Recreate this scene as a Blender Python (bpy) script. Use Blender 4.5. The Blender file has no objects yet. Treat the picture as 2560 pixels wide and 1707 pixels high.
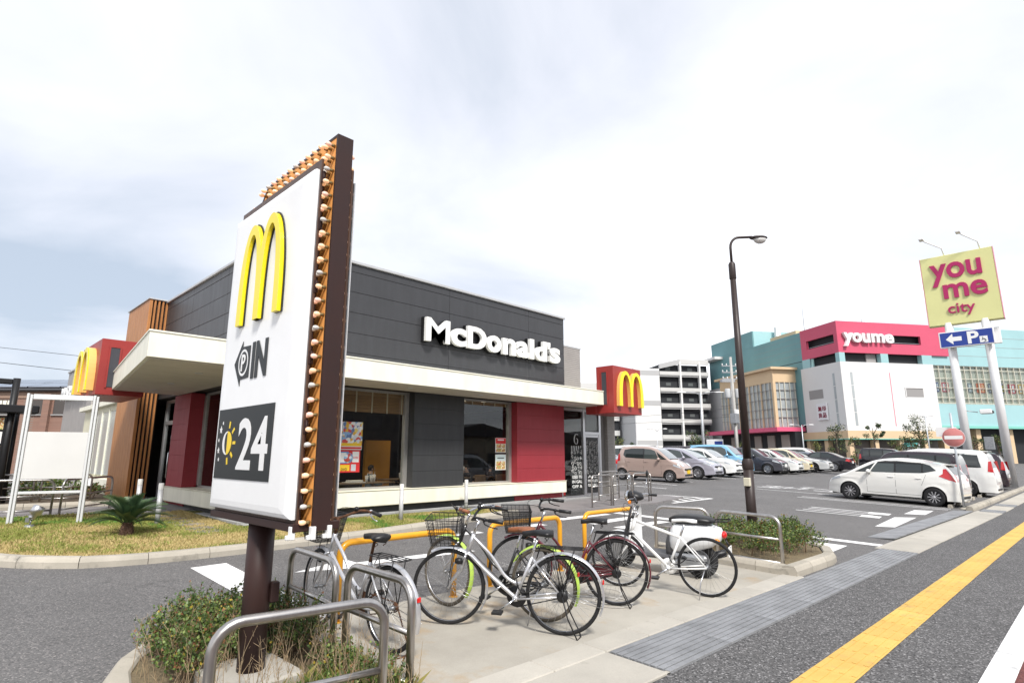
import bpy, bmesh, math, random
from mathutils import Vector, Matrix, Euler
R = math.radians
rnd = random.Random(7)
sc = bpy.context.scene
# ------------------------------------------------------------------ camera
CAM_PITCH = math.atan(283.5 / 1415.0)
CAM_HEAD = R(44.15)
cam_d = bpy.data.cameras.new('camera')
cam_d.sensor_width = 36.0
cam_d.lens = 36.0 * 1415.0 / 2560.0
cam_d.clip_start = 0.05
cam_d.clip_end = 3000
cam = bpy.data.objects.new('camera', cam_d)
sc.collection.objects.link(cam)
cam.location = (0, 0, 1.5)
cam.rotation_euler = (R(90) + CAM_PITCH, 0, CAM_HEAD - R(90))
sc.camera = cam
# ------------------------------------------------------------------ sky, sun, exposure
SUN_AZ, SUN_EL = R(-118), R(48)
w = bpy.data.worlds.new('World')
sc.world = w
w.use_nodes = True
nt = w.node_tree
nt.nodes.clear()
def wn(t, **k):
    n = nt.nodes.new(t)
    for a, b in k.items(): setattr(n, a, b)
    return n
wout = wn('ShaderNodeOutputWorld'); wbg = wn('ShaderNodeBackground')
wbg.inputs['Strength'].default_value = 0.12
sky = wn('ShaderNodeTexSky', sky_type='NISHITA', sun_disc=False)
sky.sun_elevation = SUN_EL
sky.sun_rotation = R(90) - SUN_AZ
sky.air_density = 1.0; sky.dust_density = 2.0
tc = wn('ShaderNodeTexCoord'); sep = wn('ShaderNodeSeparateXYZ')
nt.links.new(tc.outputs['Generated'], sep.inputs[0])
mz = wn('ShaderNodeMath', operation='MAXIMUM'); mz.inputs[1].default_value = 0.0
nt.links.new(sep.outputs['Z'], mz.inputs[0])
az = wn('ShaderNodeMath', operation='ADD'); az.inputs[1].default_value = 0.22
nt.links.new(mz.outputs[0], az.inputs[0])
dx = wn('ShaderNodeMath', operation='DIVIDE'); dy = wn('ShaderNodeMath', operation='DIVIDE')
nt.links.new(sep.outputs['X'], dx.inputs[0]); nt.links.new(az.outputs[0], dx.inputs[1])
nt.links.new(sep.outputs['Y'], dy.inputs[0]); nt.links.new(az.outputs[0], dy.inputs[1])
cb = wn('ShaderNodeCombineXYZ')
nt.links.new(dx.outputs[0], cb.inputs[0]); nt.links.new(dy.outputs[0], cb.inputs[1])
SKY_OFF = (4.53, 19.25, 0.0)
mp = wn('ShaderNodeMapping'); mp.inputs['Location'].default_value = SKY_OFF
nt.links.new(cb.outputs[0], mp.inputs[0])
def wnoise(scale, det, rough, dist):
    q = wn('ShaderNodeTexNoise'); q.inputs['Scale'].default_value = scale; q.inputs['Detail'].default_value = det; q.inputs['Roughness'].default_value = rough; q.inputs['Distortion'].default_value = dist
    nt.links.new(mp.outputs[0], q.inputs['Vector']); return q.outputs['Fac']
def wmath(op, a_, b_):
    q = wn('ShaderNodeMath', operation=op)
    for i_, v_ in enumerate((a_, b_)):
        if isinstance(v_, (int, float)): q.inputs[i_].default_value = v_
        else: nt.links.new(v_, q.inputs[i_])
    return q.outputs[0]
# broad banks of cloud plus softer puffs
fac = wmath('ADD', wmath('MULTIPLY', wnoise(0.34, 2, .5, .2), .62), wmath('MULTIPLY', wnoise(1.25, 8, .52, .5), .38))
r1 = wn('ShaderNodeValToRGB')
cr = r1.color_ramp
cr.elements[0].position = 0.34; cr.elements[0].color = (2.6, 2.95, 3.45, 1)
cr.elements[1].position = 0.60; cr.elements[1].color = (9.0, 9.0, 9.0, 1)
e = cr.elements.new(0.43); e.color = (4.05, 4.18, 4.55, 1)
e = cr.elements.new(0.50); e.color = (4.95, 5.03, 5.3, 1)
e = cr.elements.new(0.55); e.color = (6.4, 6.4, 6.5, 1)
nt.links.new(fac, r1.inputs[0])
mx = wn('ShaderNodeMix', data_type='RGBA'); mx.inputs['Factor'].default_value = 0.88
nt.links.new(sky.outputs[0], mx.inputs[6]); nt.links.new(r1.outputs[0], mx.inputs[7])
nt.links.new(mx.outputs[2], wbg.inputs['Color'])
nt.links.new(wbg.outputs[0], wout.inputs[0])
sun_d = bpy.data.lights.new('sun', 'SUN')
sun_d.energy = 2.4; sun_d.angle = R(10); sun_d.color = (1.0, 0.965, 0.91)
sun = bpy.data.objects.new('sun', sun_d); sc.collection.objects.link(sun)
sun.rotation_euler = Euler((0, R(90) - SUN_EL, SUN_AZ), 'XYZ')
sun.location = (0, 0, 40)
vs = sc.view_settings
vs.view_transform = 'Standard'; vs.look = 'None'; vs.exposure = 0.95; vs.gamma = 1.0; vs.use_curve_mapping = False
# ------------------------------------------------------------------ helpers
def sm(t):
    t = min(max(t, 0), 1); return t * t * (3 - 2 * t)
def gz(x, y):                      # the ground: a gentle crossfall, steeper in the car park
    s = .025 + .015 * sm((x - 10) / 12)
    return s * (min(max(y, -4), 15) - 3.3) - .0074 * (min(max(x, -6), 24) - 4)
def link(o, parent=None):
    sc.collection.objects.link(o)
    if parent is not None: o.parent = parent
    return o
def tag(o, label=None, cat=None, group=None, kind=None):
    if label: o['label'] = label
    if cat: o['category'] = cat
    if group: o['group'] = group
    if kind: o['kind'] = kind
    return o
def thing(name, loc, rz=0, label=None, cat=None, group=None, kind=None):
    o = bpy.data.objects.new(name, None)
    o.empty_display_size = 0.1
    o.location = loc; o.rotation_euler = (0, 0, rz)
    link(o); return tag(o, label, cat, group, kind)
class MB:
    """collects geometry; build() links it as one mesh object"""
    def __init__(s): s.v = []; s.f = []; s.sm = []
    def add(s, vs, fs, smooth=False):
        b = len(s.v); s.v += [tuple(p) for p in vs]
        s.f += [tuple(i + b for i in f) for f in fs]; s.sm += [smooth] * len(fs); return s
    def box(s, x0, x1, y0, y1, z0, z1):
        return s.add([(x0,y0,z0),(x1,y0,z0),(x1,y1,z0),(x0,y1,z0),(x0,y0,z1),(x1,y0,z1),(x1,y1,z1),(x0,y1,z1)],
                     [(3,2,1,0),(4,5,6,7),(0,1,5,4),(1,2,6,5),(2,3,7,6),(3,0,4,7)])
    def bev(s, x0, x1, y0, y1, z0, z1, b=.01):
        """box with chamfered edges"""
        bm = bmesh.new(); bmesh.ops.create_cube(bm, size=1)
        for v in bm.verts: v.co = Vector(((x0+x1)/2+v.co.x*(x1-x0), (y0+y1)/2+v.co.y*(y1-y0), (z0+z1)/2+v.co.z*(z1-z0)))
        b = min(b, .45*min(x1-x0, y1-y0, z1-z0))
        bmesh.ops.bevel(bm, geom=bm.edges[:], offset=b, segments=1, affect='EDGES', profile=.5)
        s.bm(bm); bm.free(); return s
    def bm(s, bm, smooth=False, M=None):
        bm.verts.index_update()
        return s.add([(M @ v.co if M else v.co)[:] for v in bm.verts], [[v.index for v in f.verts] for f in bm.faces], smooth)
    def prism(s, poly, d0, d1, axis='z', smooth=False):
        """poly (a,b) extruded along axis: z->(a,b,d)  y->(a,d,b)  x->(d,a,b)"""
        def P(a, b, d): return (a,b,d) if axis == 'z' else ((a,d,b) if axis == 'y' else (d,a,b))
        n = len(poly)
        vs = [P(a,b,d0) for a,b in poly] + [P(a,b,d1) for a,b in poly]
        fs = [tuple(range(n-1,-1,-1)), tuple(range(n,2*n))] + [(i,(i+1)%n,n+(i+1)%n,n+i) for i in range(n)]
        return s.add(vs, fs, smooth)
    def tube(s, pts, r, seg=8, caps=True, closed=False, flat=None):
        pts = [Vector(p) for p in pts]
        n = len(pts); rs = r if isinstance(r, (list,tuple)) else [r]*n
        if n < 2: return s
        vs = []; up = None
        for i, p in enumerate(pts):
            if closed: t = pts[(i+1)%n] - pts[i-1]
            else: t = pts[min(i+1,n-1)] - pts[max(i-1,0)]
            if t.length < 1e-9: t = Vector((0,0,1))
            t.normalize()
            if up is None:
                a = Vector((0,0,1)) if abs(t.z) < .9 else Vector((1,0,0))
                up = (a - t*a.dot(t)).normalized()
            else:
                up = (up - t*up.dot(t))
                up = up.normalized() if up.length > 1e-6 else Vector((0,1,0))
            sd = t.cross(up)
            for k in range(seg):
                a = 2*math.pi*k/seg
                vs.append(p + rs[i]*(up*math.cos(a)*(flat or 1) + sd*math.sin(a)))
        fs = []
        for i in range(n if closed else n-1):
            j = (i+1) % n
            for k in range(seg):
                l = (k+1) % seg
                fs.append((i*seg+k, i*seg+l, j*seg+l, j*seg+k))
        if caps and not closed:
            fs.append(tuple(range(seg-1,-1,-1))); fs.append(tuple(range((n-1)*seg, n*seg)))
        return s.add(vs, fs, True)
    def cyl(s, p0, p1, r0, r1=None, seg=12): return s.tube([p0, p1], [r0, r0 if r1 is None else r1], seg)
    def lathe(s, prof, c=(0,0,0), axis='z', seg=24, smooth=True):
        """prof list of (r,h) turned about axis through c"""
        vs = []; n = len(prof)
        for r, h in prof:
            for k in range(seg):
                a = 2*math.pi*k/seg; x, y = r*math.cos(a), r*math.sin(a)
                q = (x,y,h) if axis == 'z' else ((x,h,y) if axis == 'y' else (h,x,y))
                vs.append((c[0]+q[0], c[1]+q[1], c[2]+q[2]))
        fs = [(i*seg+k, i*seg+(k+1)%seg, (i+1)*seg+(k+1)%seg, (i+1)*seg+k) for i in range(n-1) for k in range(seg)]
        return s.add(vs, fs, smooth)
    def ell(s, c, rx, ry, rz, u=12, v=8, M=None):
        vs = []; fs = []
        for i in range(v+1):
            t = math.pi*i/v
            for k in range(u):
                a = 2*math.pi*k/u
                p = Vector((rx*math.sin(t)*math.cos(a), ry*math.sin(t)*math.sin(a), rz*math.cos(t)))
                if M: p = M @ p
                vs.append((c[0]+p.x, c[1]+p.y, c[2]+p.z))
        for i in range(v):
            for k in range(u):
                fs.append((i*u+k, (i+1)*u+k, (i+1)*u+(k+1)%u, i*u+(k+1)%u))
        return s.add(vs, fs, True)
    def quad(s, a, b, c, d): return s.add([a,b,c,d], [(0,1,2,3)])
    def build(s, name, mat, parent=None, off=None, label=None, **kw):
        me = bpy.data.meshes.new(name)
        vs = s.v if off is None else [(x-off[0], y-off[1], z-off[2]) for x,y,z in s.v]
        me.from_pydata(vs, [], s.f)
        me.polygons.foreach_set('use_smooth', s.sm)
        me.materials.append(mat); me.update()
        o = bpy.data.objects.new(name, me); link(o, parent)
        if label: o['label'] = label
        for k, v in kw.items(): o[k] = v
        return o
def inst(src, name, parent=None, loc=(0,0,0), rot=(0,0,0), scale=(1,1,1)):
    o = bpy.data.objects.new(name, src.data); link(o, parent)
    o.location = loc; o.rotation_euler = rot; o.scale = scale; return o
def copy_tree(o, parent=None):
    c = o.copy(); link(c, parent)
    for ch in list(o.children): copy_tree(ch, c)
    return c
def arc(cx, cy, r, a0, a1, n):
    return [(cx+r*math.cos(R(a0+(a1-a0)*i/n)), cy+r*math.sin(R(a0+(a1-a0)*i/n))) for i in range(n+1)]
def text_mb(body, size=1.0, extrude=.02, bold=0.0, align='LEFT', space=1.0):
    """lettering in the XZ plane facing -Y: returns (MB, width)"""
    cu = bpy.data.curves.new('lettering', 'FONT')
    cu.body = body; cu.size = size; cu.extrude = extrude; cu.offset = bold; cu.resolution_u = 4
    cu.space_character = space; cu.align_x = align
    o = bpy.data.objects.new('lettering', cu); link(o)
    dg = bpy.context.evaluated_depsgraph_get(); dg.update()
    me = o.evaluated_get(dg).to_mesh()
    m = MB()
    m.add([(v.co.x, -v.co.z, v.co.y) for v in me.vertices], [tuple(p.vertices) for p in me.polygons])
    o.evaluated_get(dg).to_mesh_clear()
    bpy.data.objects.remove(o); bpy.data.curves.remove(cu)
    xs = [p[0] for p in m.v] or [0]; zs = [p[2] for p in m.v] or [0]
    m.bb = (min(xs), max(xs), min(zs), max(zs)); return m
def fit_text(body, x0, x1, z0, z1, extrude=.02, bold=0.0, space=1.0):
    m = text_mb(body, 1.0, extrude, bold, space=space); a, b, c, d = m.bb
    kx, kz = (x1-x0)/(b-a), (z1-z0)/(d-c)
    m.v = [(x0+(x-a)*kx, y, z0+(z-c)*kz) for x, y, z in m.v]; return m
def xf(m, fn):
    o = MB(); o.v = [tuple(fn(*p)) for p in m.v]; o.f = m.f; o.sm = m.sm; return o
# ------------------------------------------------------------------ materials
MATS = {}
def M(name, col, rough=.55, metal=0.0, noise=None, bump=None, spec=.5, coat=0, trans=0, emis=None, ior=1.45, alpha=1, sub=None, stretch=None):
    if name in MATS: return MATS[name]
    m = bpy.data.materials.new(name); m.use_nodes = True
    n = m.node_tree.nodes; L = m.node_tree.links; p = n['Principled BSDF']
    c = (*col, 1) if len(col) == 3 else col
    p.inputs['Base Color'].default_value = c; p.inputs['Roughness'].default_value = rough
    p.inputs['Metallic'].default_value = metal; p.inputs['Specular IOR Level'].default_value = spec
    p.inputs['Coat Weight'].default_value = coat; p.inputs['Transmission Weight'].default_value = trans; p.inputs['IOR'].default_value = ior
    p.inputs['Alpha'].default_value = alpha
    if emis: p.inputs['Emission Color'].default_value = (*emis[0], 1); p.inputs['Emission Strength'].default_value = emis[1]
    if noise or bump:
        t = n.new('ShaderNodeTexCoord'); src = t.outputs['Object']
        if stretch:
            mm = n.new('ShaderNodeMapping'); mm.inputs['Scale'].default_value = stretch; L.new(src, mm.inputs[0]); src = mm.outputs[0]
    if noise:
        sc_, amt = noise[0], noise[1]
        nn = n.new('ShaderNodeTexNoise'); nn.inputs['Scale'].default_value = sc_; nn.inputs['Detail'].default_value = 6; nn.inputs['Roughness'].default_value = .62
        L.new(src, nn.inputs['Vector'])
        rr = n.new('ShaderNodeMapRange'); rr.inputs[1].default_value = .3; rr.inputs[2].default_value = .7
        L.new(nn.outputs['Fac'], rr.inputs[0])
        mi = n.new('ShaderNodeMix'); mi.data_type = 'RGBA'
        c2 = noise[2] if len(noise) > 2 else tuple(q*(1-amt) for q in col[:3])
        mi.inputs[6].default_value = (*[min(q*(1+amt*.6),1) for q in col[:3]], 1); mi.inputs[7].default_value = (*c2, 1)
        L.new(rr.outputs[0], mi.inputs['Factor']); L.new(mi.outputs[2], p.inputs['Base Color'])
        r2 = n.new('ShaderNodeMapRange'); r2.inputs[3].default_value = max(rough-.08,0); r2.inputs[4].default_value = min(rough+.1,1)
        L.new(nn.outputs['Fac'], r2.inputs[0]); L.new(r2.outputs[0], p.inputs['Roughness'])
    if bump:
        b = n.new('ShaderNodeTexNoise'); b.inputs['Scale'].default_value = bump[0]; b.inputs['Detail'].default_value = 4; L.new(src, b.inputs['Vector'])
        bn = n.new('ShaderNodeBump'); bn.inputs['Strength'].default_value = bump[1]; bn.inputs['Distance'].default_value = bump[2] if len(bump) > 2 else .01
        L.new(b.outputs['Fac'], bn.inputs['Height']); L.new(bn.outputs[0], p.inputs['Normal'])
    MATS[name] = m; return m
def asphalt(name, base, light, dark, scale, wear=.25):
    m = bpy.data.materials.new(name); m.use_nodes = True; MATS[name] = m
    n = m.node_tree.nodes; L = m.node_tree.links; p = n['Principled BSDF']
    g = n.new('ShaderNodeNewGeometry')
    v = n.new('ShaderNodeTexVoronoi'); v.inputs['Scale'].default_value = scale; L.new(g.outputs['Position'], v.inputs['Vector'])
    sp = n.new('ShaderNodeSeparateColor'); L.new(v.outputs['Color'], sp.inputs[0])
    r = n.new('ShaderNodeValToRGB'); q = r.color_ramp
    q.elements[0].position = .0; q.elements[0].color = (*dark, 1); q.elements[1].position = 1; q.elements[1].color = (*light, 1)
    e = q.elements.new(.35); e.color = (*base, 1); e = q.elements.new(.82); e.color = (*[b*1.12 for b in base], 1)
    L.new(sp.outputs[0], r.inputs[0])
    nn = n.new('ShaderNodeTexNoise'); nn.inputs['Scale'].default_value = .55; nn.inputs['Detail'].default_value = 8; nn.inputs['Roughness'].default_value = .65; L.new(g.outputs['Position'], nn.inputs['Vector'])
    mr = n.new('ShaderNodeMapRange'); mr.inputs[1].default_value = .3; mr.inputs[2].default_value = .7; mr.inputs[3].default_value = 1-wear; mr.inputs[4].default_value = 1+wear; L.new(nn.outputs['Fac'], mr.inputs[0])
    n3 = n.new('ShaderNodeTexNoise'); n3.inputs['Scale'].default_value = 1.7; n3.inputs['Detail'].default_value = 5; n3.inputs['Roughness'].default_value = .7; n3.inputs['Distortion'].default_value = 1.2; L.new(g.outputs['Position'], n3.inputs['Vector'])
    m3 = n.new('ShaderNodeMapRange'); m3.inputs[1].default_value = .60; m3.inputs[2].default_value = .74; m3.inputs[3].default_value = 1; m3.inputs[4].default_value = .72; L.new(n3.outputs['Fac'], m3.inputs[0])
    v3 = n.new('ShaderNodeTexVoronoi'); v3.feature = 'DISTANCE_TO_EDGE'; v3.inputs['Scale'].default_value = .42; L.new(n3.outputs['Color'], v3.inputs['Vector'])
    dsp = n.new('ShaderNodeVectorMath'); dsp.operation = 'MULTIPLY_ADD'; dsp.inputs[1].default_value = (.6,.6,.6); L.new(n3.outputs['Color'], dsp.inputs[0]); L.new(g.outputs['Position'], dsp.inputs[2]); L.new(dsp.outputs[0], v3.inputs['Vector'])
    c3 = n.new('ShaderNodeMapRange'); c3.inputs[1].default_value = .0; c3.inputs[2].default_value = .006; c3.inputs[3].default_value = .62; c3.inputs[4].default_value = 1; L.new(v3.outputs['Distance'], c3.inputs[0])
    cm_ = n.new('ShaderNodeMapRange'); cm_.inputs[1].default_value = .44; cm_.inputs[2].default_value = .56; L.new(nn.outputs['Fac'], cm_.inputs[0])
    mc = n.new('ShaderNodeMix'); L.new(cm_.outputs[0], mc.inputs['Factor']); mc.inputs[2].default_value = 1.0; L.new(c3.outputs[0], mc.inputs[3])
    q1 = n.new('ShaderNodeMath'); q1.operation = 'MULTIPLY'; L.new(mr.outputs[0], q1.inputs[0]); L.new(m3.outputs[0], q1.inputs[1])
    q2 = n.new('ShaderNodeMath'); q2.operation = 'MULTIPLY'; L.new(q1.outputs[0], q2.inputs[0]); L.new(mc.outputs[0], q2.inputs[1])
    mi = n.new('ShaderNodeVectorMath'); mi.operation = 'SCALE'; L.new(r.outputs[0], mi.inputs[0]); L.new(q2.outputs[0], mi.inputs['Scale'])
    L.new(mi.outputs[0], p.inputs['Base Color']); p.inputs['Roughness'].default_value = .85
    bn = n.new('ShaderNodeBump'); bn.inputs['Strength'].default_value = .5; bn.inputs['Distance'].default_value = .006
    L.new(v.outputs['Distance'], bn.inputs['Height']); L.new(bn.outputs[0], p.inputs['Normal'])
    return m
def stained(name, c1, c2, c3, s1, s2, rough=.85, bump=.25, thr=(.55,.75)):
    """two-tone surface with sparse stains of a third colour"""
    m = bpy.data.materials.new(name); m.use_nodes = True; MATS[name] = m
    n = m.node_tree.nodes; L = m.node_tree.links; p = n['Principled BSDF']; p.inputs['Roughness'].default_value = rough
    g = n.new('ShaderNodeNewGeometry')
    def nz(s, d=7):
        a = n.new('ShaderNodeTexNoise'); a.inputs['Scale'].default_value = s; a.inputs['Detail'].default_value = d; a.inputs['Roughness'].default_value = .65
        L.new(g.outputs['Position'], a.inputs['Vector']); return a
    def mr(o, a, b):
        q = n.new('ShaderNodeMapRange'); q.inputs[1].default_value = a; q.inputs[2].default_value = b; L.new(o, q.inputs[0]); return q.outputs[0]
    def mix(f, a, b):
        q = n.new('ShaderNodeMix'); q.data_type = 'RGBA'; L.new(f, q.inputs['Factor'])
        for i, c in ((6,a),(7,b)):
            if isinstance(c, tuple): q.inputs[i].default_value = (*c, 1)
            else: L.new(c, q.inputs[i])
        return q.outputs[2]
    base = mix(mr(nz(s1).outputs['Fac'], .32, .68), c1, c2)
    st = mix(mr(nz(s2, 9).outputs['Fac'], *thr), base, c3)
    fine = nz(90, 3)
    hs = n.new('ShaderNodeVectorMath'); hs.operation = 'SCALE'; L.new(st, hs.inputs[0])
    q = n.new('ShaderNodeMapRange'); q.inputs[3].default_value = .86; q.inputs[4].default_value = 1.14; L.new(fine.outputs['Fac'], q.inputs[0])
    oi = n.new('ShaderNodeObjectInfo'); q4 = n.new('ShaderNodeMapRange'); q4.inputs[3].default_value = .90; q4.inputs[4].default_value = 1.06; L.new(oi.outputs['Random'], q4.inputs[0])
    q5 = n.new('ShaderNodeMath'); q5.operation = 'MULTIPLY'; L.new(q.outputs[0], q5.inputs[0]); L.new(q4.outputs[0], q5.inputs[1]); L.new(q5.outputs[0], hs.inputs['Scale'])
    L.new(hs.outputs[0], p.inputs['Base Color'])
    bn = n.new('ShaderNodeBump'); bn.inputs['Strength'].default_value = bump; bn.inputs['Distance'].default_value = .004; L.new(fine.outputs['Fac'], bn.inputs['Height']); L.new(bn.outputs[0], p.inputs['Normal'])
    return m
ASPH = asphalt('lot_asphalt', (.118,.114,.112), (.28,.26,.25), (.06,.058,.058), 105, .14)
ASPH2 = asphalt('sidewalk_asphalt', (.088,.085,.084), (.3,.29,.29), (.02,.02,.021), 85, .14)
ROADRED = asphalt('red_road_surface', (.13,.035,.03), (.2,.08,.07), (.06,.02,.02), 85, .12)
PAD = stained('bicycle_pad_concrete', (.43,.40,.345), (.33,.305,.26), (.36,.24,.115), 1.1, 1.3, thr=(.55,.75))
KERB = stained('kerb_concrete', (.44,.40,.335), (.36,.33,.275), (.13,.125,.11), 3.0, 2.2, thr=(.56,.72))
SLAB = stained('drain_slab_concrete', (.45,.42,.365), (.38,.355,.31), (.25,.23,.19), 2.0, 3.0, thr=(.6,.8))
PAVER = stained('pavement_grey', (.22,.205,.205), (.18,.17,.17), (.12,.115,.11), 2.0, 3.0)
PAINT = stained('white_road_paint', (.80,.79,.78), (.72,.71,.70), (.30,.30,.30), 2.0, 6.0, rough=.7, thr=(.57,.70))
YTILE = stained('yellow_tactile', (.66,.42,.11), (.57,.35,.085), (.40,.27,.11), 3.0, 5.0, rough=.85, thr=(.56,.74))
STEEL = M('stainless_steel', (.50,.475,.45), .32, 1.0, (14,.25), stretch=(1,1,.25))
GALV = M('galvanised_steel', (.36,.37,.385), .5, .85, (9,.25), bump=(40,.1))
GRATE = M('grating_steel', (.27,.275,.285), .6, .3, (3,.3), bump=(60,.2))
YRAIL = M('yellow_rail_paint', (.76,.35,.018), .32, 0, (3,.12), coat=.25)
BROWN = M('brown_sign_steel', (.027,.0155,.0145), .5, 0, (3,.35,(.04,.018,.015)), spec=.35)
ORANGE = M('orange_board', (.84,.38,.10), .6, 0, (5,.2))
WPLAS = M('white_sign_plastic', (.86,.86,.855), .35, 0, (1.5,.05), coat=.1)
YPLAS = M('yellow_plastic', (.90,.72,.004), .35, 0, coat=.2)
DGREY = M('dark_print', (.017,.020,.021), .45, spec=.35)
BLACK = M('black_plastic', (.012,.012,.013), .42)
BLACKM = M('black_metal', (.018,.018,.02), .4, .3)
RUBBER = M('rubber', (.014,.014,.015), .8, 0, (20,.3))
CHROME = M('chrome', (.62,.62,.63), .16, 1.0)
ALU = M('aluminium', (.60,.60,.62), .35, 1.0)
RUST = M('rusty_steel', (.13,.055,.025), .85, .2, (25,.5,(.05,.03,.02)))
GLASS = M('window_glass', (.75,.80,.80), .03, 0, alpha=.34, spec=.9, ior=1.52)
WHITE = M('white_paint', (.80,.80,.79), .4, 0, (3,.05))
REDL = M('red_lamp_plastic', (.62,.012,.01), .18, 0, coat=.5)
AMBER = M('amber_plastic', (.85,.26,.02), .2, 0, coat=.5)
CREAM = M('cream_panel', (.84,.815,.68), .45, 0, (1.6,.12), stretch=(2,2,.4))
DCLAD = M('charcoal_cladding', (.046,.047,.051), .42, 0, (2.2,.14), bump=(60,.12,.004), stretch=(3,3,.5))
DCLAD2 = M('charcoal_panel', (.036,.037,.039), .55, 0, (2.5,.14), bump=(70,.15,.004), stretch=(3,3,.5))
REDCLAD = M('red_cladding', (.28,.026,.036), .5, 0, (2.5,.08), bump=(70,.1,.004), stretch=(3,3,.5))
REDBOX = M('red_box_panel', (.30,.034,.03), .45, 0, (1.5,.1))
WOOD = M('wood_cladding', (.46,.205,.07), .5, 0, (7,.28,(.33,.135,.042)), stretch=(5,5,.35))
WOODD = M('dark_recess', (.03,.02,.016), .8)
GREYP = stained('grey_plinth', (.33,.33,.325), (.27,.27,.265), (.2,.2,.19), 2.5, 3.0)
SIDING = M('grey_siding', (.33,.31,.295), .6, 0, (2,.08))
# ================================================================== the ground and what is laid on it
def glass_mat(name, tint, refl=1.0, rough=.01):
    m = bpy.data.materials.new(name); m.use_nodes = True; MATS[name] = m
    n = m.node_tree.nodes; L = m.node_tree.links; n.clear()
    o = n.new('ShaderNodeOutputMaterial'); mx = n.new('ShaderNodeMixShader'); t = n.new('ShaderNodeBsdfTransparent'); g = n.new('ShaderNodeBsdfGlossy')
    # Schlick reflection from the true angle, the same from both sides of the pane
    ge = n.new('ShaderNodeNewGeometry'); dt = n.new('ShaderNodeVectorMath'); dt.operation = 'DOT_PRODUCT'; L.new(ge.outputs['Normal'], dt.inputs[0]); L.new(ge.outputs['Incoming'], dt.inputs[1])
    def mth(op, a_, b_):
        q = n.new('ShaderNodeMath'); q.operation = op
        for i_, v_ in enumerate((a_, b_)):
            if v_ is None: continue
            if isinstance(v_, (int, float)): q.inputs[i_].default_value = v_
            else: L.new(v_, q.inputs[i_])
        return q
    ab = mth('ABSOLUTE', dt.outputs['Value'], None); f = mth('ADD', mth('MULTIPLY', mth('POWER', mth('SUBTRACT', 1.0, ab.outputs[0]).outputs[0], 5.0).outputs[0], .955).outputs[0], .045)
    k = mth('MULTIPLY', f.outputs[0], 1.3*refl); k.use_clamp = True
    t.inputs[0].default_value = (*tint, 1); g.inputs['Roughness'].default_value = rough; g.inputs[0].default_value = (.95,.97,1,1)
    L.new(k.outputs[0], mx.inputs[0]); L.new(t.outputs[0], mx.inputs[1]); L.new(g.outputs[0], mx.inputs[2]); L.new(mx.outputs[0], o.inputs[0])
    return m
GLASS = glass_mat('clear_window_glass', (.88,.90,.89), .72)
CARGLASS = glass_mat('car_glass', (.16,.20,.20), 1.3)
CARDARK = glass_mat('privacy_glass', (.03,.035,.035), 1.2)
def rc(x, c): return c - .03*(x-4)
def sheet(name, quads, dz, mat, parent=None, nx=1, step=1.0, **kw):
    """quads of (x,y) corners laid on the ground dz above it, subdivided"""
    m = MB()
    for q in quads:
        a, b, c, d = [Vector(p) for p in q]
        nu = max(1, int(max((b-a).length, (c-d).length)/step)); nv = max(1, int(max((d-a).length, (c-b).length)/step))
        vs = []
        for j in range(nv+1):
            for i in range(nu+1):
                u, v = i/nu, j/nv
                p = (a*(1-u)+b*u)*(1-v) + (d*(1-u)+c*u)*v
                vs.append((p.x, p.y, gz(p.x,p.y)+dz))
        m.add(vs, [(j*(nu+1)+i, j*(nu+1)+i+1, (j+1)*(nu+1)+i+1, (j+1)*(nu+1)+i) for j in range(nv) for i in range(nu)])
    o = m.build(name, mat, parent)
    for k, v in kw.items(): o[k] = v
    return o
def poly_sheet(name, poly, dz, mat, thick=0, parent=None, cut=.8):
    bm = bmesh.new(); vs = [bm.verts.new((x,y,0)) for x,y in poly]; f = bm.faces.new(vs)
    if f.normal.z < 0: f.normal_flip()
    bmesh.ops.triangulate(bm, faces=bm.faces[:])
    for k in range(5):
        es = [e for e in bm.edges if e.calc_length() > cut]
        if not es: break
        bmesh.ops.subdivide_edges(bm, edges=es, cuts=1); bmesh.ops.triangulate(bm, faces=bm.faces[:])
    for v in bm.verts: v.co.z = gz(v.co.x, v.co.y)+dz
    m = MB().bm(bm)
    if thick:
        n = len(poly)
        for i in range(n):
            (x0,y0),(x1,y1) = poly[i], poly[(i+1)%n]
            k = max(1, int(math.hypot(x1-x0,y1-y0)/.5))
            for q in range(k):
                a = (x0+(x1-x0)*q/k, y0+(y1-y0)*q/k); b = (x0+(x1-x0)*(q+1)/k, y0+(y1-y0)*(q+1)/k)
                za, zb = gz(*a)+dz, gz(*b)+dz
                m.quad((*a, za-thick), (*b, zb-thick), (*b, zb), (*a, za))
    bm.free()
    return m.build(name, mat, parent)
def struct(o): o['kind'] = 'structure'; return o
xs = [-900,-300,-120,-60,-30,-15,-6] + list(range(-4,10,2)) + [10+.75*i for i in range(17)] + [24,28,34,44,60,90,150,300,900]
ys = [-900,-300,-120,-60,-30,-15,-4] + [-2,0,2,4,6,8,10,12,15] + [20,30,50,90,150,300,900]
xs = sorted(set(xs))
gm = MB(); nx_ = len(xs)
gm.add([(x,y,gz(x,y)) for y in ys for x in xs], [(j*nx_+i, j*nx_+i+1, (j+1)*nx_+i+1, (j+1)*nx_+i) for j in range(len(ys)-1) for i in range(nx_-1)])
struct(gm.build('ground', ASPH))
def rq(x0, x1, c0, c1): return [(x0,rc(x0,c0)),(x1,rc(x1,c0)),(x1,rc(x1,c1)),(x0,rc(x0,c1))]
struct(sheet('sidewalk', [rq(-12,24,.55,2.26), rq(24,140,.55,2.26)], .004, ASPH2))
struct(sheet('cycle_lane', [rq(-12,24,-1.6,.62), rq(24,140,-1.6,.62)], .008, ROADRED))
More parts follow.
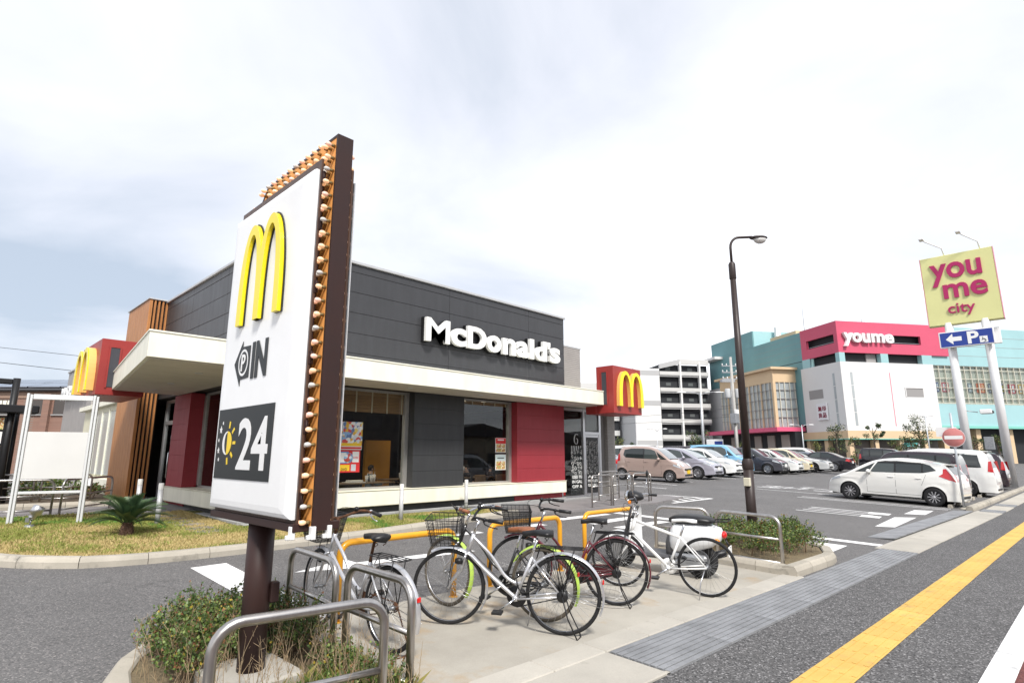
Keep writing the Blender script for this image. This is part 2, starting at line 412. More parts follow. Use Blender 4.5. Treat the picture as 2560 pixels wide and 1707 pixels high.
struct(sheet('road_edge_line', [rq(-12,24,.56,.735), rq(24,140,.56,.735)], .012, PAINT))
# yellow tactile paving: one bar tile after another
tp = struct(thing('tactile_paving', (0,0,0)))
tm = MB(); tm.bev(-.149,.149,-.149,.149,0,.008,.003)
for k in range(4): tm.bev(-.14,.14,-.1175+.0783*k-.017,-.1175+.0783*k+.017,.008,.0125,.004)
t0 = None
for i in range(118):
    x = 2.9+.3*i; y = rc(x, 1.475)
    if t0 is None:
        t0 = tm.build('tile', YTILE, tp); o = t0
    else: o = inst(t0, 'tile', tp)
    o.location = (x, y, gz(x,y)+.004+rnd.uniform(-.0008,.0012)); o.rotation_euler = (.025, .0074, math.atan(-.03)+rnd.uniform(-.003,.003))
sheet('tactile_strip', [rq(38.2,120,1.33,1.62)], .016, YTILE, tp)
# drain: steel gratings, then concrete covers
dc = struct(thing('drain_covers', (0,0,0)))
gm_ = MB()
L_ = .96
for k in range(9): gm_.bev(-L_/2+.0006, L_/2-.0006, -.262+.0596*k, -.262+.0596*k+.048, -.01, .013, .002)
gm_.box(-L_/2+.0006, L_/2-.0006, -.268, .272, -.02, .002)
for (px,py) in ((-.38,-.19),(-.3,-.19),(-.38,.16),(-.3,.16)): gm_.box(px,px+.05,py,py+.016,.012,.0145)
g0 = None
for i in range(8):
    x = 4.44+.96*i; y = rc(x,2.525)
    if g0 is None: g0 = gm_.build('grating', GRATE, dc); o = g0
    else: o = inst(g0, 'grating', dc)
    o.location = (x,y,gz(x,y)+.006+rnd.uniform(0,.001)); o.rotation_euler = (.025,.0074,math.atan(-.03))
cm = MB(); cm.bev(-.98,.98,-.265,.265,-.02,.02,.008)
c0 = None
for i, x in enumerate([.9,2.94] + [12.66+2.0*k for k in range(12)]):
    y = rc(x,2.525)
    if c0 is None: c0 = cm.build('concrete_cover', SLAB, dc); o = c0
    else: o = inst(c0, 'concrete_cover', dc)
    o.location = (x,y,gz(x,y)+.002+rnd.uniform(0,.002)); o.rotation_euler = (.025+.012*(x>12),.0074*(x<24),math.atan(-.03))
for x in (22.9, 26.0):
    o = inst(g0, 'grating', dc); o.location = (x, rc(x,2.525), gz(x,rc(x,2.525))+.024); o.rotation_euler = (.035,0,math.atan(-.03))
struct(sheet('drain_edge', [rq(-12,38,2.262,2.30)], .013, SLAB))
# checker-plate ramp into the car park
rm = MB()
cr0, cr1 = 2.9, 3.36
for i in range(9):
    x0, x1 = 13.12+1.0*i, 13.12+1.0*(i+1)-.02
    p = [(x0,rc(x0,cr0)),(x1,rc(x1,cr0)),(x1,rc(x1,cr1)),(x0,rc(x0,cr1))]
    rm_ = MB(); zz = [gz(*q)+.012 for q in p]; zz[0] += .03; zz[1] += .03
    rm_.add([(*p[k],zz[k]) for k in range(4)]+[(*p[k],zz[k]-.02) for k in range(4)], [(0,1,2,3),(0,4,5,1),(1,5,6,2),(2,6,7,3),(3,7,4,0)])
    if i == 0: rampT = thing('kerb_ramp', (13.1,2.7,gz(13.1,2.7)), 0, 'long blue-grey steel kerb ramp at the car park entrance', 'ramp')
    rm_.build('ramp_plate', GRATE, rampT, off=rampT.location)
struct(sheet('entrance_apron', [rq(11.7,23,2.80,2.90)], .006, SLAB))
# bicycle pad: concrete field and a row of edging slabs
pad = struct(poly_sheet('bicycle_pad', [(2.42,3.1),(8.2,2.93),(8.62,3.15),(8.75,4.3),(8.6,5.02),(2.42,5.06)], .006, PAD))
ek = MB(); ek.bev(-.297,.297,-.125,.125,-.02,.018,.008)
ed = struct(thing('pad_edging', (0,0,0))); e0 = None
for i in range(12):
    x = 1.25+.6*i; y = rc(x,2.93)
    if e0 is None: e0 = ek.build('edging_slab', SLAB, ed); o = e0
    else: o = inst(e0, 'edging_slab', ed)
    o.location = (x,y,gz(x,y)+rnd.uniform(0,.003)); o.rotation_euler = (.025,.0074,math.atan(-.03))
# kerbs laid stone by stone
def kerb_run(parent, pts, width=.15, height=.13, piece=.6, side=1, dz=0):
    """stones along pts; the top lies on the inner (side) hand"""
    pts = [Vector(p) for p in pts]; segs = [(pts[i+1]-pts[i]).length for i in range(len(pts)-1)]; tot = sum(segs)
    def at(s):
        for i, l in enumerate(segs):
            if s <= l or i == len(segs)-1: return pts[i]+(pts[i+1]-pts[i])*(s/l), (pts[i+1]-pts[i]).normalized()
            s -= l
    n = max(1, round(tot/piece))
    for k in range(n):
        a, ta = at(tot*k/n+.004); b, tb = at(tot*(k+1)/n-.004); mpt, tm_ = at(tot*(k+.5)/n)
        m = MB(); jz = rnd.uniform(-.004,.004)
        rows = []
        for p, t in ((a,ta),(mpt,tm_),(b,tb)):
            nrm = Vector((-t.y,t.x))*side; z = gz(p.x,p.y)+dz
            q = [(0,-.02),(.0,height*.55),(.022,height-.02),(.04,height),(width-.015,height),(width,height-.015),(width,-.02)]
            rows.append([(p.x+nrm.x*u, p.y+nrm.y*u, z+v+jz*(v>0)) for u,v in q])
        nn = 7
        vs = [p for r in rows for p in r]; fs = []
        for r in range(2):
            for i in range(nn-1): fs.append((r*nn+i, (r+1)*nn+i, (r+1)*nn+i+1, r*nn+i+1) if side < 0 else (r*nn+i, r*nn+i+1, (r+1)*nn+i+1, (r+1)*nn+i))
        fs += [tuple(range(nn)), tuple(range(3*nn-1,2*nn-1,-1))]
        m.add(vs, fs); m.build('kerb_stone', KERB, parent)
LAWNK = [(.42,12.0),(.42,10.6),(.58,9.95),(.88,9.42),(1.15,9.10),(1.53,8.80),(2.05,8.61),(2.63,8.55),(3.4,8.55),(4.63,8.63),(5.8,8.73),(7.1,9.0),(8.2,9.26),(10.05,9.52)]
lk = struct(thing('lawn_kerb', (0,0,0)))
kerb_run(lk, LAWNK, .16, .125, .72, 1)
lotk = struct(thing('car_park_kerb', (0,0,0)))
kerb_run(lotk, [(22.5,rc(22.5,2.93)),(42,rc(42,2.95))], .18, .14, .9, 1)
# pavement round the restaurant (unit pavers: joints are cut as real gaps)
struct(poly_sheet('pavement', [(10.1,9.50),(12.3,9.08),(15.4,8.95),(17.6,9.3),(17.6,14.2),(16.2,12.4),(10.0,10.9),(9.5,10.9)], .05, PAVER, .06))
walk = struct(thing('tiled_walk', (0,0,0)))
pv = MB(); pv.bev(-.147,.147,-.147,.147,-.03,0,.005); pv0 = None
for i in range(11):
    for j in range(7):
        x = .75+.3*i; y = 14.05+.3*j
        if pv0 is None: pv0 = pv.build('paving_tile', PAVER, walk); o = pv0
        else: o = inst(pv0, 'paving_tile', walk)
        o.location = (x,y,gz(x,y)+.06+rnd.uniform(-.002,.002))
struct(poly_sheet('door_landing', [(3.36,13.3),(4.1,13.75),(4.6,14.0),(4.6,18.6),(4.2,18.6),(3.9,16.3),(3.36,14.0)], .085, PAVER, .08))
wk = struct(thing('planting_kerb', (0,0,0)))
kerb_run(wk, [(.3,16.4),(3.9,16.2)], .15, .13, .7, 1, .03)
struct(poly_sheet('planting_bed', [(.2,16.5),(3.85,16.35),(3.85,21),(.2,21)], .12, M('bed_soil',(.10,.075,.05),.95,0,(5,.4),bump=(25,.5,.03))))
# ---- lawn
LAWN_POLY = [(.58,12.0),(.58,10.65),(.73,10.05),(1.02,9.52),(1.27,9.22),(1.62,8.94),(2.1,8.76),(2.66,8.70),(3.4,8.70),(4.6,8.78),(5.78,8.88),(7.05,9.15),(8.15,9.41),(10.0,9.66),(9.6,10.5),(4.05,10.5),(4.05,13.72),(3.36,13.3),(3.3,14.03),(.58,14.03)]
GRASSM = M('lawn_soil_thatch', (.31,.25,.10), .95, 0, (2.2,.6,(.15,.18,.05)), bump=(60,.6,.02))
struct(poly_sheet('lawn', LAWN_POLY, .085, GRASSM))
def inside(x, y, poly):
    c = False; j = len(poly)-1
    for i in range(len(poly)):
        xi, yi = poly[i]; xj, yj = poly[j]
        if (yi > y) != (yj > y) and x < (xj-xi)*(y-yi)/(yj-yi)+xi: c = not c
        j = i
    return c
from mathutils import noise as mnoise
def blades(name, poly, n, dz, hrange, mats, test=None, seed=1, wid=.006, lean=.6):
    r = random.Random(seed); xs_ = [p[0] for p in poly]; ys_ = [p[1] for p in poly]
    ms = [MB() for _ in mats]; k = 0
    while k < n:
        x, y = r.uniform(min(xs_),max(xs_)), r.uniform(min(ys_),max(ys_))
        if not inside(x,y,poly): continue
        q = mnoise.noise((x*.9,y*.9,seed*.37))+.5*mnoise.noise((x*3.1,y*3.1,seed))
        i = test(x,y,q,r) if test else 0
        if i is None: k += 1; continue
        k += 1
        h = r.uniform(*hrange)*(1.25 if i == 1 else 1); a = r.uniform(0,6.28); ln = r.uniform(.1,lean)*h; wv = wid*r.uniform(.7,1.4)
        z = gz(x,y)+dz; ca, sa = math.cos(a), math.sin(a); b = r.uniform(0,6.28); lx, ly = math.cos(b)*ln, math.sin(b)*ln
        ms[i].add([(x-ca*wv,y-sa*wv,z),(x+ca*wv,y+sa*wv,z),(x+lx*.4+ca*wv*.6,y+ly*.4+sa*wv*.6,z+h*.6),(x+lx,y+ly,z+h)], [(0,1,2),(0,2,3)])
    return ms
def lawn_kind(x, y, q, r):
    g = q + .25*(y-11.5)/3*(x < 3) + (.55 if (7.2 < x < 8.9 and y < 10.1) else 0) - (.35 if math.hypot(x-2.35,y-10.35) < .75 else 0) - .2*(x > 3.4)*(x<6)
    if g > .42 and r.random() < .8: return 2
    return 1 if g + r.uniform(-.35,.35) > -.02 else 0
LAWNM = [M('straw_grass',(.46,.36,.16),.9), M('lawn_grass',(.24,.26,.06),.85), M('fresh_weed_grass',(.09,.21,.03),.8)]
lm = blades('lawn', LAWN_POLY, 95000, .08, (.018,.05), LAWNM, lawn_kind, 3, .007, .9)
for q, (m, nme, lb) in enumerate(zip(lm, ('dry_grass','lawn_grass','weeds'), ('dry straw-coloured blades in the lawn by the restaurant','short green-yellow lawn grass beside the restaurant','bright green weed tufts in the lawn strip'))):
    tag(m.build(nme, LAWNM[q]), lb, 'grass', kind='stuff')
# ---- painted markings
mk = 0
def marking(name, quads, label, cat='road marking', dz=.004, group=None):
    return struct(sheet(name, quads, dz, PAINT))
marking('stop_band', [[(2.55,8.03),(2.985,8.06),(2.84,5.02),(2.47,5.02)]], '')
marking('lane_arrow', [[(3.40,6.99),(4.28,6.72),(4.28,7.02),(4.28,7.34)], [(4.28,6.84),(6.1,6.70),(6.1,6.92),(4.28,7.05)]], '')
marking('crossing_bars', [[(10.2,8.32),(12.05,8.30),(12.05,8.60),(10.2,8.58)], [(10.2,7.45),(12.05,7.5),(12.05,7.8),(10.2,7.75)], [(10.15,6.70),(11.95,6.66),(11.95,6.94),(10.15,6.96)], [(8.4,8.0),(9.3,8.0),(9.3,8.25),(8.4,8.25)],[(6.6,8.0),(7.5,8.0),(7.5,8.25),(6.6,8.25)]], '')
marking('stop_line', [[(12.02,2.64),(12.30,2.64),(12.62,8.45),(12.32,8.45)]], '')
marking('entrance_patch', [[(10.29,3.03),(11.59,3.05),(11.62,3.48),(10.25,3.42)]], '')
marking('lot_arrows', [[(17.40,3.9),(17.5,3.9),(17.5,5.8),(17.4,5.8)],[(17.85,4.0),(17.95,4.0),(17.95,5.75),(17.85,5.75)],[(18.3,4.0),(18.4,4.0),(18.4,5.75),(18.3,5.75)],[(18.72,3.9),(18.84,3.9),(18.84,5.8),(18.72,5.8)],[(17.3,3.75),(17.85,3.8),(17.8,4.25),(17.3,4.2)],[(18.35,3.75),(18.95,3.8),(18.9,4.3),(18.35,4.25)]], '')
marking('entrance_letters', [[(15.3,3.42),(15.5,3.08),(18.5,3.16),(18.0,3.56)],[(19.6,3.14),(21.3,3.19),(21.0,3.62),(19.3,3.58)]], '')
STALL = [(22.12,22.22),(22.62,22.72)]
sl = [[(a,2.95),(b,2.95),(b+.05,7.3),(a+.05,7.3)] for a,b in STALL]
for k in range(1,9):
    a = 22.17+2.62*k; sl.append([(a,3.0),(a+.1,3.0),(a+.15,7.4),(a+.05,7.4)]); 
for k in range(14):
    a = 22.9+2.62*k-.0; y0 = 12.4+.25*min(k,3)/3+.5*(k>0); sl.append([(a,y0),(a+.12,y0),(a+.1,y0+5.2),(a-.02,y0+5.2)])
sl.append([(20.6,11.6),(20.72,11.6),(20.7,17),(20.58,17)])
marking('stall_lines', sl, '')
st_ = [[(24.7,7.2),(24.8,7.2),(24.82,9.75),(24.72,9.75)]]
for (x,y,w_,h_) in ((26.0,9.2,.18,1.0),(26.6,9.3,.16,.9),(27.2,9.25,.16,1.0),(26.2,9.65,1.3,.12),(26.3,9.1,1.2,.10),(26.7,8.3,.16,.9),(27.5,8.0,.16,.9),(26.5,8.55,1.4,.12),(28.2,8.5,.14,.5),(26.3,7.0,.2,1.0),(27.4,6.9,.2,1.1),(28.5,7.2,.2,.8),(26.6,7.35,1.8,.14)):
    st_.append([(x,y),(x+w_,y),(x+w_,y+h_),(x,y+h_)])
marking('lot_characters', st_, '')
hq = []
def bar(a, b, wd):
    a, b = Vector(a), Vector(b); t = (b-a).normalized(); n_ = Vector((-t.y,t.x))*wd/2
    return [tuple(a-n_), tuple(b-n_), tuple(b+n_), tuple(a+n_)]
A_, B_, C_ = (17.7,11.4),(18.4,8.7),(15.9,8.75)
for p, q in ((A_,B_),(B_,C_)): hq.append(bar(p,q,.13))
for t in (.2,.4,.6,.8):
    hq.append(bar((B_[0]+(C_[0]-B_[0])*t, 8.7+.05*t), (B_[0]+(A_[0]-B_[0])*min(t*1.15,1)+.0, B_[1]+(A_[1]-B_[1])*min(t*1.15,1)), .12))
struct(sheet('hatched_area', hq, .0085, PAINT))

# faded bicycle pictogram on the pad
FADED = stained('faded_white_paint', (.56,.54,.50), (.46,.43,.38), (.40,.37,.32), 4.0, 9.0, rough=.8, thr=(.45,.6))
pic = MB()
def pline(a, b, w_=.035):
    q = bar(a,b,w_); pic.add([(x,y,gz(x,y)+.0105) for x,y in q],[(0,1,2,3)])
PC = [(5.22,3.62),(5.50,3.92)]
for c in PC:
    pr_ = [(c[0]+.20*math.cos(R(a)),c[1]+.20*math.sin(R(a))) for a in range(0,361,20)]
    for a_, b_ in zip(pr_,pr_[1:]): pline(a_,b_,.035)
mid = (5.22,3.90)
for a_, b_ in ((PC[0],mid),(mid,PC[1]),(PC[0],(5.48,3.70)),(mid,(5.48,3.70)),(PC[1],(5.25,4.08)),((5.18,4.04),(5.34,4.12))): pline(a_,b_,.03)
struct(pic.build('bicycle_pictogram', FADED))
# ================================================================== the restaurant
YB, XC = 10.765, 4.27
O = (XC, YB, 0.1)
rest = thing('restaurant', O, 0, 'single-storey restaurant with charcoal upper walls, cream canopy and red and charcoal wall panels', 'restaurant')
def part(name, m, mat, parent=None, label=None):
    """part given in world coordinates"""
    p = parent or rest
    return m.build(name, mat, p, off=O, label=label)
# cores behind the cladding
core = part('wall', MB().box(4.34,13.36,10.83,10.95,2.97,5.60).box(4.34,4.45,10.95,19.6,2.97,5.60).box(13.25,13.36,10.95,19.6,2.97,5.60).box(4.45,13.25,19.5,19.6,.3,5.60), DCLAD2, label='dark inner wall behind the cladding')
# cladding boards, one by one
zr = [3.33,3.64,4.08,4.53,4.985,5.435,5.62]
def clad(name, axis, lims, seq, mat, z0z1):
    for (a0, a1) in seq:
        for i in range(len(z0z1)-1):
            z0, z1 = z0z1[i], z0z1[i+1]
            m = MB(); d = rnd.uniform(-.002,.002)
            if axis == 'x': m.bev(a0+.004,a1-.004,lims[0]+d,lims[1],z0+.004,z1-.004,.003)
            else: m.bev(lims[0]+d,lims[1],a0+.004,a1-.004,z0+.004,z1-.004,.003)
            part(name, m, mat, core)
clad('cladding_board','x',(10.765,10.825),[(5.98,8.83),(8.83,11.78),(11.78,13.38)],DCLAD,zr)
clad('cladding_board','y',(4.27,4.335),[(10.85,12.9),(12.9,15.25),(15.25,17.46)],DCLAD,zr)
part('roof_slab', MB().box(4.3,13.3,10.9,19.5,5.40,5.45), GREYP)
COPING = M('coping_metal',(.50,.505,.51),.4,.3,(3,.1))
part('coping', MB().bev(4.22,13.42,10.715,10.87,5.615,5.68,.008).bev(4.22,4.37,10.87,17.5,5.615,5.68,.008).bev(13.28,13.42,10.87,19.6,5.615,5.68,.008), COPING)
# wood fins at the corner
for k in range(9):
    x = 4.36+.19*k
    part('wood_fin', MB().bev(x,x+.075,10.70,10.84,.76,2.94,.005).bev(x,x+.075,10.70,10.84,3.36,5.60,.005), WOOD)
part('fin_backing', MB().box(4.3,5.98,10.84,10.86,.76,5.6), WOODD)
# canopy
can = part('canopy', MB().prism([(2.18,9.72),(13.9,9.72),(13.9,10.76),(4.265,10.76),(4.265,15.6),(2.85,15.36)], 2.95, 3.335), CREAM)
part('flashing', MB().prism([(2.165,9.705),(13.905,9.705),(13.905,10.75),(4.2,10.75),(4.2,15.6),(2.83,15.36)], 3.337, 3.362), M('cream_flashing',(.82,.80,.68),.4), can)
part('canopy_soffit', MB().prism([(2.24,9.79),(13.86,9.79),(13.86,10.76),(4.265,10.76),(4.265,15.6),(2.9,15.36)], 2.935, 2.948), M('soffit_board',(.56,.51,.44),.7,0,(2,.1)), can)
for (x,y) in ((7.3,10.2),(9.4,10.2),(11.4,10.2),(13.0,10.2),(3.3,11.0),(3.4,13.0),(3.5,14.6)):
    part('downlight', MB().lathe([(.0,2.932),(.05,2.932),(.055,2.925),(.065,2.925),(.067,2.936)],(x,y,0),seg=16), ALU, can)
# ground storey: sill, plinth, pillars
part('window_sill', MB().bev(4.22,13.33,10.715,11.02,.44,.755,.012).bev(4.22,4.60,11.02,15.92,.44,.755,.012), CREAM)
part('sill_cap', MB().bev(4.20,13.335,10.70,11.02,.757,.775,.006).bev(4.20,4.60,11.02,15.93,.757,.775,.006), M('sill_cap_cream',(.80,.77,.63),.4))
part('recess_base', MB().box(4.36,11.28,10.87,10.95,.05,.44).box(4.36,4.45,10.95,14.59,.05,.44), DCLAD2)
part('red_base', MB().box(11.29,13.30,10.86,10.95,.05,.44), REDCLAD)
part('red_base', MB().box(4.34,4.45,14.6,15.86,.05,.44), REDCLAD)
part('plinth', MB().bev(4.20,13.32,10.72,10.86,-.1,.295,.01).bev(4.14,4.35,10.86,15.9,-.1,.33,.01), GREYP)
def pillar(name, x0, x1, y0, y1, mat, rows, label):
    P_ = part(name, MB().box(x0+.006,x1-.006,y0+.006,y1,.778,2.93), mat, label=label)
    zz = [.778+(2.93-.778)*i/rows for i in range(rows+1)]
    for i in range(rows):
        part('pillar_board', MB().bev(x0,x1,y0,y1-.01,zz[i]+.0025,zz[i+1]-.0025,.003), mat, P_)
pillar('charcoal_pillar', 7.86,9.38,10.77,11.05,DCLAD2,6,'charcoal clad wall panel between the windows')
pillar('red_pillar', 11.30,13.33,10.77,11.05,REDCLAD,6,'wide red clad wall panel beside the entrance')
pillar('red_pillar', 4.275,4.62,14.63,15.83,REDCLAD,6,'red clad pillar by the side door')
# windows
FRAME = M('window_frame_alu',(.45,.44,.42),.4,.6,(4,.1))
def window_x(x0, x1, label, gy=11.02):
    wf = part('window', MB().box(x0,x0+.05,gy,gy+.09,.775,2.93).box(x1-.09,x1,gy-.03,gy+.09,.775,2.93).box(x0,x1,gy,gy+.09,.775,.82).box(x0,x1,gy,gy+.09,2.88,2.93), FRAME, label=label)
    part('pane', MB().box(x0+.05,x1-.09,gy+.03,gy+.038,.82,2.88), GLASS, wf)
    return wf
w1 = window_x(5.99,7.86,'wide window with a half-lowered bamboo blind')
w2 = window_x(9.38,11.30,'wide window reflecting the street')
wl = part('window', MB().box(4.58,4.66,10.98,11.06,.775,2.93).box(4.58,4.66,14.52,14.63,.775,2.93).box(4.58,4.66,12.75,12.82,.775,2.93).box(4.58,4.66,10.98,14.63,.775,.82).box(4.58,4.66,10.98,14.63,2.88,2.93), FRAME, label='side window behind the pole sign')
part('pane', MB().box(4.61,4.618,11.06,14.52,.82,2.88), GLASS, wl)
BAMBOO = M('bamboo_blind',(.36,.20,.085),.8,0,(14,.35),stretch=(.3,.3,9))
for (wp, x0, x1, zb_, n) in ((w1,6.04,7.77,2.43,13),(w2,9.43,11.2,2.80,4)):
    for k in range(n):
        z = zb_+(2.88-zb_)*k/n; part('blind_slat', MB().bev(x0,x1,11.085,11.10+.01*(k%2),z,z+(2.88-zb_)/n-.004,.002), BAMBOO, wp)
    for k in range(5):
        x = x0+.07+(x1-x0-.14)*k/4; part('blind_cord', MB().box(x,x+.03,11.07,11.084,zb_-.01,2.88), M('blind_tape',(.62,.52,.38),.8), wp)
# roof, floor and lining of the dining room
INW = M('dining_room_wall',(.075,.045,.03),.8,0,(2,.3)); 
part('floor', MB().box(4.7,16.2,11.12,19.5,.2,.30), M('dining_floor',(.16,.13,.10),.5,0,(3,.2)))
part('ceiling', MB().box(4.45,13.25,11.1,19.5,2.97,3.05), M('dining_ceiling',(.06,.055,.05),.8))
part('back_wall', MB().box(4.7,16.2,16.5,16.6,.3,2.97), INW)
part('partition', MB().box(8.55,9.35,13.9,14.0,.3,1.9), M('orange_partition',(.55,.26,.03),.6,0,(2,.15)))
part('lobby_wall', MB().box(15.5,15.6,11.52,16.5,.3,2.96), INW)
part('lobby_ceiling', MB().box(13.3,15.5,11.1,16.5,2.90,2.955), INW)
part('counter', MB().box(10.6,12.9,14.6,15.2,.3,1.35), M('counter_wood',(.22,.12,.06),.5,0,(6,.2)))
for (x,y) in ((6.3,11.6),(7.2,11.6),(8.1,11.55),(10.2,11.7),(11.0,11.8),(6.8,13),(9.8,13.2)):
    cl_ = part('ceiling_lamp', MB().lathe([(0,2.955),(.05,2.955),(.06,2.968)],(x,y,0),seg=12), M('lit_downlight',(1,1,1),.5,emis=((1,.82,.6),6)))
    ld = bpy.data.lights.new('downlight','SPOT'); ld.energy = 26; ld.color = (1,.80,.58); ld.spot_size = R(130); ld.spot_blend = .8; ld.shadow_soft_size = .06
    lo = bpy.data.objects.new('downlight', ld); link(lo, rest); lo.location = (x-O[0],y-O[1],2.94-O[2])
# slatted wood tower and the side door
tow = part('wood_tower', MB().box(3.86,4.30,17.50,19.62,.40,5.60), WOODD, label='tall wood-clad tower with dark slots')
for k in range(8):
    y = 17.46+.274*k; part('wood_board', MB().bev(3.82,3.858,y+.003,y+.271,.40,5.66,.003), WOOD, tow)
for k, x in enumerate((3.82,3.935,4.03,4.125,4.22)):
    part('wood_slat', MB().bev(x+.001,x+.045+.03*(k==0),17.43,17.499,.40,5.66,.004), WOOD, tow)
part('tower_base', MB().box(3.80,4.45,17.42,19.7,.1,.40), GREYP, tow)
part('tower_cap', MB().bev(3.79,4.32,17.40,19.7,5.662,5.70,.006), COPING, tow)
dr = part('door', MB().box(4.50,4.58,17.28,17.40,.30,2.93).box(4.50,4.58,16.30,16.42,.30,2.93).box(4.50,4.58,16.42,17.28,2.28,2.38).box(4.50,4.58,16.42,17.28,2.85,2.93), M('door_frame_alu',(.50,.50,.50),.4,.7), label='aluminium framed glass side door')
part('pane', MB().box(4.53,4.538,16.42,17.28,.32,2.85), GLASS, dr)
part('handle', MB().tube([(4.48,16.5,.9),(4.44,16.5,.95),(4.44,16.5,1.55),(4.48,16.5,1.6)],.014,8), CHROME, dr)
part('side_wall', MB().box(4.42,4.52,15.85,16.30,.3,2.93), WOOD)
part('intercom', MB().bev(4.36,4.42,16.05,16.15,1.75,2.0,.01).box(4.355,4.36,16.07,16.13,1.9,1.98), ALU)
part('ceiling_light', MB().lathe([(0,2.84),(.08,2.85),(.11,2.88),(.12,2.935)],(2.6,17.6,0),seg=16), WHITE)
# far drive-through bay, grey wing with white lettering
bay = part('bay', MB().box(4.1,5.5,19.7,25.9,.3,3.05), M('cream_bay_wall',(.66,.63,.47),.5,0,(2,.08)))
part('bay_sill', MB().bev(3.95,4.3,19.9,24.8,.55,.80,.01), CREAM, bay)
part('bay_window', MB().box(4.06,4.10,20.6,23.6,.9,2.85), M('bay_glass',(.42,.46,.44),.15,0,spec=.8), bay)
for y in (20.6,21.6,22.6,23.55): part('bay_mullion', MB().box(4.03,4.06,y,y+.07,.88,2.9), CREAM, bay)
part('bay_roof', MB().bev(3.95,5.6,19.8,26.2,3.05,3.2,.01), CREAM, bay)
wing = part('wing', MB().box(4.35,13.2,26.3,32.2,.2,5.12), SIDING, label='far wing clad in grey siding')
for k in range(11):
    y = 26.3+.537*k; part('siding_panel', MB().bev(4.29,4.348,y+.006,y+.53,.2,5.12,.004), SIDING, wing)
part('wing_cap', MB().bev(4.24,13.2,26.2,32.25,5.12,5.2,.006), COPING, wing)
wt = fit_text("McDonald's", 26.9, 32.0, 3.86, 4.42, .06, .025)
part('wing_lettering', xf(wt, lambda x,y,z: (4.14+y, 58.9-x, z)), WHITE, wing)
# grey entrance block behind the right end, tiled column, glazed entrance
ent = part('entrance_block', MB().box(13.38,15.25,11.62,16.6,2.97,5.02), SIDING, label='grey ribbed block above the entrance')
for k in range(26):
    z = 3.36+.064*k
    if z < 4.98: part('siding_board', MB().bev(13.37,15.27,11.585,11.618,z+.003,z+.061,.004), SIDING, ent)
for k in range(26):
    z = 3.36+.064*k
    if z < 4.98: part('siding_board', MB().bev(15.252,15.28,11.62,16.6,z+.003,z+.061,.004), SIDING, ent)
part('block_cap', MB().bev(13.36,15.30,11.57,16.6,5.02,5.075,.006), COPING, ent)
part('entrance_roof', MB().box(13.36,17.2,10.4,16.6,2.96,3.25), CREAM)
def brick_mat(name, c1, c2, mortar, bw, rh, scale=1.0, msz=.012):
    m = bpy.data.materials.new(name); m.use_nodes = True; MATS[name] = m
    n = m.node_tree.nodes; L = m.node_tree.links; p = n['Principled BSDF']; p.inputs['Roughness'].default_value = .7
    g = n.new('ShaderNodeNewGeometry'); s_ = n.new('ShaderNodeSeparateXYZ'); L.new(g.outputs['Position'], s_.inputs[0])
    ad = n.new('ShaderNodeMath'); ad.operation = 'ADD'; L.new(s_.outputs[0], ad.inputs[0]); L.new(s_.outputs[1], ad.inputs[1])
    c = n.new('ShaderNodeCombineXYZ'); L.new(ad.outputs[0], c.inputs[0]); L.new(s_.outputs[2], c.inputs[1])
    b = n.new('ShaderNodeTexBrick'); L.new(c.outputs[0], b.inputs['Vector']); b.inputs['Scale'].default_value = scale
    b.inputs['Color1'].default_value = (*c1,1); b.inputs['Color2'].default_value = (*c2,1); b.inputs['Mortar'].default_value = (*mortar,1)
    b.inputs['Brick Width'].default_value = bw; b.inputs['Row Height'].default_value = rh; b.inputs['Mortar Size'].default_value = msz
    L.new(b.outputs['Color'], p.inputs['Base Color'])
    bn = n.new('ShaderNodeBump'); bn.inputs['Strength'].default_value = .4; bn.inputs['Distance'].default_value = .004; L.new(b.outputs['Fac'], bn.inputs['Height']); bn.invert = True; L.new(bn.outputs[0], p.inputs['Normal'])
    return m
TILE = brick_mat('grey_mosaic_tile', (.30,.285,.265), (.26,.245,.23), (.20,.19,.175), .1, .05, 1, .006)
part('tiled_column', MB().bev(15.72,16.15,10.88,11.5,.05,2.95,.01), TILE)
part('dark_wall', MB().box(15.42,15.72,11.0,11.5,.05,2.95), M('entrance_return',(.16,.15,.14),.6))
part('entrance_threshold', MB().bev(13.36,15.5,10.86,11.05,.05,.24,.01), GREYP)
ef = part('entrance_frame', MB().box(13.38,13.44,10.93,11.0,.24,2.9).box(14.46,14.55,10.92,11.01,.24,2.9).box(15.30,15.40,10.92,11.01,.24,2.9).box(14.55,15.30,10.92,11.0,2.13,2.22).box(13.38,15.4,10.93,11.0,2.84,2.93).box(13.38,14.46,10.93,11.0,.24,.30), ALU, label='aluminium frame of the glazed entrance')
part('pane', MB().box(13.44,14.46,10.955,10.963,.3,2.84), GLASS, ef)
part('pane', MB().box(14.55,15.30,10.955,10.963,2.22,2.84), GLASS, ef)
ed_ = part('entrance_door', MB().box(14.555,14.60,10.93,10.98,.25,2.12).box(15.25,15.295,10.93,10.98,.25,2.12).box(14.6,15.25,10.93,10.98,.25,.34).box(14.6,15.25,10.93,10.98,2.05,2.12), ALU, ef)
part('door_film', MB().box(14.6,15.25,10.95,10.958,.34,2.05), M('black_door_film',(.02,.02,.022),.2,spec=.6), ed_)
part('window_film', MB().box(13.85,14.42,10.966,10.97,.34,1.75), M('black_door_film',(.02,.02,.022),.2), ef)
part('sensor', MB().bev(13.6,14.3,10.98,11.1,2.66,2.80,.01), BLACK, ef)
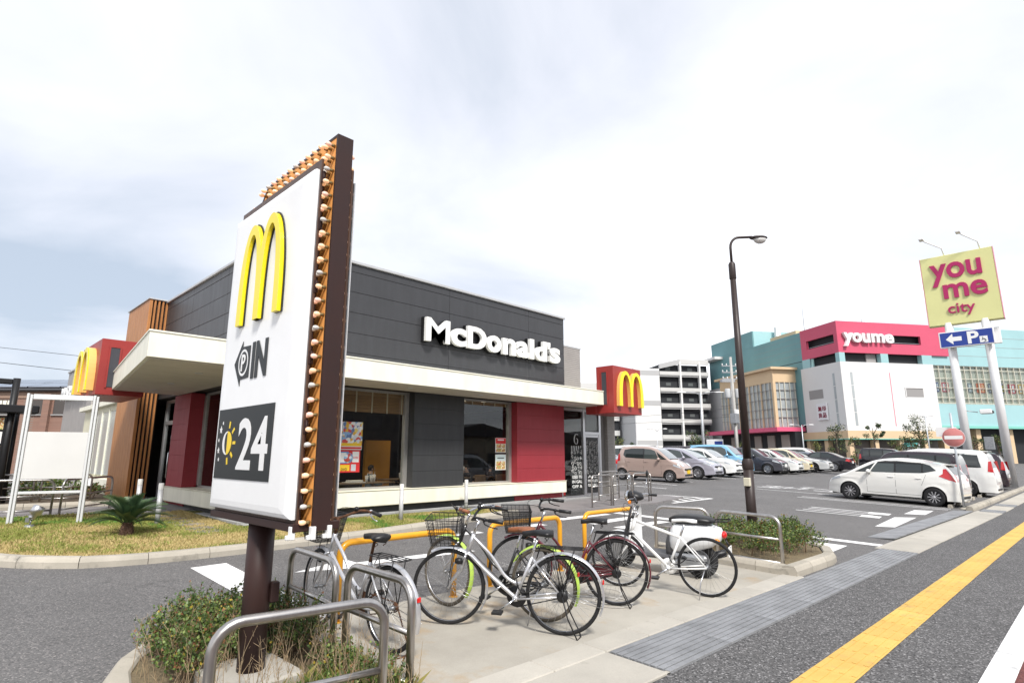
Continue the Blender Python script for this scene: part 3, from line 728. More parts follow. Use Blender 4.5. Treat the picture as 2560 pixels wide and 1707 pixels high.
# white chalk swirls on the films: rows of curls, with the few words that can be read
def swirl(m, cx, cz, s, y, rot, fl):
    pts = []
    for i in range(22):
        t = i/21; a = rot+fl*t*7.2; r_ = s*(1-t*.78)
        pts.append((cx+r_*math.cos(a)*.7, y, cz+r_*math.sin(a)))
    m.tube(pts, [s*.13*(1-.5*i/21) for i in range(22)], 5, flat=.3)
CHALK = M('chalk_white',(.72,.72,.70),.7)
sw = MB(); r5 = random.Random(5)
for rw in range(9):
    for cl in range(5):
        swirl(sw, 14.67+.13*cl+r5.uniform(-.02,.02), .98+.115*rw+r5.uniform(-.03,.03), r5.uniform(.05,.085), 10.943, r5.uniform(0,6), r5.choice((-1,1)))
part('chalk_swirls', sw, CHALK, ed_)
for i, s_ in enumerate(('ALL','PICKLES','OLD BILL')): part('chalk_words', xf(fit_text(s_,14.68,15.18,.80-.13*i,.88-.13*i,.004,.01), lambda x,y,z:(x,y+10.944,z)), CHALK, ed_)
sw = MB()
for rw in range(5):
    for cl in range(4):
        swirl(sw, 13.93+.135*cl+r5.uniform(-.02,.02), .98+.15*rw+r5.uniform(-.03,.03), r5.uniform(.06,.09), 10.95, r5.uniform(0,6), r5.choice((-1,1)))
for cl in range(5): sw.tube([(13.90+.11*cl,10.95,1.55+.04*cl),(13.90+.11*cl,10.95,1.78)],.02,5,flat=.3)
swirl(sw,14.14,1.95,.20,10.95,1.0,1)
part('chalk_swirls', sw, CHALK, ef)
for i, s_ in enumerate(('USED TO','IN GAL','OFF &')): part('chalk_words', xf(fit_text(s_,13.90,14.38,.80-.14*i,.89-.14*i,.004,.012), lambda x,y,z:(x,y+10.95,z)), CHALK, ef)
ext = part('fire_extinguisher', MB().lathe([(.0,.31),(.055,.31),(.06,.33),(.06,.60),(.045,.65),(.02,.67),(.02,.72)],(13.72,11.15,0),seg=14), REDL)
# ---------------------------------------------------------------- golden arches on red boxes
SIDEY = M('arch_return_plastic',(.80,.47,.14),.4)
def arches(name, parent, fn, W, H, depth):
    """M of two tapering arches; fn maps (u across, v up, d out) to world"""
    def curve(xc, a, h, p, n=26):
        return [(xc-a*math.cos(math.pi*i/n), h*max(math.sin(math.pi*i/n),0)**p) for i in range(n+1)]
    t1 = W*.118
    for k, (xl, xr) in enumerate(((0,W*.545),(W*.455,W))):
        xc = (xl+xr)/2; a = (xr-xl)/2; ai = a-(t1 if True else 0)
        out = curve(xc, a, H, .66); inn = curve(xc+(.012*W if k == 0 else -.012*W), a-W*.10, H*.90, .62)
        poly = out + inn[::-1]
        if k == 0: poly = [(x, max(z, .035*H) if x > xc else z) for x,z in poly]
        else: poly = [(x, max(z, .035*H) if x < xc else z) for x,z in poly]
        n = len(out)
        for nm, d0, d1, mt in (('arch_side',0,depth-.02,SIDEY),('arch',depth-.02+.0005,depth+.003*k,YPLAS)):
            m = MB(); vs = []; fs = []
            for d in (d0,d1):
                vs += [fn(x,z,d) for x,z in out] + [fn(x,z,d) for x,z in inn]
            for i in range(n-1):
                fs += [(i,i+1,n+i+1,n+i),(2*n+i,3*n+i,3*n+i+1,2*n+i+1),(i,2*n+i,2*n+i+1,i+1),(n+i,n+i+1,3*n+i+1,3*n+i)]
            fs += [(0,n,3*n,2*n),(n-1,3*n-1,4*n-1,2*n-1)]
            m.add(vs, fs); m.build(nm, mt, parent, off=O if parent.parent is rest or parent is rest else parent_off(parent))
def parent_off(p): return tuple(p.get('off', (0,0,0)))
def red_box(x0,x1,y0,y1,z0,z1,label):
    return part('red_sign_box', MB().bev(x0,x1,y0,y1,z0,z1,.008), REDBOX, label=label)
b1 = red_box(13.92,15.42,9.37,9.98,2.70,4.10,'red sign box with yellow arches at the entrance end of the canopy')
part('box_foot', MB().bev(13.90,15.40,9.985,10.38,2.70,2.93,.006), REDBOX, b1)
part('slot', MB().box(13.908,13.918,9.60,9.78,2.96,3.92), M('slot_dark',(.05,.05,.06),.5), b1)
part('slot_frame', MB().box(13.895,13.93,9.575,9.60,2.95,3.94).box(13.895,13.93,9.78,9.80,2.95,3.94).box(13.895,13.93,9.60,9.78,3.92,3.94), REDBOX, b1)
arches('arches', b1, lambda u,v,d: (14.06+u, 9.37-d, 2.91+v), 1.30, 1.05, .12)
b2 = red_box(2.55,3.48,15.37,17.45,2.82,4.09,'red sign box with yellow arches above the drive-through side')
part('slot', MB().box(2.73,2.91,15.358,15.368,3.0,3.90), M('slot_dark',(.05,.05,.06),.5), b2)
part('slot_frame', MB().box(2.70,2.73,15.345,15.38,2.98,3.92).box(2.91,2.94,15.345,15.38,2.98,3.92).box(2.73,2.91,15.345,15.38,3.90,3.92), REDBOX, b2)
arches('arches', b2, lambda u,v,d: (2.55-d, 17.25-u, 2.93+v), 1.60, 1.02, .16)
part('small_wing_sign', MB().bev(15.45,15.95,10.2,10.5,3.0,3.32,.01), CREAM)
# ---------------------------------------------------------------- wall lettering
lets = "McDonald's"
spans = [(7.975,8.70,4.155,4.725),(8.735,9.24,4.15,4.60),(9.29,9.935,4.155,4.725),(9.955,10.475,4.15,4.60),(10.54,11.045,4.155,4.60),(11.075,11.575,4.15,4.60),(11.615,11.79,4.155,4.725),(11.83,12.35,4.15,4.725),(12.37,12.50,4.53,4.725),(12.475,12.95,4.15,4.60)]
LETW = M('white_channel_letter',(.82,.82,.80),.4)
for ch, (a,b,c,d) in zip(lets, spans):
    bd_ = .018 if ch == 'M' else .036
    sh = fit_text(ch, a-.018, b+.018, c-.018, d+.018, .05, bd_+.008)
    bk = part('letter_back', xf(sh, lambda x,y,z:(x, 10.70+y, z)), BLACK)
    fr = fit_text(ch, a, b, c, d, .045, bd_)
    part('letter', xf(fr, lambda x,y,z:(x, 10.605+y, z)), LETW, bk)
# posters in the windows (the printed figures are left out: plain patches of colour only)
def patch_mat(name, cols, scale):
    m = bpy.data.materials.new(name); m.use_nodes = True; MATS[name] = m
    n = m.node_tree.nodes; L = m.node_tree.links; p = n['Principled BSDF']; p.inputs['Roughness'].default_value = .5
    t = n.new('ShaderNodeTexCoord'); v = n.new('ShaderNodeTexVoronoi'); v.inputs['Scale'].default_value = scale; L.new(t.outputs['Object'], v.inputs['Vector'])
    s_ = n.new('ShaderNodeSeparateColor'); L.new(v.outputs['Color'], s_.inputs[0]); r = n.new('ShaderNodeValToRGB'); r.color_ramp.interpolation = 'CONSTANT'
    q = r.color_ramp; q.elements[0].color = (*cols[0],1); q.elements[1].position = 1/len(cols); q.elements[1].color = (*cols[1],1)
    for i, c in enumerate(cols[2:], 2): e = q.elements.new(i/len(cols)); e.color = (*c,1)
    L.new(s_.outputs[0], r.inputs[0]); L.new(r.outputs[0], p.inputs['Base Color']); return m
PR = M('print_red',(.62,.03,.03),.45); PW = M('print_white',(.78,.78,.76),.45); PY = M('print_yellow',(.80,.52,.03),.45); PB = M('print_blue',(.12,.28,.55),.45)
POST = patch_mat('poster_patches', [(.75,.75,.74),(.25,.42,.66),(.72,.42,.05),(.6,.08,.07),(.78,.78,.76),(.12,.2,.4),(.62,.66,.7),(.8,.62,.15)], 16)
FOODP = patch_mat('food_patches', [(.55,.3,.1),(.7,.55,.25),(.3,.33,.1),(.5,.1,.06),(.78,.7,.5)], 30)
def poster(x0,x1,z0,z1,label,bands,gy=11.036):
    t = thing('poster', (x0,gy,z0), 0, label, 'poster')
    MB().bev(0,x1-x0,0,.006,0,z1-z0,.002).build('sheet', PW, t)
    for k, (nm,a,b,c,d,mt) in enumerate(bands):
        MB().box(a*(x1-x0),b*(x1-x0),-.0015-.0006*k,-.0005-.0003*k,c*(z1-z0),d*(z1-z0)).build(nm, mt, t)
    return t
p1 = poster(6.10,6.69,1.61,2.20,'colourful crowded poster at the top of the left window',[('picture',.0,1,.16,1,POST),('title_band',.02,.98,.13,.24,PY),('tagline',.02,.98,.03,.10,PR)])
p2 = poster(6.08,6.66,1.14,1.605,'red poster with round picture and price below the colourful one',[('ground',0,1,0,1,PR),('picture',.05,.52,.40,.93,PB),('picture_frame',.08,.48,.45,.88,PW),('price_panel',.68,.95,.45,.93,PW),('title',.05,.58,.07,.34,PY),('gadget',.64,.84,.06,.36,M('print_grey',(.5,.52,.54),.4))])
MB().lathe([(.0,-.004),(.11,-.004),(.11,-.0035)],(.30,0,.30),'y',20).build('disc_picture', patch_mat('disc_patches',[(.3,.55,.75),(.75,.78,.8),(.6,.1,.08),(.2,.35,.6)],18), p2)
xf(fit_text('¥490',.41,.53,.28,.33,.001,.0),lambda x,y,z:(x,y-.005,z)).build('price', PR, p2)
xf(fit_text('DVD',.14,.28,.035,.09,.001,.01),lambda x,y,z:(x,y-.006,z)).build('title_word', DGREY, p2)
poster(10.735,11.13,1.565,1.955,'red-topped menu poster in the right window',[('header',0.02,.98,.60,.98,PR),('header_text',.2,.8,.82,.90,PW),('food_picture',.06,.94,.04,.30,FOODP),('food_picture',.06,.94,.33,.58,FOODP)])
poster(10.735,11.13,1.11,1.515,'white menu poster with sandwiches below the red-topped one',[('header',.02,.98,.62,.97,M('print_mint',(.62,.74,.72),.5)),('header_text',.18,.82,.74,.80,DGREY),('food_picture',.06,.94,.05,.56,FOODP)])
# ================================================================== the pole sign
SX, SY, SZ = 1.60, 3.78, gz(1.6,3.78)
sign = thing('pole_sign', (SX,SY,SZ), 0, 'tall white pole sign with yellow arches, arrow and 24 hours, edged by bulbs', 'sign')
def sp(name, m, mat, parent=None, label=None): return m.build(name, mat, parent or sign, off=(SX,SY,SZ), label=label)
sp('pole', MB().tube([(SX,SY,SZ+.19),(SX,SY,1.14)], .080, 28), BROWN)
sp('pole_hatch', MB().bev(SX+.055,SX+.108,SY-.085,SY-.03,.60,.72,.006), BROWN)
sp('footing', MB().bev(1.37,1.83,3.52,4.06,SZ-.1,SZ+.19,.015), SLAB)
BPOLY = [(3.05,1.09),(3.05,3.49),(4.10,3.49),(4.44,3.12),(4.44,1.09)]      # outline of the surround in (y,z)
BIN = [(3.068,1.11),(3.068,3.472),(4.09,3.472),(4.42,3.11),(4.42,1.11)]
fr = sp('board', MB().prism(BIN,1.581,1.661,'x'), BROWN)
for i in range(5):
    j = (i+1) % 5; m = MB(); q = [BPOLY[i],BPOLY[j],BIN[j],BIN[i]]
    m.prism(q,1.567,1.675,'x'); sp('surround_plate', m, BROWN, fr)
for xx in (1.570,1.662): sp('board_face', MB().prism(BIN,xx,xx+.01,'x'), ORANGE, fr)
GRAIN = M('grained_brown_steel',(.085,.045,.028),.4,0,(8,.4,(.045,.025,.018)),stretch=(6,6,.3))
for (x0,x1) in ((1.503,1.519),(1.714,1.730)): sp('inner_frame', MB().bev(x0,x1,3.115,4.36,1.10,3.32,.003), GRAIN, fr)
for (x0,x1) in ((1.5195,1.534),(1.699,1.7135)): sp('inner_frame', MB().bev(x0,x1,3.128,4.35,1.105,3.30,.003), BROWN, fr)
sp('base_tray', MB().bev(1.48,1.76,3.10,4.37,1.085,1.13,.004), BROWN, fr)
for zz in (1.22,1.62,2.02,2.45,2.85,3.16):
    sp('hinge', MB().box(1.506,1.533,3.109,3.1145,zz,zz+.075).cyl((1.5193,3.107,zz),(1.5193,3.107,zz+.075),.0045,seg=8), BROWN, fr)
    for dz in (.02,.055): sp('screw', MB().ell((1.517,3.108,zz+dz),.003,.003,.003,6,4).ell((1.528,3.108,zz+dz),.003,.003,.003,6,4), BLACKM, fr)
for (x0,y) in ((1.560,3.05),(1.655,3.05),(1.475,3.12)): sp('corner_lug', MB().bev(x0,x0+.026,y-.012,y+.025,1.045,1.115,.003).bev(x0-.02,x0,y-.005,y+.02,1.045,1.07,.004), WHITE, fr)
def panel(x_face, x_back, label):
    """white light box: flat front, wide soft chamfer, straight sides"""
    m = MB(); s_ = 1 if x_back > x_face else -1; rings = []
    for (x,ins) in ((x_back,0),(x_face+s_*.022,0),(x_face+s_*.012,.012),(x_face+s_*.003,.06),(x_face,.13)):
        rings.append([(x,3.118+ins,1.15+ins*.45),(x,4.36-ins*.5,1.15+ins*.45),(x,4.36-ins*.5,3.24-ins*.45),(x,3.118+ins,3.24-ins*.45)])
    vs = [p for r_ in rings for p in r_]; fs = [(i*4+k,i*4+(k+1)%4,(i+1)*4+(k+1)%4,(i+1)*4+k) for i in range(len(rings)-1) for k in range(4)]+[(3,2,1,0),tuple(range(len(vs)-4,len(vs)))]
    m.add(vs,fs); return sp('light_box', m, WPLAS, label=label)
lb = panel(1.455,1.495,'white light box with arches and lettering'); panel(1.768,1.745,'white light box on the far side')
for (x0,x1) in ((1.4955,1.5025),(1.7375,1.7445)): sp('box_edge', MB().box(x0,x1,3.120,4.355,1.152,3.238), GALV, fr)
# ball bulbs in two staggered rows round the edge, both faces
BULB = [M('bulb_glass_warm',(.90,.60,.40),.15,0,(9,.12),coat=.7,emis=((1,.55,.25),.22)), M('bulb_glass_clear',(.62,.60,.56),.12,0,(9,.12),coat=.7), M('bulb_glass_pink',(.88,.58,.48),.15,0,coat=.7,emis=((1,.5,.3),.16))]
BRASS = M('bulb_socket_brass',(.30,.22,.10),.4,.7)
bsrc = []
for bm_ in BULB:
    so = MB().lathe([(.0,0),(.0105,0),(.0115,-.012),(.0095,-.022),(.0085,-.028)],(0,0,0),'x',10)
    gl = MB().lathe([(.008,-.026),(.0115,-.031),(.0138,-.038),(.0145,-.046),(.0132,-.054),(.0095,-.060),(.004,-.0635),(.0,-.064)],(0,0,0),'x',12)
    b = so.build('bulb', BRASS, fr); g_ = gl.build('bulb_glass', bm_, fr); bsrc.append((b,g_))
spots = []
for k in range(28):
    z = 1.135+.0845*k; spots.append((3.088,z,k%4==1)); spots.append((3.130,z-.004,k%4==1))
for k in range(1,12): spots.append((3.098+.088*k,3.432,k%5==0))
for k in range(2,11): spots.append((3.06+.088*k,3.355,k%6==1))
for k in range(4): spots.append((4.10+.083*k,3.41-.089*k,k==3)); 
for k in range(24): spots.append((4.385,1.15+.0845*k,k%4==0))
for i, (y,z,clear) in enumerate(spots):
    for sgn, xf_ in ((1,1.570),(-1,1.672)):
        k = 1 if clear else (0 if rnd.random() < .6 else 2)
        b, g_ = bsrc[k]
        b2_ = inst(b,'bulb',fr); g2_ = inst(g_,'bulb_glass',fr)
        for q in (b2_, g2_):
            q.location = (xf_-SX, y-SY+(.045 if sgn < 0 else 0), z-SZ); q.rotation_euler = (0, 0 if sgn == 1 else math.pi, 0)
for b, g_ in bsrc:
    bpy.data.objects.remove(b); bpy.data.objects.remove(g_)
# printed matter on the near face (plane x = 1.455, reading left to right along -y)
def face(u, v, d): return (1.454-d, 4.33-u, v)     # u measured from the left edge of the panel
def arch_on(parent, fn, W, H, depth):
    def curve(xc, a, h, p, n=26): return [(xc-a*math.cos(math.pi*i/n), h*max(math.sin(math.pi*i/n),0)**p) for i in range(n+1)]
    for k, (xl,xr) in enumerate(((0,W*.545),(W*.455,W))):
        xc = (xl+xr)/2; a = (xr-xl)/2
        for nm, gr, d0, d1, mt in (('arch_backing',.012,0,.012,DGREY),('arch',0,.0125,.045+.003*k,YPLAS)):
            out = curve(xc,a+gr,H+gr,.68); inn = curve(xc,a-W*.112-gr,H*.90-gr,.63); n = len(out)
            vs = []; fs = []
            for d in (d0+.0006*k,d1): vs += [fn(x,z,d) for x,z in out]+[fn(x,z,d) for x,z in inn]
            for i in range(n-1): fs += [(i,i+1,n+i+1,n+i),(2*n+i,3*n+i,3*n+i+1,2*n+i+1),(i,2*n+i,2*n+i+1,i+1),(n+i,n+i+1,3*n+i+1,3*n+i)]
            fs += [(0,n,3*n,2*n),(n-1,3*n-1,4*n-1,2*n-1)]
            sp(nm, MB().add(vs,fs), mt, lb)
arch_on(lb, lambda u,v,d: face(.245+u,2.378+v,d*.7), .675, .70, .0)
def fprism(name, poly, mat, d0=.0002, d1=.003): 
    m = MB(); n = len(poly)
    vs = [face(a,b,d0) for a,b in poly]+[face(a,b,d1) for a,b in poly]
    m.add(vs, [tuple(range(n)), tuple(range(2*n-1,n-1,-1))]+[(i,n+i,n+(i+1)%n,(i+1)%n) for i in range(n)])
    return sp(name, m, mat, lb)
def ftext(name, s, u0,u1,z0,z1, mat, d=.004, bold=.0):
    m = fit_text(s, u0,u1,z0,z1,.001,bold); return sp(name, xf(m, lambda x,y,z: face(x,z,d-y)), mat, lb)
fprism('arrow', [(.225,2.115),(.35,2.265),(.352,2.225),(.485,2.22),(.485,2.005),(.345,2.00),(.345,1.955)], DGREY)
def ring(cu, cv, r0, r1, n=32, a0=0, a1=360):
    return [(cu+r1*math.cos(R(a0+(a1-a0)*i/n)), cv+r1*math.sin(R(a0+(a1-a0)*i/n))) for i in range(n+1)]+[(cu+r0*math.cos(R(a1-(a1-a0)*i/n)), cv+r0*math.sin(R(a1-(a1-a0)*i/n))) for i in range(n+1)]
PWH = M('print_white_gloss',(.80,.80,.79),.35)
m = MB(); rg = [(.385+.082*math.cos(R(a)),2.113+.092*math.sin(R(a))) for a in range(0,360,12)]; ri = [(.385+.066*math.cos(R(a)),2.113+.075*math.sin(R(a))) for a in range(0,360,12)]
n = len(rg); m.add([face(*p,.0045) for p in rg]+[face(*p,.0045) for p in ri], [(i,(i+1)%n,n+(i+1)%n,n+i) for i in range(n)]); sp('circle', m, PWH, lb)
ftext('letter_p','P',.352,.418,2.055,2.17,PWH,.005,.02)
ftext('word_in','IN',.52,.765,1.99,2.235,DGREY,.003,.045)
fprism('black_panel', [(.035,1.81),(.94,1.81),(.93,1.345),(.035,1.345)], DGREY)
ftext('number','24',.42,.885,1.408,1.735,PWH,.0045,.02)
SUNC = (.23,1.58)
fprism('half_sun', [(SUNC[0]+.078*math.cos(R(a)),SUNC[1]+.078*math.sin(R(a))) for a in range(-90,91,10)], M('print_sun_yellow',(.85,.60,.02),.4), .0035,.005)
fprism('half_moon', [(SUNC[0]-.004+.078*math.cos(R(a)),SUNC[1]+.078*math.sin(R(a))) for a in range(90,271,10)]+[(SUNC[0]-.004-.045*math.cos(R(a)),SUNC[1]+.07*math.sin(R(a))) for a in range(-90,91,15)], PWH, .0035,.005)
for a in (-78,-40,0,40,78):
    c_, s_ = math.cos(R(a)), math.sin(R(a)); w_ = .010
    fprism('ray', [(SUNC[0]+.10*c_-w_*s_*-1,SUNC[1]+.10*s_-w_*c_),(SUNC[0]+.145*c_+w_*s_,SUNC[1]+.145*s_-w_*c_),(SUNC[0]+.145*c_-w_*s_,SUNC[1]+.145*s_+w_*c_),(SUNC[0]+.10*c_-w_*s_,SUNC[1]+.10*s_+w_*c_)], MATS['print_sun_yellow'], .0035,.005)
for (du,dv,r_) in ((-.13,.09,.028),(-.10,.135,.013),(-.155,.02,.014),(-.145,-.05,.022),(-.13,-.11,.014)):
    fprism('star', [(SUNC[0]+du+(r_ if i%2==0 else r_*.45)*math.cos(R(90+36*i)), SUNC[1]+dv+(r_ if i%2==0 else r_*.45)*math.sin(R(90+36*i))) for i in range(10)], PWH, .0035,.005)
# ================================================================== railings
def u_rail(name, p0, p1, h, bars, r, mat, label, cat='railing', group=None, cr=.13, br=None):
    x0,y0 = p0; x1,y1 = p1
    t = thing(name, (x0,y0,gz(x0,y0)), 0, label, cat, group)
    L = math.hypot(x1-x0,y1-y0); ux, uy = (x1-x0)/L, (y1-y0)/L; dzz = gz(x1,y1)-gz(x0,y0)
    def P(s, z): return (ux*s, uy*s, z+dzz*s/L)
    pts = [P(0,-.02),P(0,h-cr)]+[P(cr-cr*math.cos(R(a)),h-cr+cr*math.sin(R(a))) for a in range(15,91,15)]+[P(L-cr+cr*math.sin(R(a)),h-cr+cr*math.cos(R(a))) for a in range(0,91,15)]+[P(L,-.02)]
    MB().tube(pts, r, 14).build('hoop', mat, t)
    for b in bars: MB().cyl(P(0,b),P(L,b),(br or r*.72),seg=10).build('cross_bar', mat, t)
    for s in (0,L): MB().lathe([(r*1.5,.0),(r*1.5,.012),(r*1.05,.016)],P(s,0),seg=14).build('collar', mat, t)
    return t
G1 = 'stainless hoops by the bicycle pad'
u_rail('hoop_railing',(1.06,2.94),(1.90,2.81),.72,(.37,.12),.0255,STEEL,'nearest stainless hoop railing in front of the sign pole',group=G1)
u_rail('hoop_railing',(2.22,4.64),(2.20,3.88),.72,(.43,.15),.0235,STEEL,'stainless hoop railing behind the sign pole, beyond the other one by the shrubs',group=G1)
u_rail('hoop_railing',(2.23,3.77),(2.24,3.03),.72,(.43,.15),.0255,STEEL,'stainless hoop railing right of the sign pole, overlapping the leftmost bicycle',group=G1)
u_rail('hoop_railing',(8.02,4.72),(8.36,4.03),.72,(.43,.15),.0235,STEEL,'stainless hoop railing behind the scooter',group=G1)
u_rail('hoop_railing',(8.25,3.86),(8.20,2.95),.72,(.43,.13),.0235,STEEL,'stainless hoop railing in front of the shrub bed with the lamp post',group=G1)
G2 = 'yellow hoops at the back of the bicycle pad'
u_rail('yellow_hoop',(2.78,4.86),(4.13,4.87),.67,(),.031,YRAIL,'left yellow hoop rail, behind the leftmost bicycle',group=G2,cr=.11)
u_rail('yellow_hoop',(4.74,4.96),(6.02,4.97),.67,(),.031,YRAIL,'middle yellow hoop rail, behind the lime and dark red bicycles',group=G2,cr=.11)
u_rail('yellow_hoop',(6.62,5.02),(7.92,5.05),.67,(),.031,YRAIL,'right yellow hoop rail, behind the scooter handlebar',group=G2,cr=.11)
G3 = 'stainless hoops at the restaurant entrance'
for (a,b,lab) in (((12.54,9.23),(13.40,9.22),'left hoop railing before the restaurant door'),((13.47,9.2),(14.42,9.22),'middle hoop railing before the restaurant door'),((14.56,9.24),(15.42,9.26),'right hoop railing before the restaurant door'),((15.62,9.3),(15.75,10.2),'hoop railing at the outer end of the entrance row, set crosswise'),((14.2,10.2),(15.4,10.3),'hoop railing farther back beside the tiled column')):
    u_rail('hoop_railing',a,b,.87,(.58,.2),.021,STEEL,lab,group=G3,cr=.12)
G4 = 'hoops along the tiled walk'
for (a,b,lab) in (((.9,14.3),(1.92,14.14),'hoop railing by the tiled walk, seen through the white board legs'),((2.06,14.16),(3.1,15.35),'hoop railing by the tiled walk, right of the white board'),((.5,17.7),(2.0,17.55),'far hoop railing in front of the planting, left one'),((2.15,17.6),(3.1,17.5),'far hoop railing in front of the planting, right one'),((-.3,14.5),(.8,14.32),'hoop railing by the tiled walk at the left picture edge')):
    u_rail('hoop_railing',a,b,.74,(.44,.18),.022,STEEL,lab,group=G4,cr=.13)
# ================================================================== bollards, board, spotlight, stepping stones
BOLM = M('bollard_grey_white',(.55,.55,.56),.4,.2,(6,.1))
for (x,y,lab) in ((3.11,11.74,'white bollard on the lawn right of the sago palm'),(3.09,13.06,'white bollard behind the sago palm before the wood tower'),(6.84,9.71,'white bollard before the window with the bamboo blind'),(9.1,10.33,'white bollard before the charcoal panel, nearest the entrance')):
    b = thing('bollard',(x,y,gz(x,y)+.08),0,lab,'bollard','bollards on the lawn')
    MB().tube([(0,0,-.05),(0,0,.60)],.042,18).build('post', BOLM, b); MB().lathe([(.0432,.602),(.0432,.70),(.036,.712),(0,.714)],seg=18).build('cap', M('bollard_cap',(.72,.71,.68),.5,0,(5,.1)), b)
bx0, by0, bx1, by1 = 1.243,13.009,2.144,12.667
wb = thing('notice_board',(bx0,by0,gz(bx0,by0)+.08),math.atan2(by1-by0,bx1-bx0),'white aluminium notice board frame with a blank panel standing on the lawn','board')
WL = math.hypot(bx1-bx0,by1-by0); WBM = M('white_board_panel',(.62,.615,.60),.5,0,(1.2,.05)); ALW = M('white_aluminium',(.68,.69,.69),.35,.25)
for s in (0,WL): 
    MB().bev(s-.045,s-.008,-.03,.03,-.05,2.22,.006).build('post', ALW, wb); MB().bev(s+.002,s+.04,-.025,.035,-.05,2.20,.006).build('post', ALW, wb)
MB().bev(.045,WL-.05,-.02,.03,2.12,2.21,.005).build('top_rail', ALW, wb)
MB().bev(.045,WL-.05,-.008,.012,.75,1.555,.003).build('panel', WBM, wb)
MB().bev(.045,WL-.05,-.015,.02,.50,.545,.004).build('bottom_rail', ALW, wb)
MB().bev(WL+.05,WL+.09,-.03,.02,.62,.75,.004).build('tag', WHITE, wb)
spx, spy = 1.44,12.40
sl_ = thing('ground_spotlight',(spx,spy,gz(spx,spy)+.08),R(20),'small silver spotlight tilted up on the lawn','spotlight')
MB().lathe([(.0,.06),(.055,.055),(.075,.02),(.08,-.02)],seg=18).build('base', GALV, sl_)
MB().tube([(0,0,.05),(.01,0,.13)],.012,8).box(-.05,-.042,-.05,.05,.10,.17).build('bracket', GALV, sl_)
Mx = Matrix.Rotation(R(28),4,'Y')
hd = MB().lathe([(0,-.06),(.035,-.06),(.05,-.03),(.052,.03),(.085,.035),(.088,.16),(.078,.165),(.075,.10),(0,.09)],seg=20)
hd.v = [tuple((Mx @ Vector(p))+Vector((.03,0,.19))) for p in hd.v]; hd.build('lamp_head', ALU, sl_)
for k, (x,y) in enumerate(((3.51,12.77),(3.505,12.28),(3.49,11.82),(3.51,11.37),(3.49,10.80),(3.5,10.35))):
    m = MB(); m.bev(-.22,.22,-.15,.15,-.04,.0,.012); o = m.build('stepping_stone', PAVER); o.location = (x,y,gz(x,y)+.105); o.rotation_euler = (0,0,rnd.uniform(-.1,.1))
    tag(o,('stepping stone farthest from the camera, by the bollard','second stepping stone from the far bollard','third stepping stone from the far bollard','fourth stepping stone, half hidden by the pole sign','fifth stepping stone, nearly behind the pole sign','nearest stepping stone behind the pole sign')[k],'stepping stone','stepping stones in the lawn')
# ================================================================== sago palm
PX, PY = 2.41,10.61
palm = thing('sago_palm',(PX,PY,gz(PX,PY)+.08),0,'low sago palm with stiff dark fronds on the lawn','palm')
tk = MB(); 
tk.lathe([(.10,-.03),(.095,.05),(.085,.14),(.06,.20),(.0,.21)],seg=14)
for k in range(70):
    a = k*2.4; h = .005+.19*k/70; r0 = .095-.03*k/70
    c_, s_ = math.cos(a), math.sin(a)
    tk.add([(r0*c_-.016*s_,r0*s_+.016*c_,h),(r0*c_+.016*s_,r0*s_-.016*c_,h),((r0+.03)*c_,(r0+.03)*s_,h+.045)],[(0,1,2)])
tk.build('trunk', M('palm_trunk',(.10,.055,.035),.9,0,(30,.5)), palm)
PALMM = [M('palm_green',(.045,.09,.038),.4,0,(6,.2)), M('palm_green_light',(.08,.135,.05),.45,0,(6,.2))]
def frond_mesh(L, seed):
    r_ = random.Random(seed); m = MB(); pts = []
    for i in range(9):
        t = i/8; pts.append((L*t*.96, 0, L*(.55*t-.62*t*t)))
    m.tube(pts,[.008*(1-.75*i/8) for i in range(9)],4)
    for i in range(34):
        t = .12+.86*i/33; x = L*t*.96; z = L*(.55*t-.62*t*t); ln = .20*math.sin(math.pi*(.18+.75*t))*(.9+.2*r_.random())*L/.75
        for s in (-1,1):
            tx, ty, tz = x+ln*.55, s*ln*.72, z+ln*.34
            m.add([(x-.006,0,z),(x+.009,0,z),(x+ln*.3+.006,s*ln*.36,z+ln*.2),(tx,ty,tz)],[(0,1,2,3)])
    return m
fsrc = [frond_mesh(.52+.05*k, k) for k in range(3)]
fobj = [None]*3
for k in range(26):
    i = k % 3
    if fobj[i] is None: fobj[i] = fsrc[i].build('frond', PALMM[i % 2], palm); o = fobj[i]
    else: o = inst(fobj[i],'frond',palm)
    tilt = R(6+62*(k/26)**.8) - R(2)
    o.location = (.03*math.cos(k*2.4),.03*math.sin(k*2.4),.17+.03*k/30); o.rotation_euler = (rnd.uniform(-.2,.2), -tilt*1.0+.12, k*2.399)
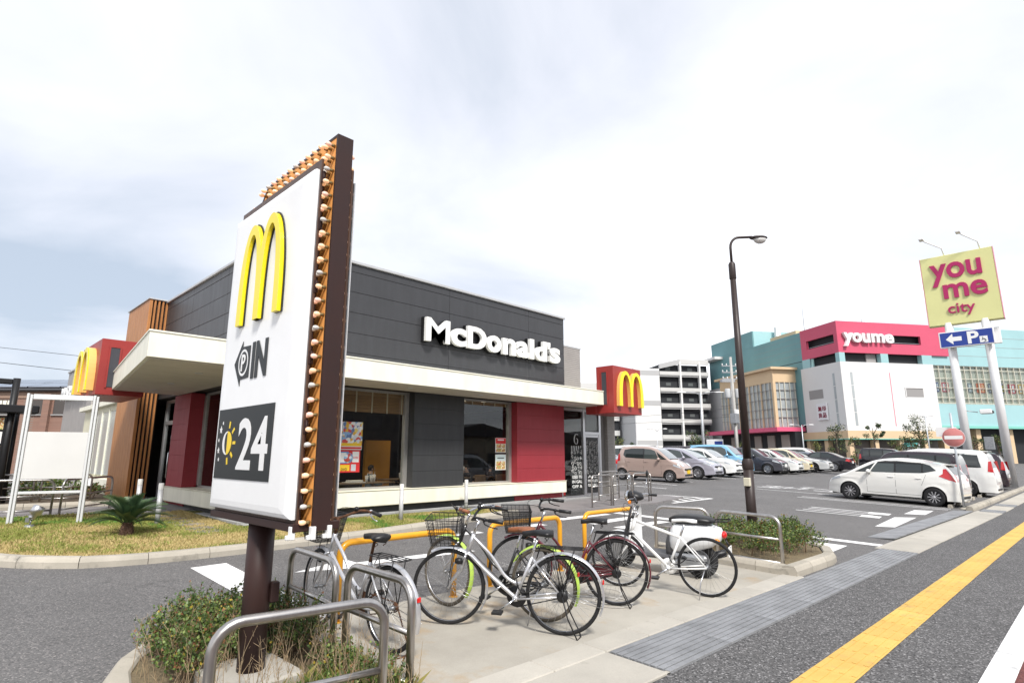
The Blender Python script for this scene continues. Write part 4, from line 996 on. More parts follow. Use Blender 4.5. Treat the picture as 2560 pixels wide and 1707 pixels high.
# ================================================================== shrub beds
LEAFM = [M('shrub_leaf_dark',(.045,.085,.022),.55), M('shrub_leaf_mid',(.09,.145,.032),.5), M('shrub_leaf_light',(.17,.22,.055),.5), M('shrub_leaf_rust',(.19,.085,.035),.6), M('shrub_leaf_yellow',(.34,.25,.03),.6)]
def shrub(name, label, loc, blobs, n, seed, lsz=.014, mix=(.42,.34,.14,.07,.03), twig=True, group=None, cat='shrub'):
    """leaves spread through overlapping clump volumes; loc is the base"""
    r = random.Random(seed); t = thing(name, loc, 0, label, cat, group); ms = [MB() for _ in LEAFM]; vol = [b[3]*b[4]*b[5] for b in blobs]; tot = sum(vol)
    sprigs = []
    for b, v in zip(blobs, vol):
        k = int(n/9*v/tot)+1
        for _ in range(k):
            while True:
                p = Vector((r.uniform(-1,1),r.uniform(-1,1),r.uniform(-.6,1)))
                if .25 < p.length < 1.0: break
            p = p*(.55+.5*r.random()**.5/p.length*p.length) if p.length > .7 else p
            q = Vector((b[0]+p.x*b[3], b[1]+p.y*b[4], b[2]+p.z*b[5]))
            if q.z < .01: q.z = r.uniform(.01,.06)
            sprigs.append((q, Vector((p.x,p.y,abs(p.z)+.5)).normalized()))
    tw = MB()
    for q, d in sprigs:
        d = (d+Vector((r.uniform(-.6,.6),r.uniform(-.6,.6),r.uniform(-.2,.5)))).normalized(); L = r.uniform(.05,.12)
        kind0 = r.random()
        if twig and r.random() < .5: tw.tube([q-d*L*.8, q+d*L], [.0022,.001], 3, caps=False)
        base = 3 if kind0 < .05 else None
        for j in range(9):
            s = j/9; c = q+d*L*s; a = r.uniform(0,6.28)
            side = d.cross(Vector((math.cos(a),math.sin(a),.3))).normalized(); ax = (d*.6+side*.9+Vector((0,0,r.uniform(-.1,.3)))).normalized()
            nrm = ax.cross(Vector((r.uniform(-1,1),r.uniform(-1,1),r.uniform(-.2,1)))).normalized(); l = lsz*r.uniform(.8,1.9); w_ = l*.42
            x = r.random(); i = 0; acc = 0
            for i, mm in enumerate(mix):
                acc += mm
                if x < acc: break
            if base and r.random() < .6: i = base
            if i in (0,) and q.z > .3 and r.random() < .4: i = 1
            ms[i].add([c, c+ax*l*.5+nrm*w_, c+ax*l*1.15, c+ax*l*.5-nrm*w_], [(0,1,2,3)])
    for i, m in enumerate(ms):
        if m.f: m.build('foliage', LEAFM[i], t, kind='stuff')
    if tw.f: tw.build('twigs', M('shrub_twig',(.16,.11,.07),.9), t, kind='stuff')
    for b in blobs[::2]:
        m = MB(); m.tube([(b[0],b[1],-.05),(b[0]+b[3]*.2,b[1],b[2]*.6),(b[0]+b[3]*.3,b[1]+b[4]*.2,b[2]+b[5]*.3)],[.012,.009,.004],6); m.build('stem', MATS.get('shrub_twig') or M('shrub_twig',(.16,.11,.07),.9), t)
    return t
SOIL = M('planter_soil',(.12,.09,.055),.95,0,(8,.5,(.2,.16,.09)),bump=(40,.8,.03))
ISL = [(.93,2.4),(.93,4.25),(1.0,4.55),(1.16,4.86),(1.4,5.1),(1.7,5.22),(2.05,5.18),(2.36,5.0),(2.42,4.6),(2.42,2.95),(2.3,2.75),(1.9,2.6)]
ik = struct(thing('sign_island_kerb',(0,0,0))); kerb_run(ik, ISL[:10], .15, .12, .6, -1)
struct(poly_sheet('sign_island_soil', [(1.06,2.3),(1.06,4.2),(1.13,4.5),(1.27,4.76),(1.47,4.97),(1.72,5.07),(2.0,5.04),(2.25,4.9),(2.3,4.6),(2.3,2.9),(1.9,2.65)], .10, SOIL, cut=.3))
bl = []
rb = random.Random(11)
for k in range(60):
    x, y = rb.uniform(1.30,2.12), rb.uniform(3.95,4.92)
    if math.hypot(x-1.6,y-3.78) < .30 or (x < 1.42 and y > 4.7): continue
    h = rb.uniform(.12,.185); bl.append((x-1.6,y-4.3,.02+h*.8,rb.uniform(.12,.2),rb.uniform(.12,.2),h*1.12))
for k in range(16):
    x, y = rb.uniform(1.2,2.2), rb.uniform(2.9,3.9)
    if 1.3 < x < 1.92 and y > 3.4: continue
    h = rb.uniform(.05,.10); bl.append((x-1.6,y-4.3,.01+h*.7,rb.uniform(.10,.17),rb.uniform(.10,.17),h))
shrub('shrub','low green shrub bed round the foot of the pole sign',(1.6,4.3,gz(1.6,4.3)+.10),bl,30000,21,.0125,(.30,.40,.20,.06,.04))
def dry_stems(name, label, poly, n, dz, h, seed, parent=None):
    r = random.Random(seed); m = MB(); xs_ = [p[0] for p in poly]; ys_ = [p[1] for p in poly]; k = 0
    while k < n:
        x, y = r.uniform(min(xs_),max(xs_)), r.uniform(min(ys_),max(ys_))
        if not inside(x,y,poly): continue
        k += 1; hh = r.uniform(h*.35,h); lx, ly = r.uniform(-.35,.35)*hh, r.uniform(-.35,.35)*hh; z = gz(x,y)+dz
        top = Vector((x+lx,y+ly,z+hh)); m.tube([(x,y,z-.01),(x+lx*.4,y+ly*.4,z+hh*.55),top],[.0022,.0018,.0008],3,caps=False)
        for _ in range(r.randint(1,5)):
            s = r.uniform(.4,1); p = Vector((x+lx*s,y+ly*s,z+hh*s)); q = p+Vector((r.uniform(-.04,.04),r.uniform(-.04,.04),r.uniform(.01,.06))); m.tube([p,q],[.0012,.0006],3,caps=False)
    return tag(m.build(name, M('dry_stem',(.42,.31,.19),.9)), label, 'dry stems', kind='stuff')
dry_stems('dry_stems','dry tan stems poking out of the shrub bed by the pole sign',[(1.12,3.0),(1.12,4.5),(1.7,4.9),(2.25,4.4),(2.28,2.95),(1.7,2.75)],330,.10,.40,5)
ms = blades('weeds',[(1.3,2.8),(2.28,2.92),(2.28,3.7),(1.9,3.6),(1.5,3.45),(1.2,3.4)],2600,.10,(.03,.12),[LAWNM[2],LAWNM[1],LEAFM[1]],lambda x,y,q,r: 0 if r.random()<.25 else (1 if r.random()<.35 else 2),9,.005,.9)
for m,mt,nm,lb_ in zip(ms,[M('weed_fresh',(.11,.19,.03),.8),M('weed_dry',(.24,.21,.06),.85),LEAFM[1]],('weeds','weeds','weeds'),('fresh green weeds at the front of the sign island','yellowing weeds at the front of the sign island','dark green weeds at the front of the sign island')):
    tag(m.build(nm,mt),lb_,'weeds',kind='stuff')
LPK = [(8.32,4.95),(8.14,3.9),(8.06,2.745),(9.64,2.69),(10.35,2.95),(10.85,3.6),(10.95,4.95)]
lk2 = struct(thing('lamp_island_kerb',(0,0,0))); kerb_run(lk2, LPK, .17, .135, .55, 1)
struct(poly_sheet('lamp_island_soil', [(8.47,4.9),(8.30,3.9),(8.22,2.9),(9.6,2.86),(10.2,3.1),(10.68,3.7),(10.78,4.9)], .11, SOIL, cut=.4))
bl = []
rb = random.Random(12)
for k in range(40):
    x, y = rb.uniform(8.55,10.5), rb.uniform(3.05,4.75)
    if x > 9.9 and y < 3.4: continue
    h = rb.uniform(.13,.19); bl.append((x-9.4,y-3.9,.06+h*.7,rb.uniform(.18,.3),rb.uniform(.18,.3),h*1.2))
shrub('shrub','clipped green shrub bed at the foot of the brown lamp post',(9.4,3.9,gz(9.4,3.9)+.11),bl,22000,22,.017,(.30,.38,.24,.05,.03))
dry_stems('dry_stems','dry stems among the shrubs at the lamp post',[(8.35,3.0),(8.5,4.7),(9.6,4.2),(9.8,3.0)],90,.11,.34,6)
# ================================================================== lamp post
LX, LY = 10.0,4.04
lamp = thing('lamp_post',(LX,LY,gz(LX,LY)+.1),0,'tall brown lamp post with curved arm standing in the shrub bed','lamp post')
LZ = gz(LX,LY)+.1; LBR = M('lamp_post_brown',(.034,.022,.020),.45,0,(4,.2))
MB().tube([(0,0,-.1),(0,0,1.30-LZ)],.082,20).build('lower_post', LBR, lamp)
MB().lathe([(.082,1.25-LZ),(.095,1.28-LZ),(.095,1.38-LZ),(.075,1.44-LZ)],seg=20).build('joint_collar', LBR, lamp)
MB().tube([(0,0,1.40-LZ),(0,0,4.75-LZ)],[.07,.050],20).build('shaft', LBR, lamp)
MB().lathe([(.05,4.66-LZ),(.062,4.68-LZ),(.062,4.95-LZ),(.045,4.99-LZ),(.03,5.0-LZ)],seg=18).build('sleeve', LBR, lamp)
ax, ay = .70,-.714
pts = [(0,0,4.95-LZ),(0,0,5.28-LZ)]+[(ax*.17*(1-math.cos(R(a))),ay*.17*(1-math.cos(R(a))),5.28-LZ+.2*math.sin(R(a))) for a in range(15,91,15)]+[(ax*.42,ay*.42,5.49-LZ)]
MB().tube(pts,.024,10).build('arm', LBR, lamp)
hc = Vector((ax*.54,ay*.54,5.47-LZ)); Mh = Matrix.Rotation(math.atan2(ay,ax),3,'Z')
m = MB(); m.ell((0,0,0),.17,.09,.045,16,8); m.v = [tuple(Mh @ Vector((x,y,max(z,-.012)))+hc) for x,y,z in m.v]; m.build('lamp_hood', LBR, lamp)
m = MB(); m.ell((0,0,0),.125,.075,.10,16,8); m.v = [tuple(Mh @ Vector((x+.02,y,min(z,.0)-.012))+hc) for x,y,z in m.v]; m.build('lamp_globe', M('lamp_globe_glass',(.55,.54,.52),.2,0,coat=.5), lamp)
MB().bev(-.125,-.065,-.06,.05,.98-LZ,1.12-LZ,.008).build('switch_box', M('switch_box_cream',(.62,.58,.45),.5), lamp)
# ================================================================== no-entry sign
NX, NY = 23.12,2.66
ne = thing('no_entry_sign',(NX,NY,gz(NX,NY)),0,'round faded red no-entry sign on a grey post at the car park edge','sign')
MB().tube([(0,0,-.05),(0,0,3.0)],.034,12).build('post', M('sign_post_grey',(.52,.55,.58),.4,.4,(8,.15)), ne)
m = MB(); m.lathe([(0,-.055),(.30,-.055),(.305,-.05),(.305,-.04),(0,-.04)],(0,0,2.22),'x',36); m.build('disc', M('faded_sign_red',(.55,.20,.19),.5,0,(4,.2)), ne)
MB().lathe([(.292,-.0565),(.303,-.0565)],(0,0,2.22),'x',36).build('rim', WHITE, ne)
MB().box(-.0585,-.056,-.235,.235,2.165,2.275).build('bar', WHITE, ne)
MB().box(.04,.045,-.1,.45,2.25,2.55).build('back_plate', WHITE, ne)
MB().lathe([(.12,.0),(.12,.03),(.04,.05)],seg=14).build('base_flange', KERB, ne)
# ================================================================== the tall shop sign on two columns
YX = 40.0
ym = thing('shop_pylon_sign',(YX,3.25,gz(YX,3.25)),0,'yellow-green pylon sign reading you me city on two white columns','sign')
def yp(name, m, mat, parent=None, label=None): return m.build(name, mat, parent or ym, off=(YX,3.25,gz(YX,3.25)), label=label)
for y in (4.07,2.43): yp('column', MB().tube([(YX+.1,y,-.3),(YX+.1,y,8.9)],.20,24), M('column_white',(.66,.66,.66),.45,0,(2,.05)))
bd = yp('sign_board', MB().bev(YX-.05,YX+.5,1.63,4.95,8.79,12.88,.02), M('pylon_yellow_green',(.66,.65,.30),.5,0,(.8,.05)))
for ye in (1.60,4.95): yp('board_edge', MB().box(YX-.06,YX+.51,ye,ye+.03,8.79,12.88), M('pylon_pink_edge',(.72,.33,.40),.5), bd)
YMAG = M('pylon_magenta',(.40,.015,.11),.45)
def ytext(s, y0, y1, z0, z1, bold): 
    m = fit_text(s, 0, y0-y1, z0, z1, .03, bold); yp('lettering', xf(m, lambda x,y,z:(YX-.085+y, y0-x, z)), YMAG, bd)
ytext('you',4.55,2.2,11.04,12.38,.022); ytext('me',4.06,2.08,10.27,11.12,.022); ytext('city',3.97,2.74,9.22,9.95,.008)
PBL = M('parking_sign_blue',(.02,.05,.28),.4); 
pb = yp('parking_board', MB().bev(YX-.35,YX-.15,2.13,4.56,7.42,8.32,.02), WHITE)
yp('blue_face', MB().box(YX-.356,YX-.351,2.19,4.50,7.47,8.27), PBL, pb)
def yq(name, poly, d, mat): yp(name, MB().prism([(y,z) for y,z in poly], YX-.358-d, YX-.3575, 'x'), mat, pb)
yq('arrow', [(4.25,7.885),(3.93,8.19),(3.93,8.0),(3.54,8.0),(3.54,7.76),(3.93,7.76),(3.93,7.58)], .004, PWH)
m = fit_text('P',0,.5,7.53,8.22,.004,.03); yp('letter_p', xf(m, lambda x,y,z:(YX-.364+y, 3.29-x, z)), PWH, pb)
yq('wheelchair_panel', [(2.77,7.88),(2.43,7.88),(2.43,7.53),(2.77,7.53)], .004, PWH)
wc = MB(); wc.tube([(YX-.366,2.60+.08*math.cos(R(a)),7.65+.08*math.sin(R(a))) for a in range(0,300,20)],.012,5); wc.tube([(YX-.366,2.64,7.83),(YX-.366,2.63,7.72),(YX-.366,2.55,7.70),(YX-.366,2.50,7.60)],.014,5); yp('wheelchair_mark', wc, DGREY, pb)
yp('back_board', MB().bev(YX+.3,YX+.5,1.9,4.5,7.5,8.4,.02), WHITE)
for (y0,y1) in ((3.79,4.6),(2.15,2.9)):
    yp('floodlight', MB().tube([(YX+.2,y0,12.86),(YX-.1,y0+.05,13.3),(YX-.6,y1-.1,13.72),(YX-.9,y1,13.78)],.035,8).bev(YX-1.3,YX-.85,y1-.1,y1+.12,13.70,13.80,.02), WHITE)
# ================================================================== bicycles
SPOKE = M('spoke_steel',(.45,.45,.45),.3,.9)
def catmull(pts, n=8):
    P = [Vector(p) for p in pts]; out = []
    for i in range(len(P)-1):
        p0 = P[max(i-1,0)]; p1 = P[i]; p2 = P[i+1]; p3 = P[min(i+2,len(P)-1)]
        for k in range(n):
            t = k/n; out.append(.5*((2*p1)+(p2-p0)*t+(2*p0-5*p1+4*p2-p3)*t*t+(3*p1-p0-3*p2+p3)*t*t*t))
    out.append(P[-1]); return out
def bicycle(label, pos, head, frame, fender=None, saddle=BLACK, basket=None, rack=True, diamond=False, steer=0, WB=1.02, wr=.325, stand='double', rusty=False, bar=BLACKM, grip=BLACK, tyre=RUBBER, chaincase=None, lean=0, saddle_h=.83, bar_h=.96, reflector=True, rim=ALU, bell=True, skirt=False):
    t = thing('bicycle',(pos[0],pos[1],gz(*pos)+.006),R(head),label,'bicycle','bicycles parked on the pad'); fz = gz(pos[0]+WB*math.cos(R(head)),pos[1]+WB*math.sin(R(head)))-gz(*pos)
    t.rotation_euler = (R(lean),-math.atan2(fz,WB),R(head))
    hb = Vector((WB-.155,0,.62)); ht = Vector((WB-.215,0,.775)); axd = (ht-hb).normalized()
    Ms = Matrix.Translation(hb) @ Matrix.Rotation(R(steer),4,axd) @ Matrix.Translation(-hb)
    def S(m): m.v = [tuple(Ms @ Vector(p)) for p in m.v]; return m
    I = lambda m: m
    def wheel(cx, f, nm):
        rimm = f(MB().lathe([(wr-.030,-.010),(wr-.018,-.013),(wr-.014,-.011),(wr-.014,.011),(wr-.018,.013),(wr-.030,.010),(wr-.034,.0),(wr-.030,-.010)],(cx,0,wr),'y',48)).build(nm, rim, t)
        f(MB().lathe([(wr-.018+.018*math.cos(R(a)), .0175*math.sin(R(a))) for a in range(-150,151,25)],(cx,0,wr),'y',48)).build('tyre', tyre, rimm)
        sp_ = MB()
        for k in range(30):
            a = 2*math.pi*k/30; o = .16*(1 if k%4 < 2 else -1); s = .022*(1 if k%2 else -1)
            sp_.tube([(cx+.017*math.cos(a+o*6),s,wr+.017*math.sin(a+o*6)),(cx+(wr-.032)*math.cos(a),0,wr+(wr-.032)*math.sin(a))],.0012,3,caps=False)
        f(sp_).build('spokes', SPOKE, rimm, kind='stuff')
        f(MB().lathe([(0,-.055),(.008,-.05),(.012,-.03),(.022,-.026),(.012,-.02),(.012,.02),(.022,.026),(.012,.03),(.008,.05),(0,.055)],(cx,0,wr),'y',14)).build('hub', GALV, rimm)
        return rimm
    wheel(0, I, 'rear_wheel'); wheel(WB, S, 'front_wheel')
    BB = Vector((.415,0,.27)); st = Vector((.27,0,.62)); T = .0155
    F = MB()
    F.cyl(BB, st, .0145, seg=10); F.cyl(hb-axd*.02, ht+axd*.01, .019, seg=12)
    for s in (-1,1):
        F.tube([(.0,s*.062,wr),(.22,s*.055,wr-.03),(BB.x-.03,s*.03,BB.z)],.0085,8); F.tube([(.0,s*.062,wr),(.13,s*.05,.46),(st.x-.005,s*.014,st.z-.02)],.0075,8)
    if diamond:
        F.cyl(hb+axd*.02, BB, .0185, seg=12); F.cyl(ht-axd*.02, st-Vector((0,0,.015)), .0165, seg=12)
    else:
        F.tube(catmull([hb+axd*.01, hb*.55+BB*.45+Vector((0,0,-.005)), BB]), .0165, 12)
        q = (BB*.62+st*.38)
        F.tube(catmull([ht-axd*.015, ht*.62+q*.38+Vector((0,0,-.03)), ht*.3+q*.7+Vector((.02,0,-.065)), q+Vector((.05,0,-.012)), q]), .014, 12)
    F.lathe([(0,-.036),(.023,-.036),(.023,.036),(0,.036)],tuple(BB),'y',14)
    F.build('frame', frame, t)
    # fork and stem
    FK = MB()
    for s in (-1,1): FK.tube(catmull([hb+Vector((0,s*.045,.0))+axd*-.015, hb+Vector((.045,s*.052,-.14)), Vector((WB-.03,s*.056,wr+.06)), Vector((WB,s*.056,wr))],5),[.0135]*6+[.011]*5+[.009]*5,8)
    FK.tube([hb+Vector((0,-.046,-.012)),hb+Vector((.004,0,.004)),hb+Vector((0,.046,-.012))],.014,8)
    S(FK).build('fork', frame if diamond else (frame if frame in (WHITE,) else ALU if not rusty else frame), t)
    hz_ = ht+axd*(bar_h-.05-ht.z)
    S(MB().cyl(ht, hz_, .0125, seg=10).tube([hz_-axd*.01, hz_+Vector((.035,0,.012))],.013,10)).build('stem', CHROME if not rusty else RUST, t)
    HB = MB(); c = hz_+Vector((.035,0,.012))
    if diamond: path = [c+Vector((-.005,-.27,.0)),c+Vector((0,-.12,.0)),c,c+Vector((0,.12,.0)),c+Vector((-.005,.27,.0))]
    else: path = [c+Vector((-.27,-.265,.035)),c+Vector((-.14,-.26,.05)),c+Vector((-.03,-.20,.055)),c+Vector((.015,-.09,.015)),c,c+Vector((.015,.09,.015)),c+Vector((-.03,.20,.055)),c+Vector((-.14,.26,.05)),c+Vector((-.27,.265,.035))]
    cp_ = catmull(path,6)
    hbar = S(HB.tube(cp_,.0115,10)).build('handlebar', bar, t)
    for k, (a, b) in enumerate(((0,1),(-1,-2))):
        pa = path[a]; pb_ = path[a]+(path[b]-path[a])*.95 if not diamond else path[a]+(path[b]-path[a])*.8
        S(MB().tube([pa+(pa-pb_)*.03,pa,pb_],[.015,.0175,.0165],12)).build('grip', grip, hbar)
        d = (pb_-pa).normalized()
        S(MB().tube([pb_+d*.03+Vector((.012,0,-.012)),pb_+d*.0+Vector((.03,0,-.035)),pb_-d*.06+Vector((.035,0,-.05)),pb_-d*.10+Vector((.02,0,-.055))],[.009,.006,.0055,.005],6).ell(pb_+d*.035,.018,.018,.018,8,6)).build('brake_lever', BLACKM if not rusty else ALU, hbar)
        S(MB().tube(catmull([pb_+d*.04+Vector((.02,0,0)),c+Vector((.13,.10*(1 if k else -1),.07)),c+Vector((.12,0,-.05)),hb+Vector((.06,.01,.05))],6),.0028,5)).build('brake_cable', BLACK, hbar)
    if bell: S(MB().ell(path[2]*.7+path[3]*.3+Vector((0,0,.03)),.022,.022,.02,10,6)).build('bell', BLACK if not diamond else CHROME, hbar)
    # seat
    sx = st.x-.065; sp_ = (st-BB).normalized()
    MB().cyl(st-sp_*.05, Vector((sx+.02,0,saddle_h-.05)), .0125, seg=10).build('seat_post', CHROME if not rusty else RUST, t)
    Sd = MB(); n = 14; rows = []
    for i in range(n+1):
        u = i/n; x = sx+.155-.275*u; w_ = .020+.070*sm((u-.32)/.5) if not diamond else .018+.052*sm((u-.35)/.5)
        w_ *= (1-.7*max(0,(u-.9)/.1)) if u > .9 else (.6+.4*min(u/.08,1)); z = saddle_h+.010*math.sin(u*3.1)+(.022*u if not diamond else .008*u); th = .045+.02*u if not diamond else .035
        rows.append([(x, w_*math.sin(a)*1.0, z-th*(.5-.5*math.cos(a))*(1 if abs(math.sin(a))>.01 else 1)) for a in [2*math.pi*k/12 for k in range(12)]])
    vs_ = [p for r_ in rows for p in r_]; Sd.add(vs_, [(i*12+k,i*12+(k+1)%12,(i+1)*12+(k+1)%12,(i+1)*12+k) for i in range(n) for k in range(12)]+[tuple(range(11,-1,-1)),tuple(range(n*12,n*12+12))], True)
    sd_o = Sd.build('saddle', saddle, t)
    if not diamond:
        sg = MB()
        for s in (-1,1):
            pts = [(sx-.06+.012*math.cos(a*.9),s*.04+.013*math.sin(a*.9),saddle_h-.075+.0045*a) for a in range(0,15)]; sg.tube(pts,.003,5)
        sg.build('saddle_springs', RUST if rusty or saddle is not BLACK else BLACKM, sd_o)
    # transmission
    CR = MB().lathe([(.045,-.046),(.088,-.046),(.09,-.05),(.088,-.054),(.045,-.054)],tuple(BB),'y',30)
    for k in range(5): a = k*2*math.pi/5; CR.tube([(BB.x,-.05,BB.z),(BB.x+.05*math.cos(a),-.05,BB.z+.05*math.sin(a))],.008,6)
    cm_ = RUST if rusty else (frame if diamond else BLACKM); ck = CR.build('chainring', cm_, t)
    ca = R(-35); cv = Vector((math.cos(ca),0,math.sin(ca)))*.16
    MB().tube([BB+Vector((0,.058,0)),BB+cv+Vector((0,.075,0))],.009,8).tube([BB+Vector((0,-.058,0)),BB-cv+Vector((0,-.075,0))],.009,8).tube([BB+Vector((0,-.06,0)),BB+Vector((0,.06,0))],.010,8).build('cranks', CHROME if not rusty else RUST, t)
    for s in (1,-1):
        pc = BB+cv*s+Vector((0,s*.125,0)); MB().bev(pc.x-.045,pc.x+.045,pc.y-.04,pc.y+.04,pc.z-.011,pc.z+.011,.004).build('pedal', BLACK, t)
    ch = MB(); q = [(BB.x,-.05,BB.z+.09),(0,-.05,wr+.035)]; q2 = [(BB.x,-.05,BB.z-.09),(0,-.05,wr-.035)]
    ch.tube(q,.005,5); ch.tube(q2,.005,5); ch.build('chain', RUST if rusty else BLACKM, t)
    MB().lathe([(0,-.042),(.034,-.044),(.036,-.05),(.034,-.056),(0,-.058)],(0,0,wr),'y',18).build('sprocket', RUST if rusty else BLACKM, t)
    if chaincase: 
        pl = [(BB.x+.105*math.cos(R(a)),BB.z+.105*math.sin(R(a))) for a in range(-100,101,20)]+[(.02,wr+.055),(-.03,wr+.03),(-.03,wr-.03),(.02,wr-.055)]
        MB().prism(pl,-.078,-.060,'y').build('chain_case', chaincase, t)
    # mudguards, rack, basket, lock, light
    def guard(cx, a0, a1, f, nm, extra=0):
        m = MB(); rr = wr+.022; N = 26; vs = []; fs = []
        for i in range(N+1):
            a = R(a0+(a1-a0)*i/N); 
            for y, dr in ((-.027,-.012),(-.018,.0),(0,.005),(.018,.0),(.027,-.012)):
                r_ = rr+dr+extra*i/N; vs.append((cx+r_*math.cos(a), y, wr+r_*math.sin(a)))
        for i in range(N):
            for k in range(4): fs.append((i*5+k,i*5+k+1,(i+1)*5+k+1,(i+1)*5+k))
        m.add(vs,fs,True); a = R(a1-12); g_ = f(m).build(nm, fender, t)
        st_ = MB()
        for s in (-1,1): st_.tube([(cx,s*.05,wr),(cx+rr*math.cos(a),s*.028,wr+rr*math.sin(a))],.0028,4)
        f(st_).build('stays', SPOKE, g_)
    if fender:
        guard(0,30,205 if not rusty else 200,I,'rear_mudguard'); guard(WB,62,215 if not diamond else 150,S,'front_mudguard')
    if rack:
        rk = MB(); z = 2*wr+.06
        for y in (-.06,-.02,.02,.06): rk.tube([(.20,y,z),(-.17,y,z)],.004,5)
        rk.tube([(.20,-.06,z),(.22,0,z),(.20,.06,z)],.005,5).tube([(-.17,-.06,z),(-.19,0,z),(-.17,.06,z)],.005,5).tube([(0,-.06,z),(0,.06,z)],.004,5)
        for s in (-1,1): rk.tube([(-.10,s*.06,z),(0,s*.07,wr)],.0045,5).tube([(.08,s*.06,z),(0,s*.07,wr)],.0045,5)
        rk.tube([(.20,.04,z),(st.x-.04,.012,st.z-.01)],.004,5).tube([(.20,-.04,z),(st.x-.04,-.012,st.z-.01)],.004,5)
        rk.build('rear_rack', BLACKM, t)
    if skirt:
        k_ = MB(); 
        for i in range(20):
            a = R(25+5.5*i); k_.tube([(.03,.045,wr+.03),((wr)*math.cos(a),.04,wr+wr*math.sin(a))],.0018,3,caps=False); k_.tube([(.03,-.045,wr+.03),((wr)*math.cos(a),-.04,wr+wr*math.sin(a))],.0018,3,caps=False)
        k_.build('dress_guard', BLACK, t)
    if basket:
        bk = MB(); x0, x1 = WB-.10, WB+.15; zb, zt = .70, .93; wb_, wt_ = .11, .165
        def cor(z): 
            u = (z-zb)/(zt-zb); w_ = wb_+(wt_-wb_)*u; e_ = .045*u; return [(x0-.01*u,-w_,z),(x1+e_,-w_,z),(x1+e_,w_,z),(x0-.01*u,w_,z)]
        nz = 8 if basket == 'wire' else 5
        for i in range(nz+1): bk.tube(cor(zb+(zt-zb)*i/nz), .0024 if i < nz else .005, 4, closed=True)
        for side in range(4):
            a0, a1 = Vector(cor(zb)[side]), Vector(cor(zb)[(side+1)%4]); b0, b1_ = Vector(cor(zt)[side]), Vector(cor(zt)[(side+1)%4])
            for k in range(7): u = (k+.5)/7; bk.tube([a0+(a1-a0)*u,b0+(b1_-b0)*u],.0022,4)
        for k in range(6): u = (k+.5)/6; bk.tube([(x0,-wb_+2*wb_*u,zb),(x1,-wb_+2*wb_*u,zb)],.0022,4)
        bo = S(bk).build('basket', BLACKM, t)
        if basket == 'mesh':
            mm = bpy.data.materials.get('basket_mesh') or None
            if mm is None:
                mm = M('basket_mesh',(.03,.03,.032),.6,0,alpha=.55)
            f_ = MB(); lo, hi = cor(zb), cor(zt)
            for k in range(4): f_.quad(lo[k],lo[(k+1)%4],hi[(k+1)%4],hi[k])
            f_.quad(*lo); S(f_).build('basket_net', mm, bo)
        S(MB().tube([(WB-.05,-.05,zb),(WB,-.06,wr+.02)],.004,5).tube([(WB-.05,.05,zb),(WB,.06,wr+.02)],.004,5)).build('basket_stay', BLACKM, bo)
    if not diamond: S(MB().lathe([(0,.03),(.022,.03),(.03,0),(.026,-.03),(0,-.035)],(WB-.09,.05,.56),'x',12)).build('head_lamp', BLACK, t)
    if reflector:
        a = R(160); rr = wr+.03; MB().bev(rr*math.cos(a)-.014,rr*math.cos(a)+.0,-.017,.017,wr+rr*math.sin(a)-.015,wr+rr*math.sin(a)+.022,.005).build('reflector', REDL, t)
    if stand == 'double':
        MB().tube([(.0,.07,wr),(-.05,.09,.16),(-.13,.10,.004),(-.15,.0,.004),(-.13,-.10,.004),(-.05,-.09,.16),(0,-.07,wr)],.006,6).build('kickstand', RUST if rusty else BLACKM, t)
        MB().lathe([(0,.045),(.045,.047),(.05,.06),(.045,.07),(0,.072)],(0,0,wr),'y',16).build('hub_brake', BLACK, t)
    else:
        MB().tube([(.02,.06,wr-.02),(.06,.14,.18),(.075,.20,.005)],.006,6).build('kickstand', ALU, t)
    MB().tube([(.30+.10*math.cos(R(a)),.035,wr+.11+.02*math.sin(R(a)*2)+.10*math.sin(R(a))) for a in range(200,380,20)],.006,6).build('ring_lock', BLACK, t)
    return t
SILV = M('bicycle_silver',(.60,.60,.62),.28,.65,coat=.4); LIME = M('bicycle_lime',(.42,.60,.10),.3,0,coat=.4); MAROON = M('bicycle_maroon',(.10,.008,.015),.25,0,coat=.7); BWHITE = M('bicycle_white',(.80,.80,.79),.28,0,coat=.5)
BRSAD = M('brown_saddle',(.24,.085,.035),.45,0,(12,.25)); GREYT = M('aged_tyre',(.10,.085,.065),.85,0,(20,.3)); BKFR = M('bicycle_black',(.015,.015,.017),.3,0,coat=.5)
bicycle('old silver city bicycle with rusty chain and black basket, nearest the pole sign',(2.70,3.92),94,SILV,SILV,BLACK,'mesh',True,rusty=True,steer=-8,bar=RUST,lean=-2,wr=.315,WB=1.0)
bicycle('silver city bicycle with large wire basket, frontmost on the pad',(4.02,3.30),122,SILV,SILV,BLACK,'wire',True,steer=9,lean=-3,skirt=True)
bicycle('lime green bicycle with brown saddle, behind the silver one with the wire basket',(4.19,3.66),108,BKFR,LIME,BRSAD,None,False,steer=-14,lean=-4,tyre=GREYT,bar=CHROME,grip=M('brown_grip',(.30,.12,.06),.5),stand='side',WB=1.05,saddle_h=.80)
bicycle('dark red city bicycle with black mesh basket and rear rack',(5.16,3.53),126,MAROON,MAROON,BLACK,'mesh',True,steer=12,lean=-3,chaincase=MAROON,skirt=True,WB=1.0)
bicycle('white diamond-frame bicycle with white saddle, nearest the drain cover',(6.23,3.06),110,BWHITE,None,BWHITE,None,False,diamond=True,steer=6,lean=-5,stand='side',bar=BWHITE,WB=.98,wr=.315,saddle_h=.80,bar_h=.90,reflector=False,rim=BWHITE)
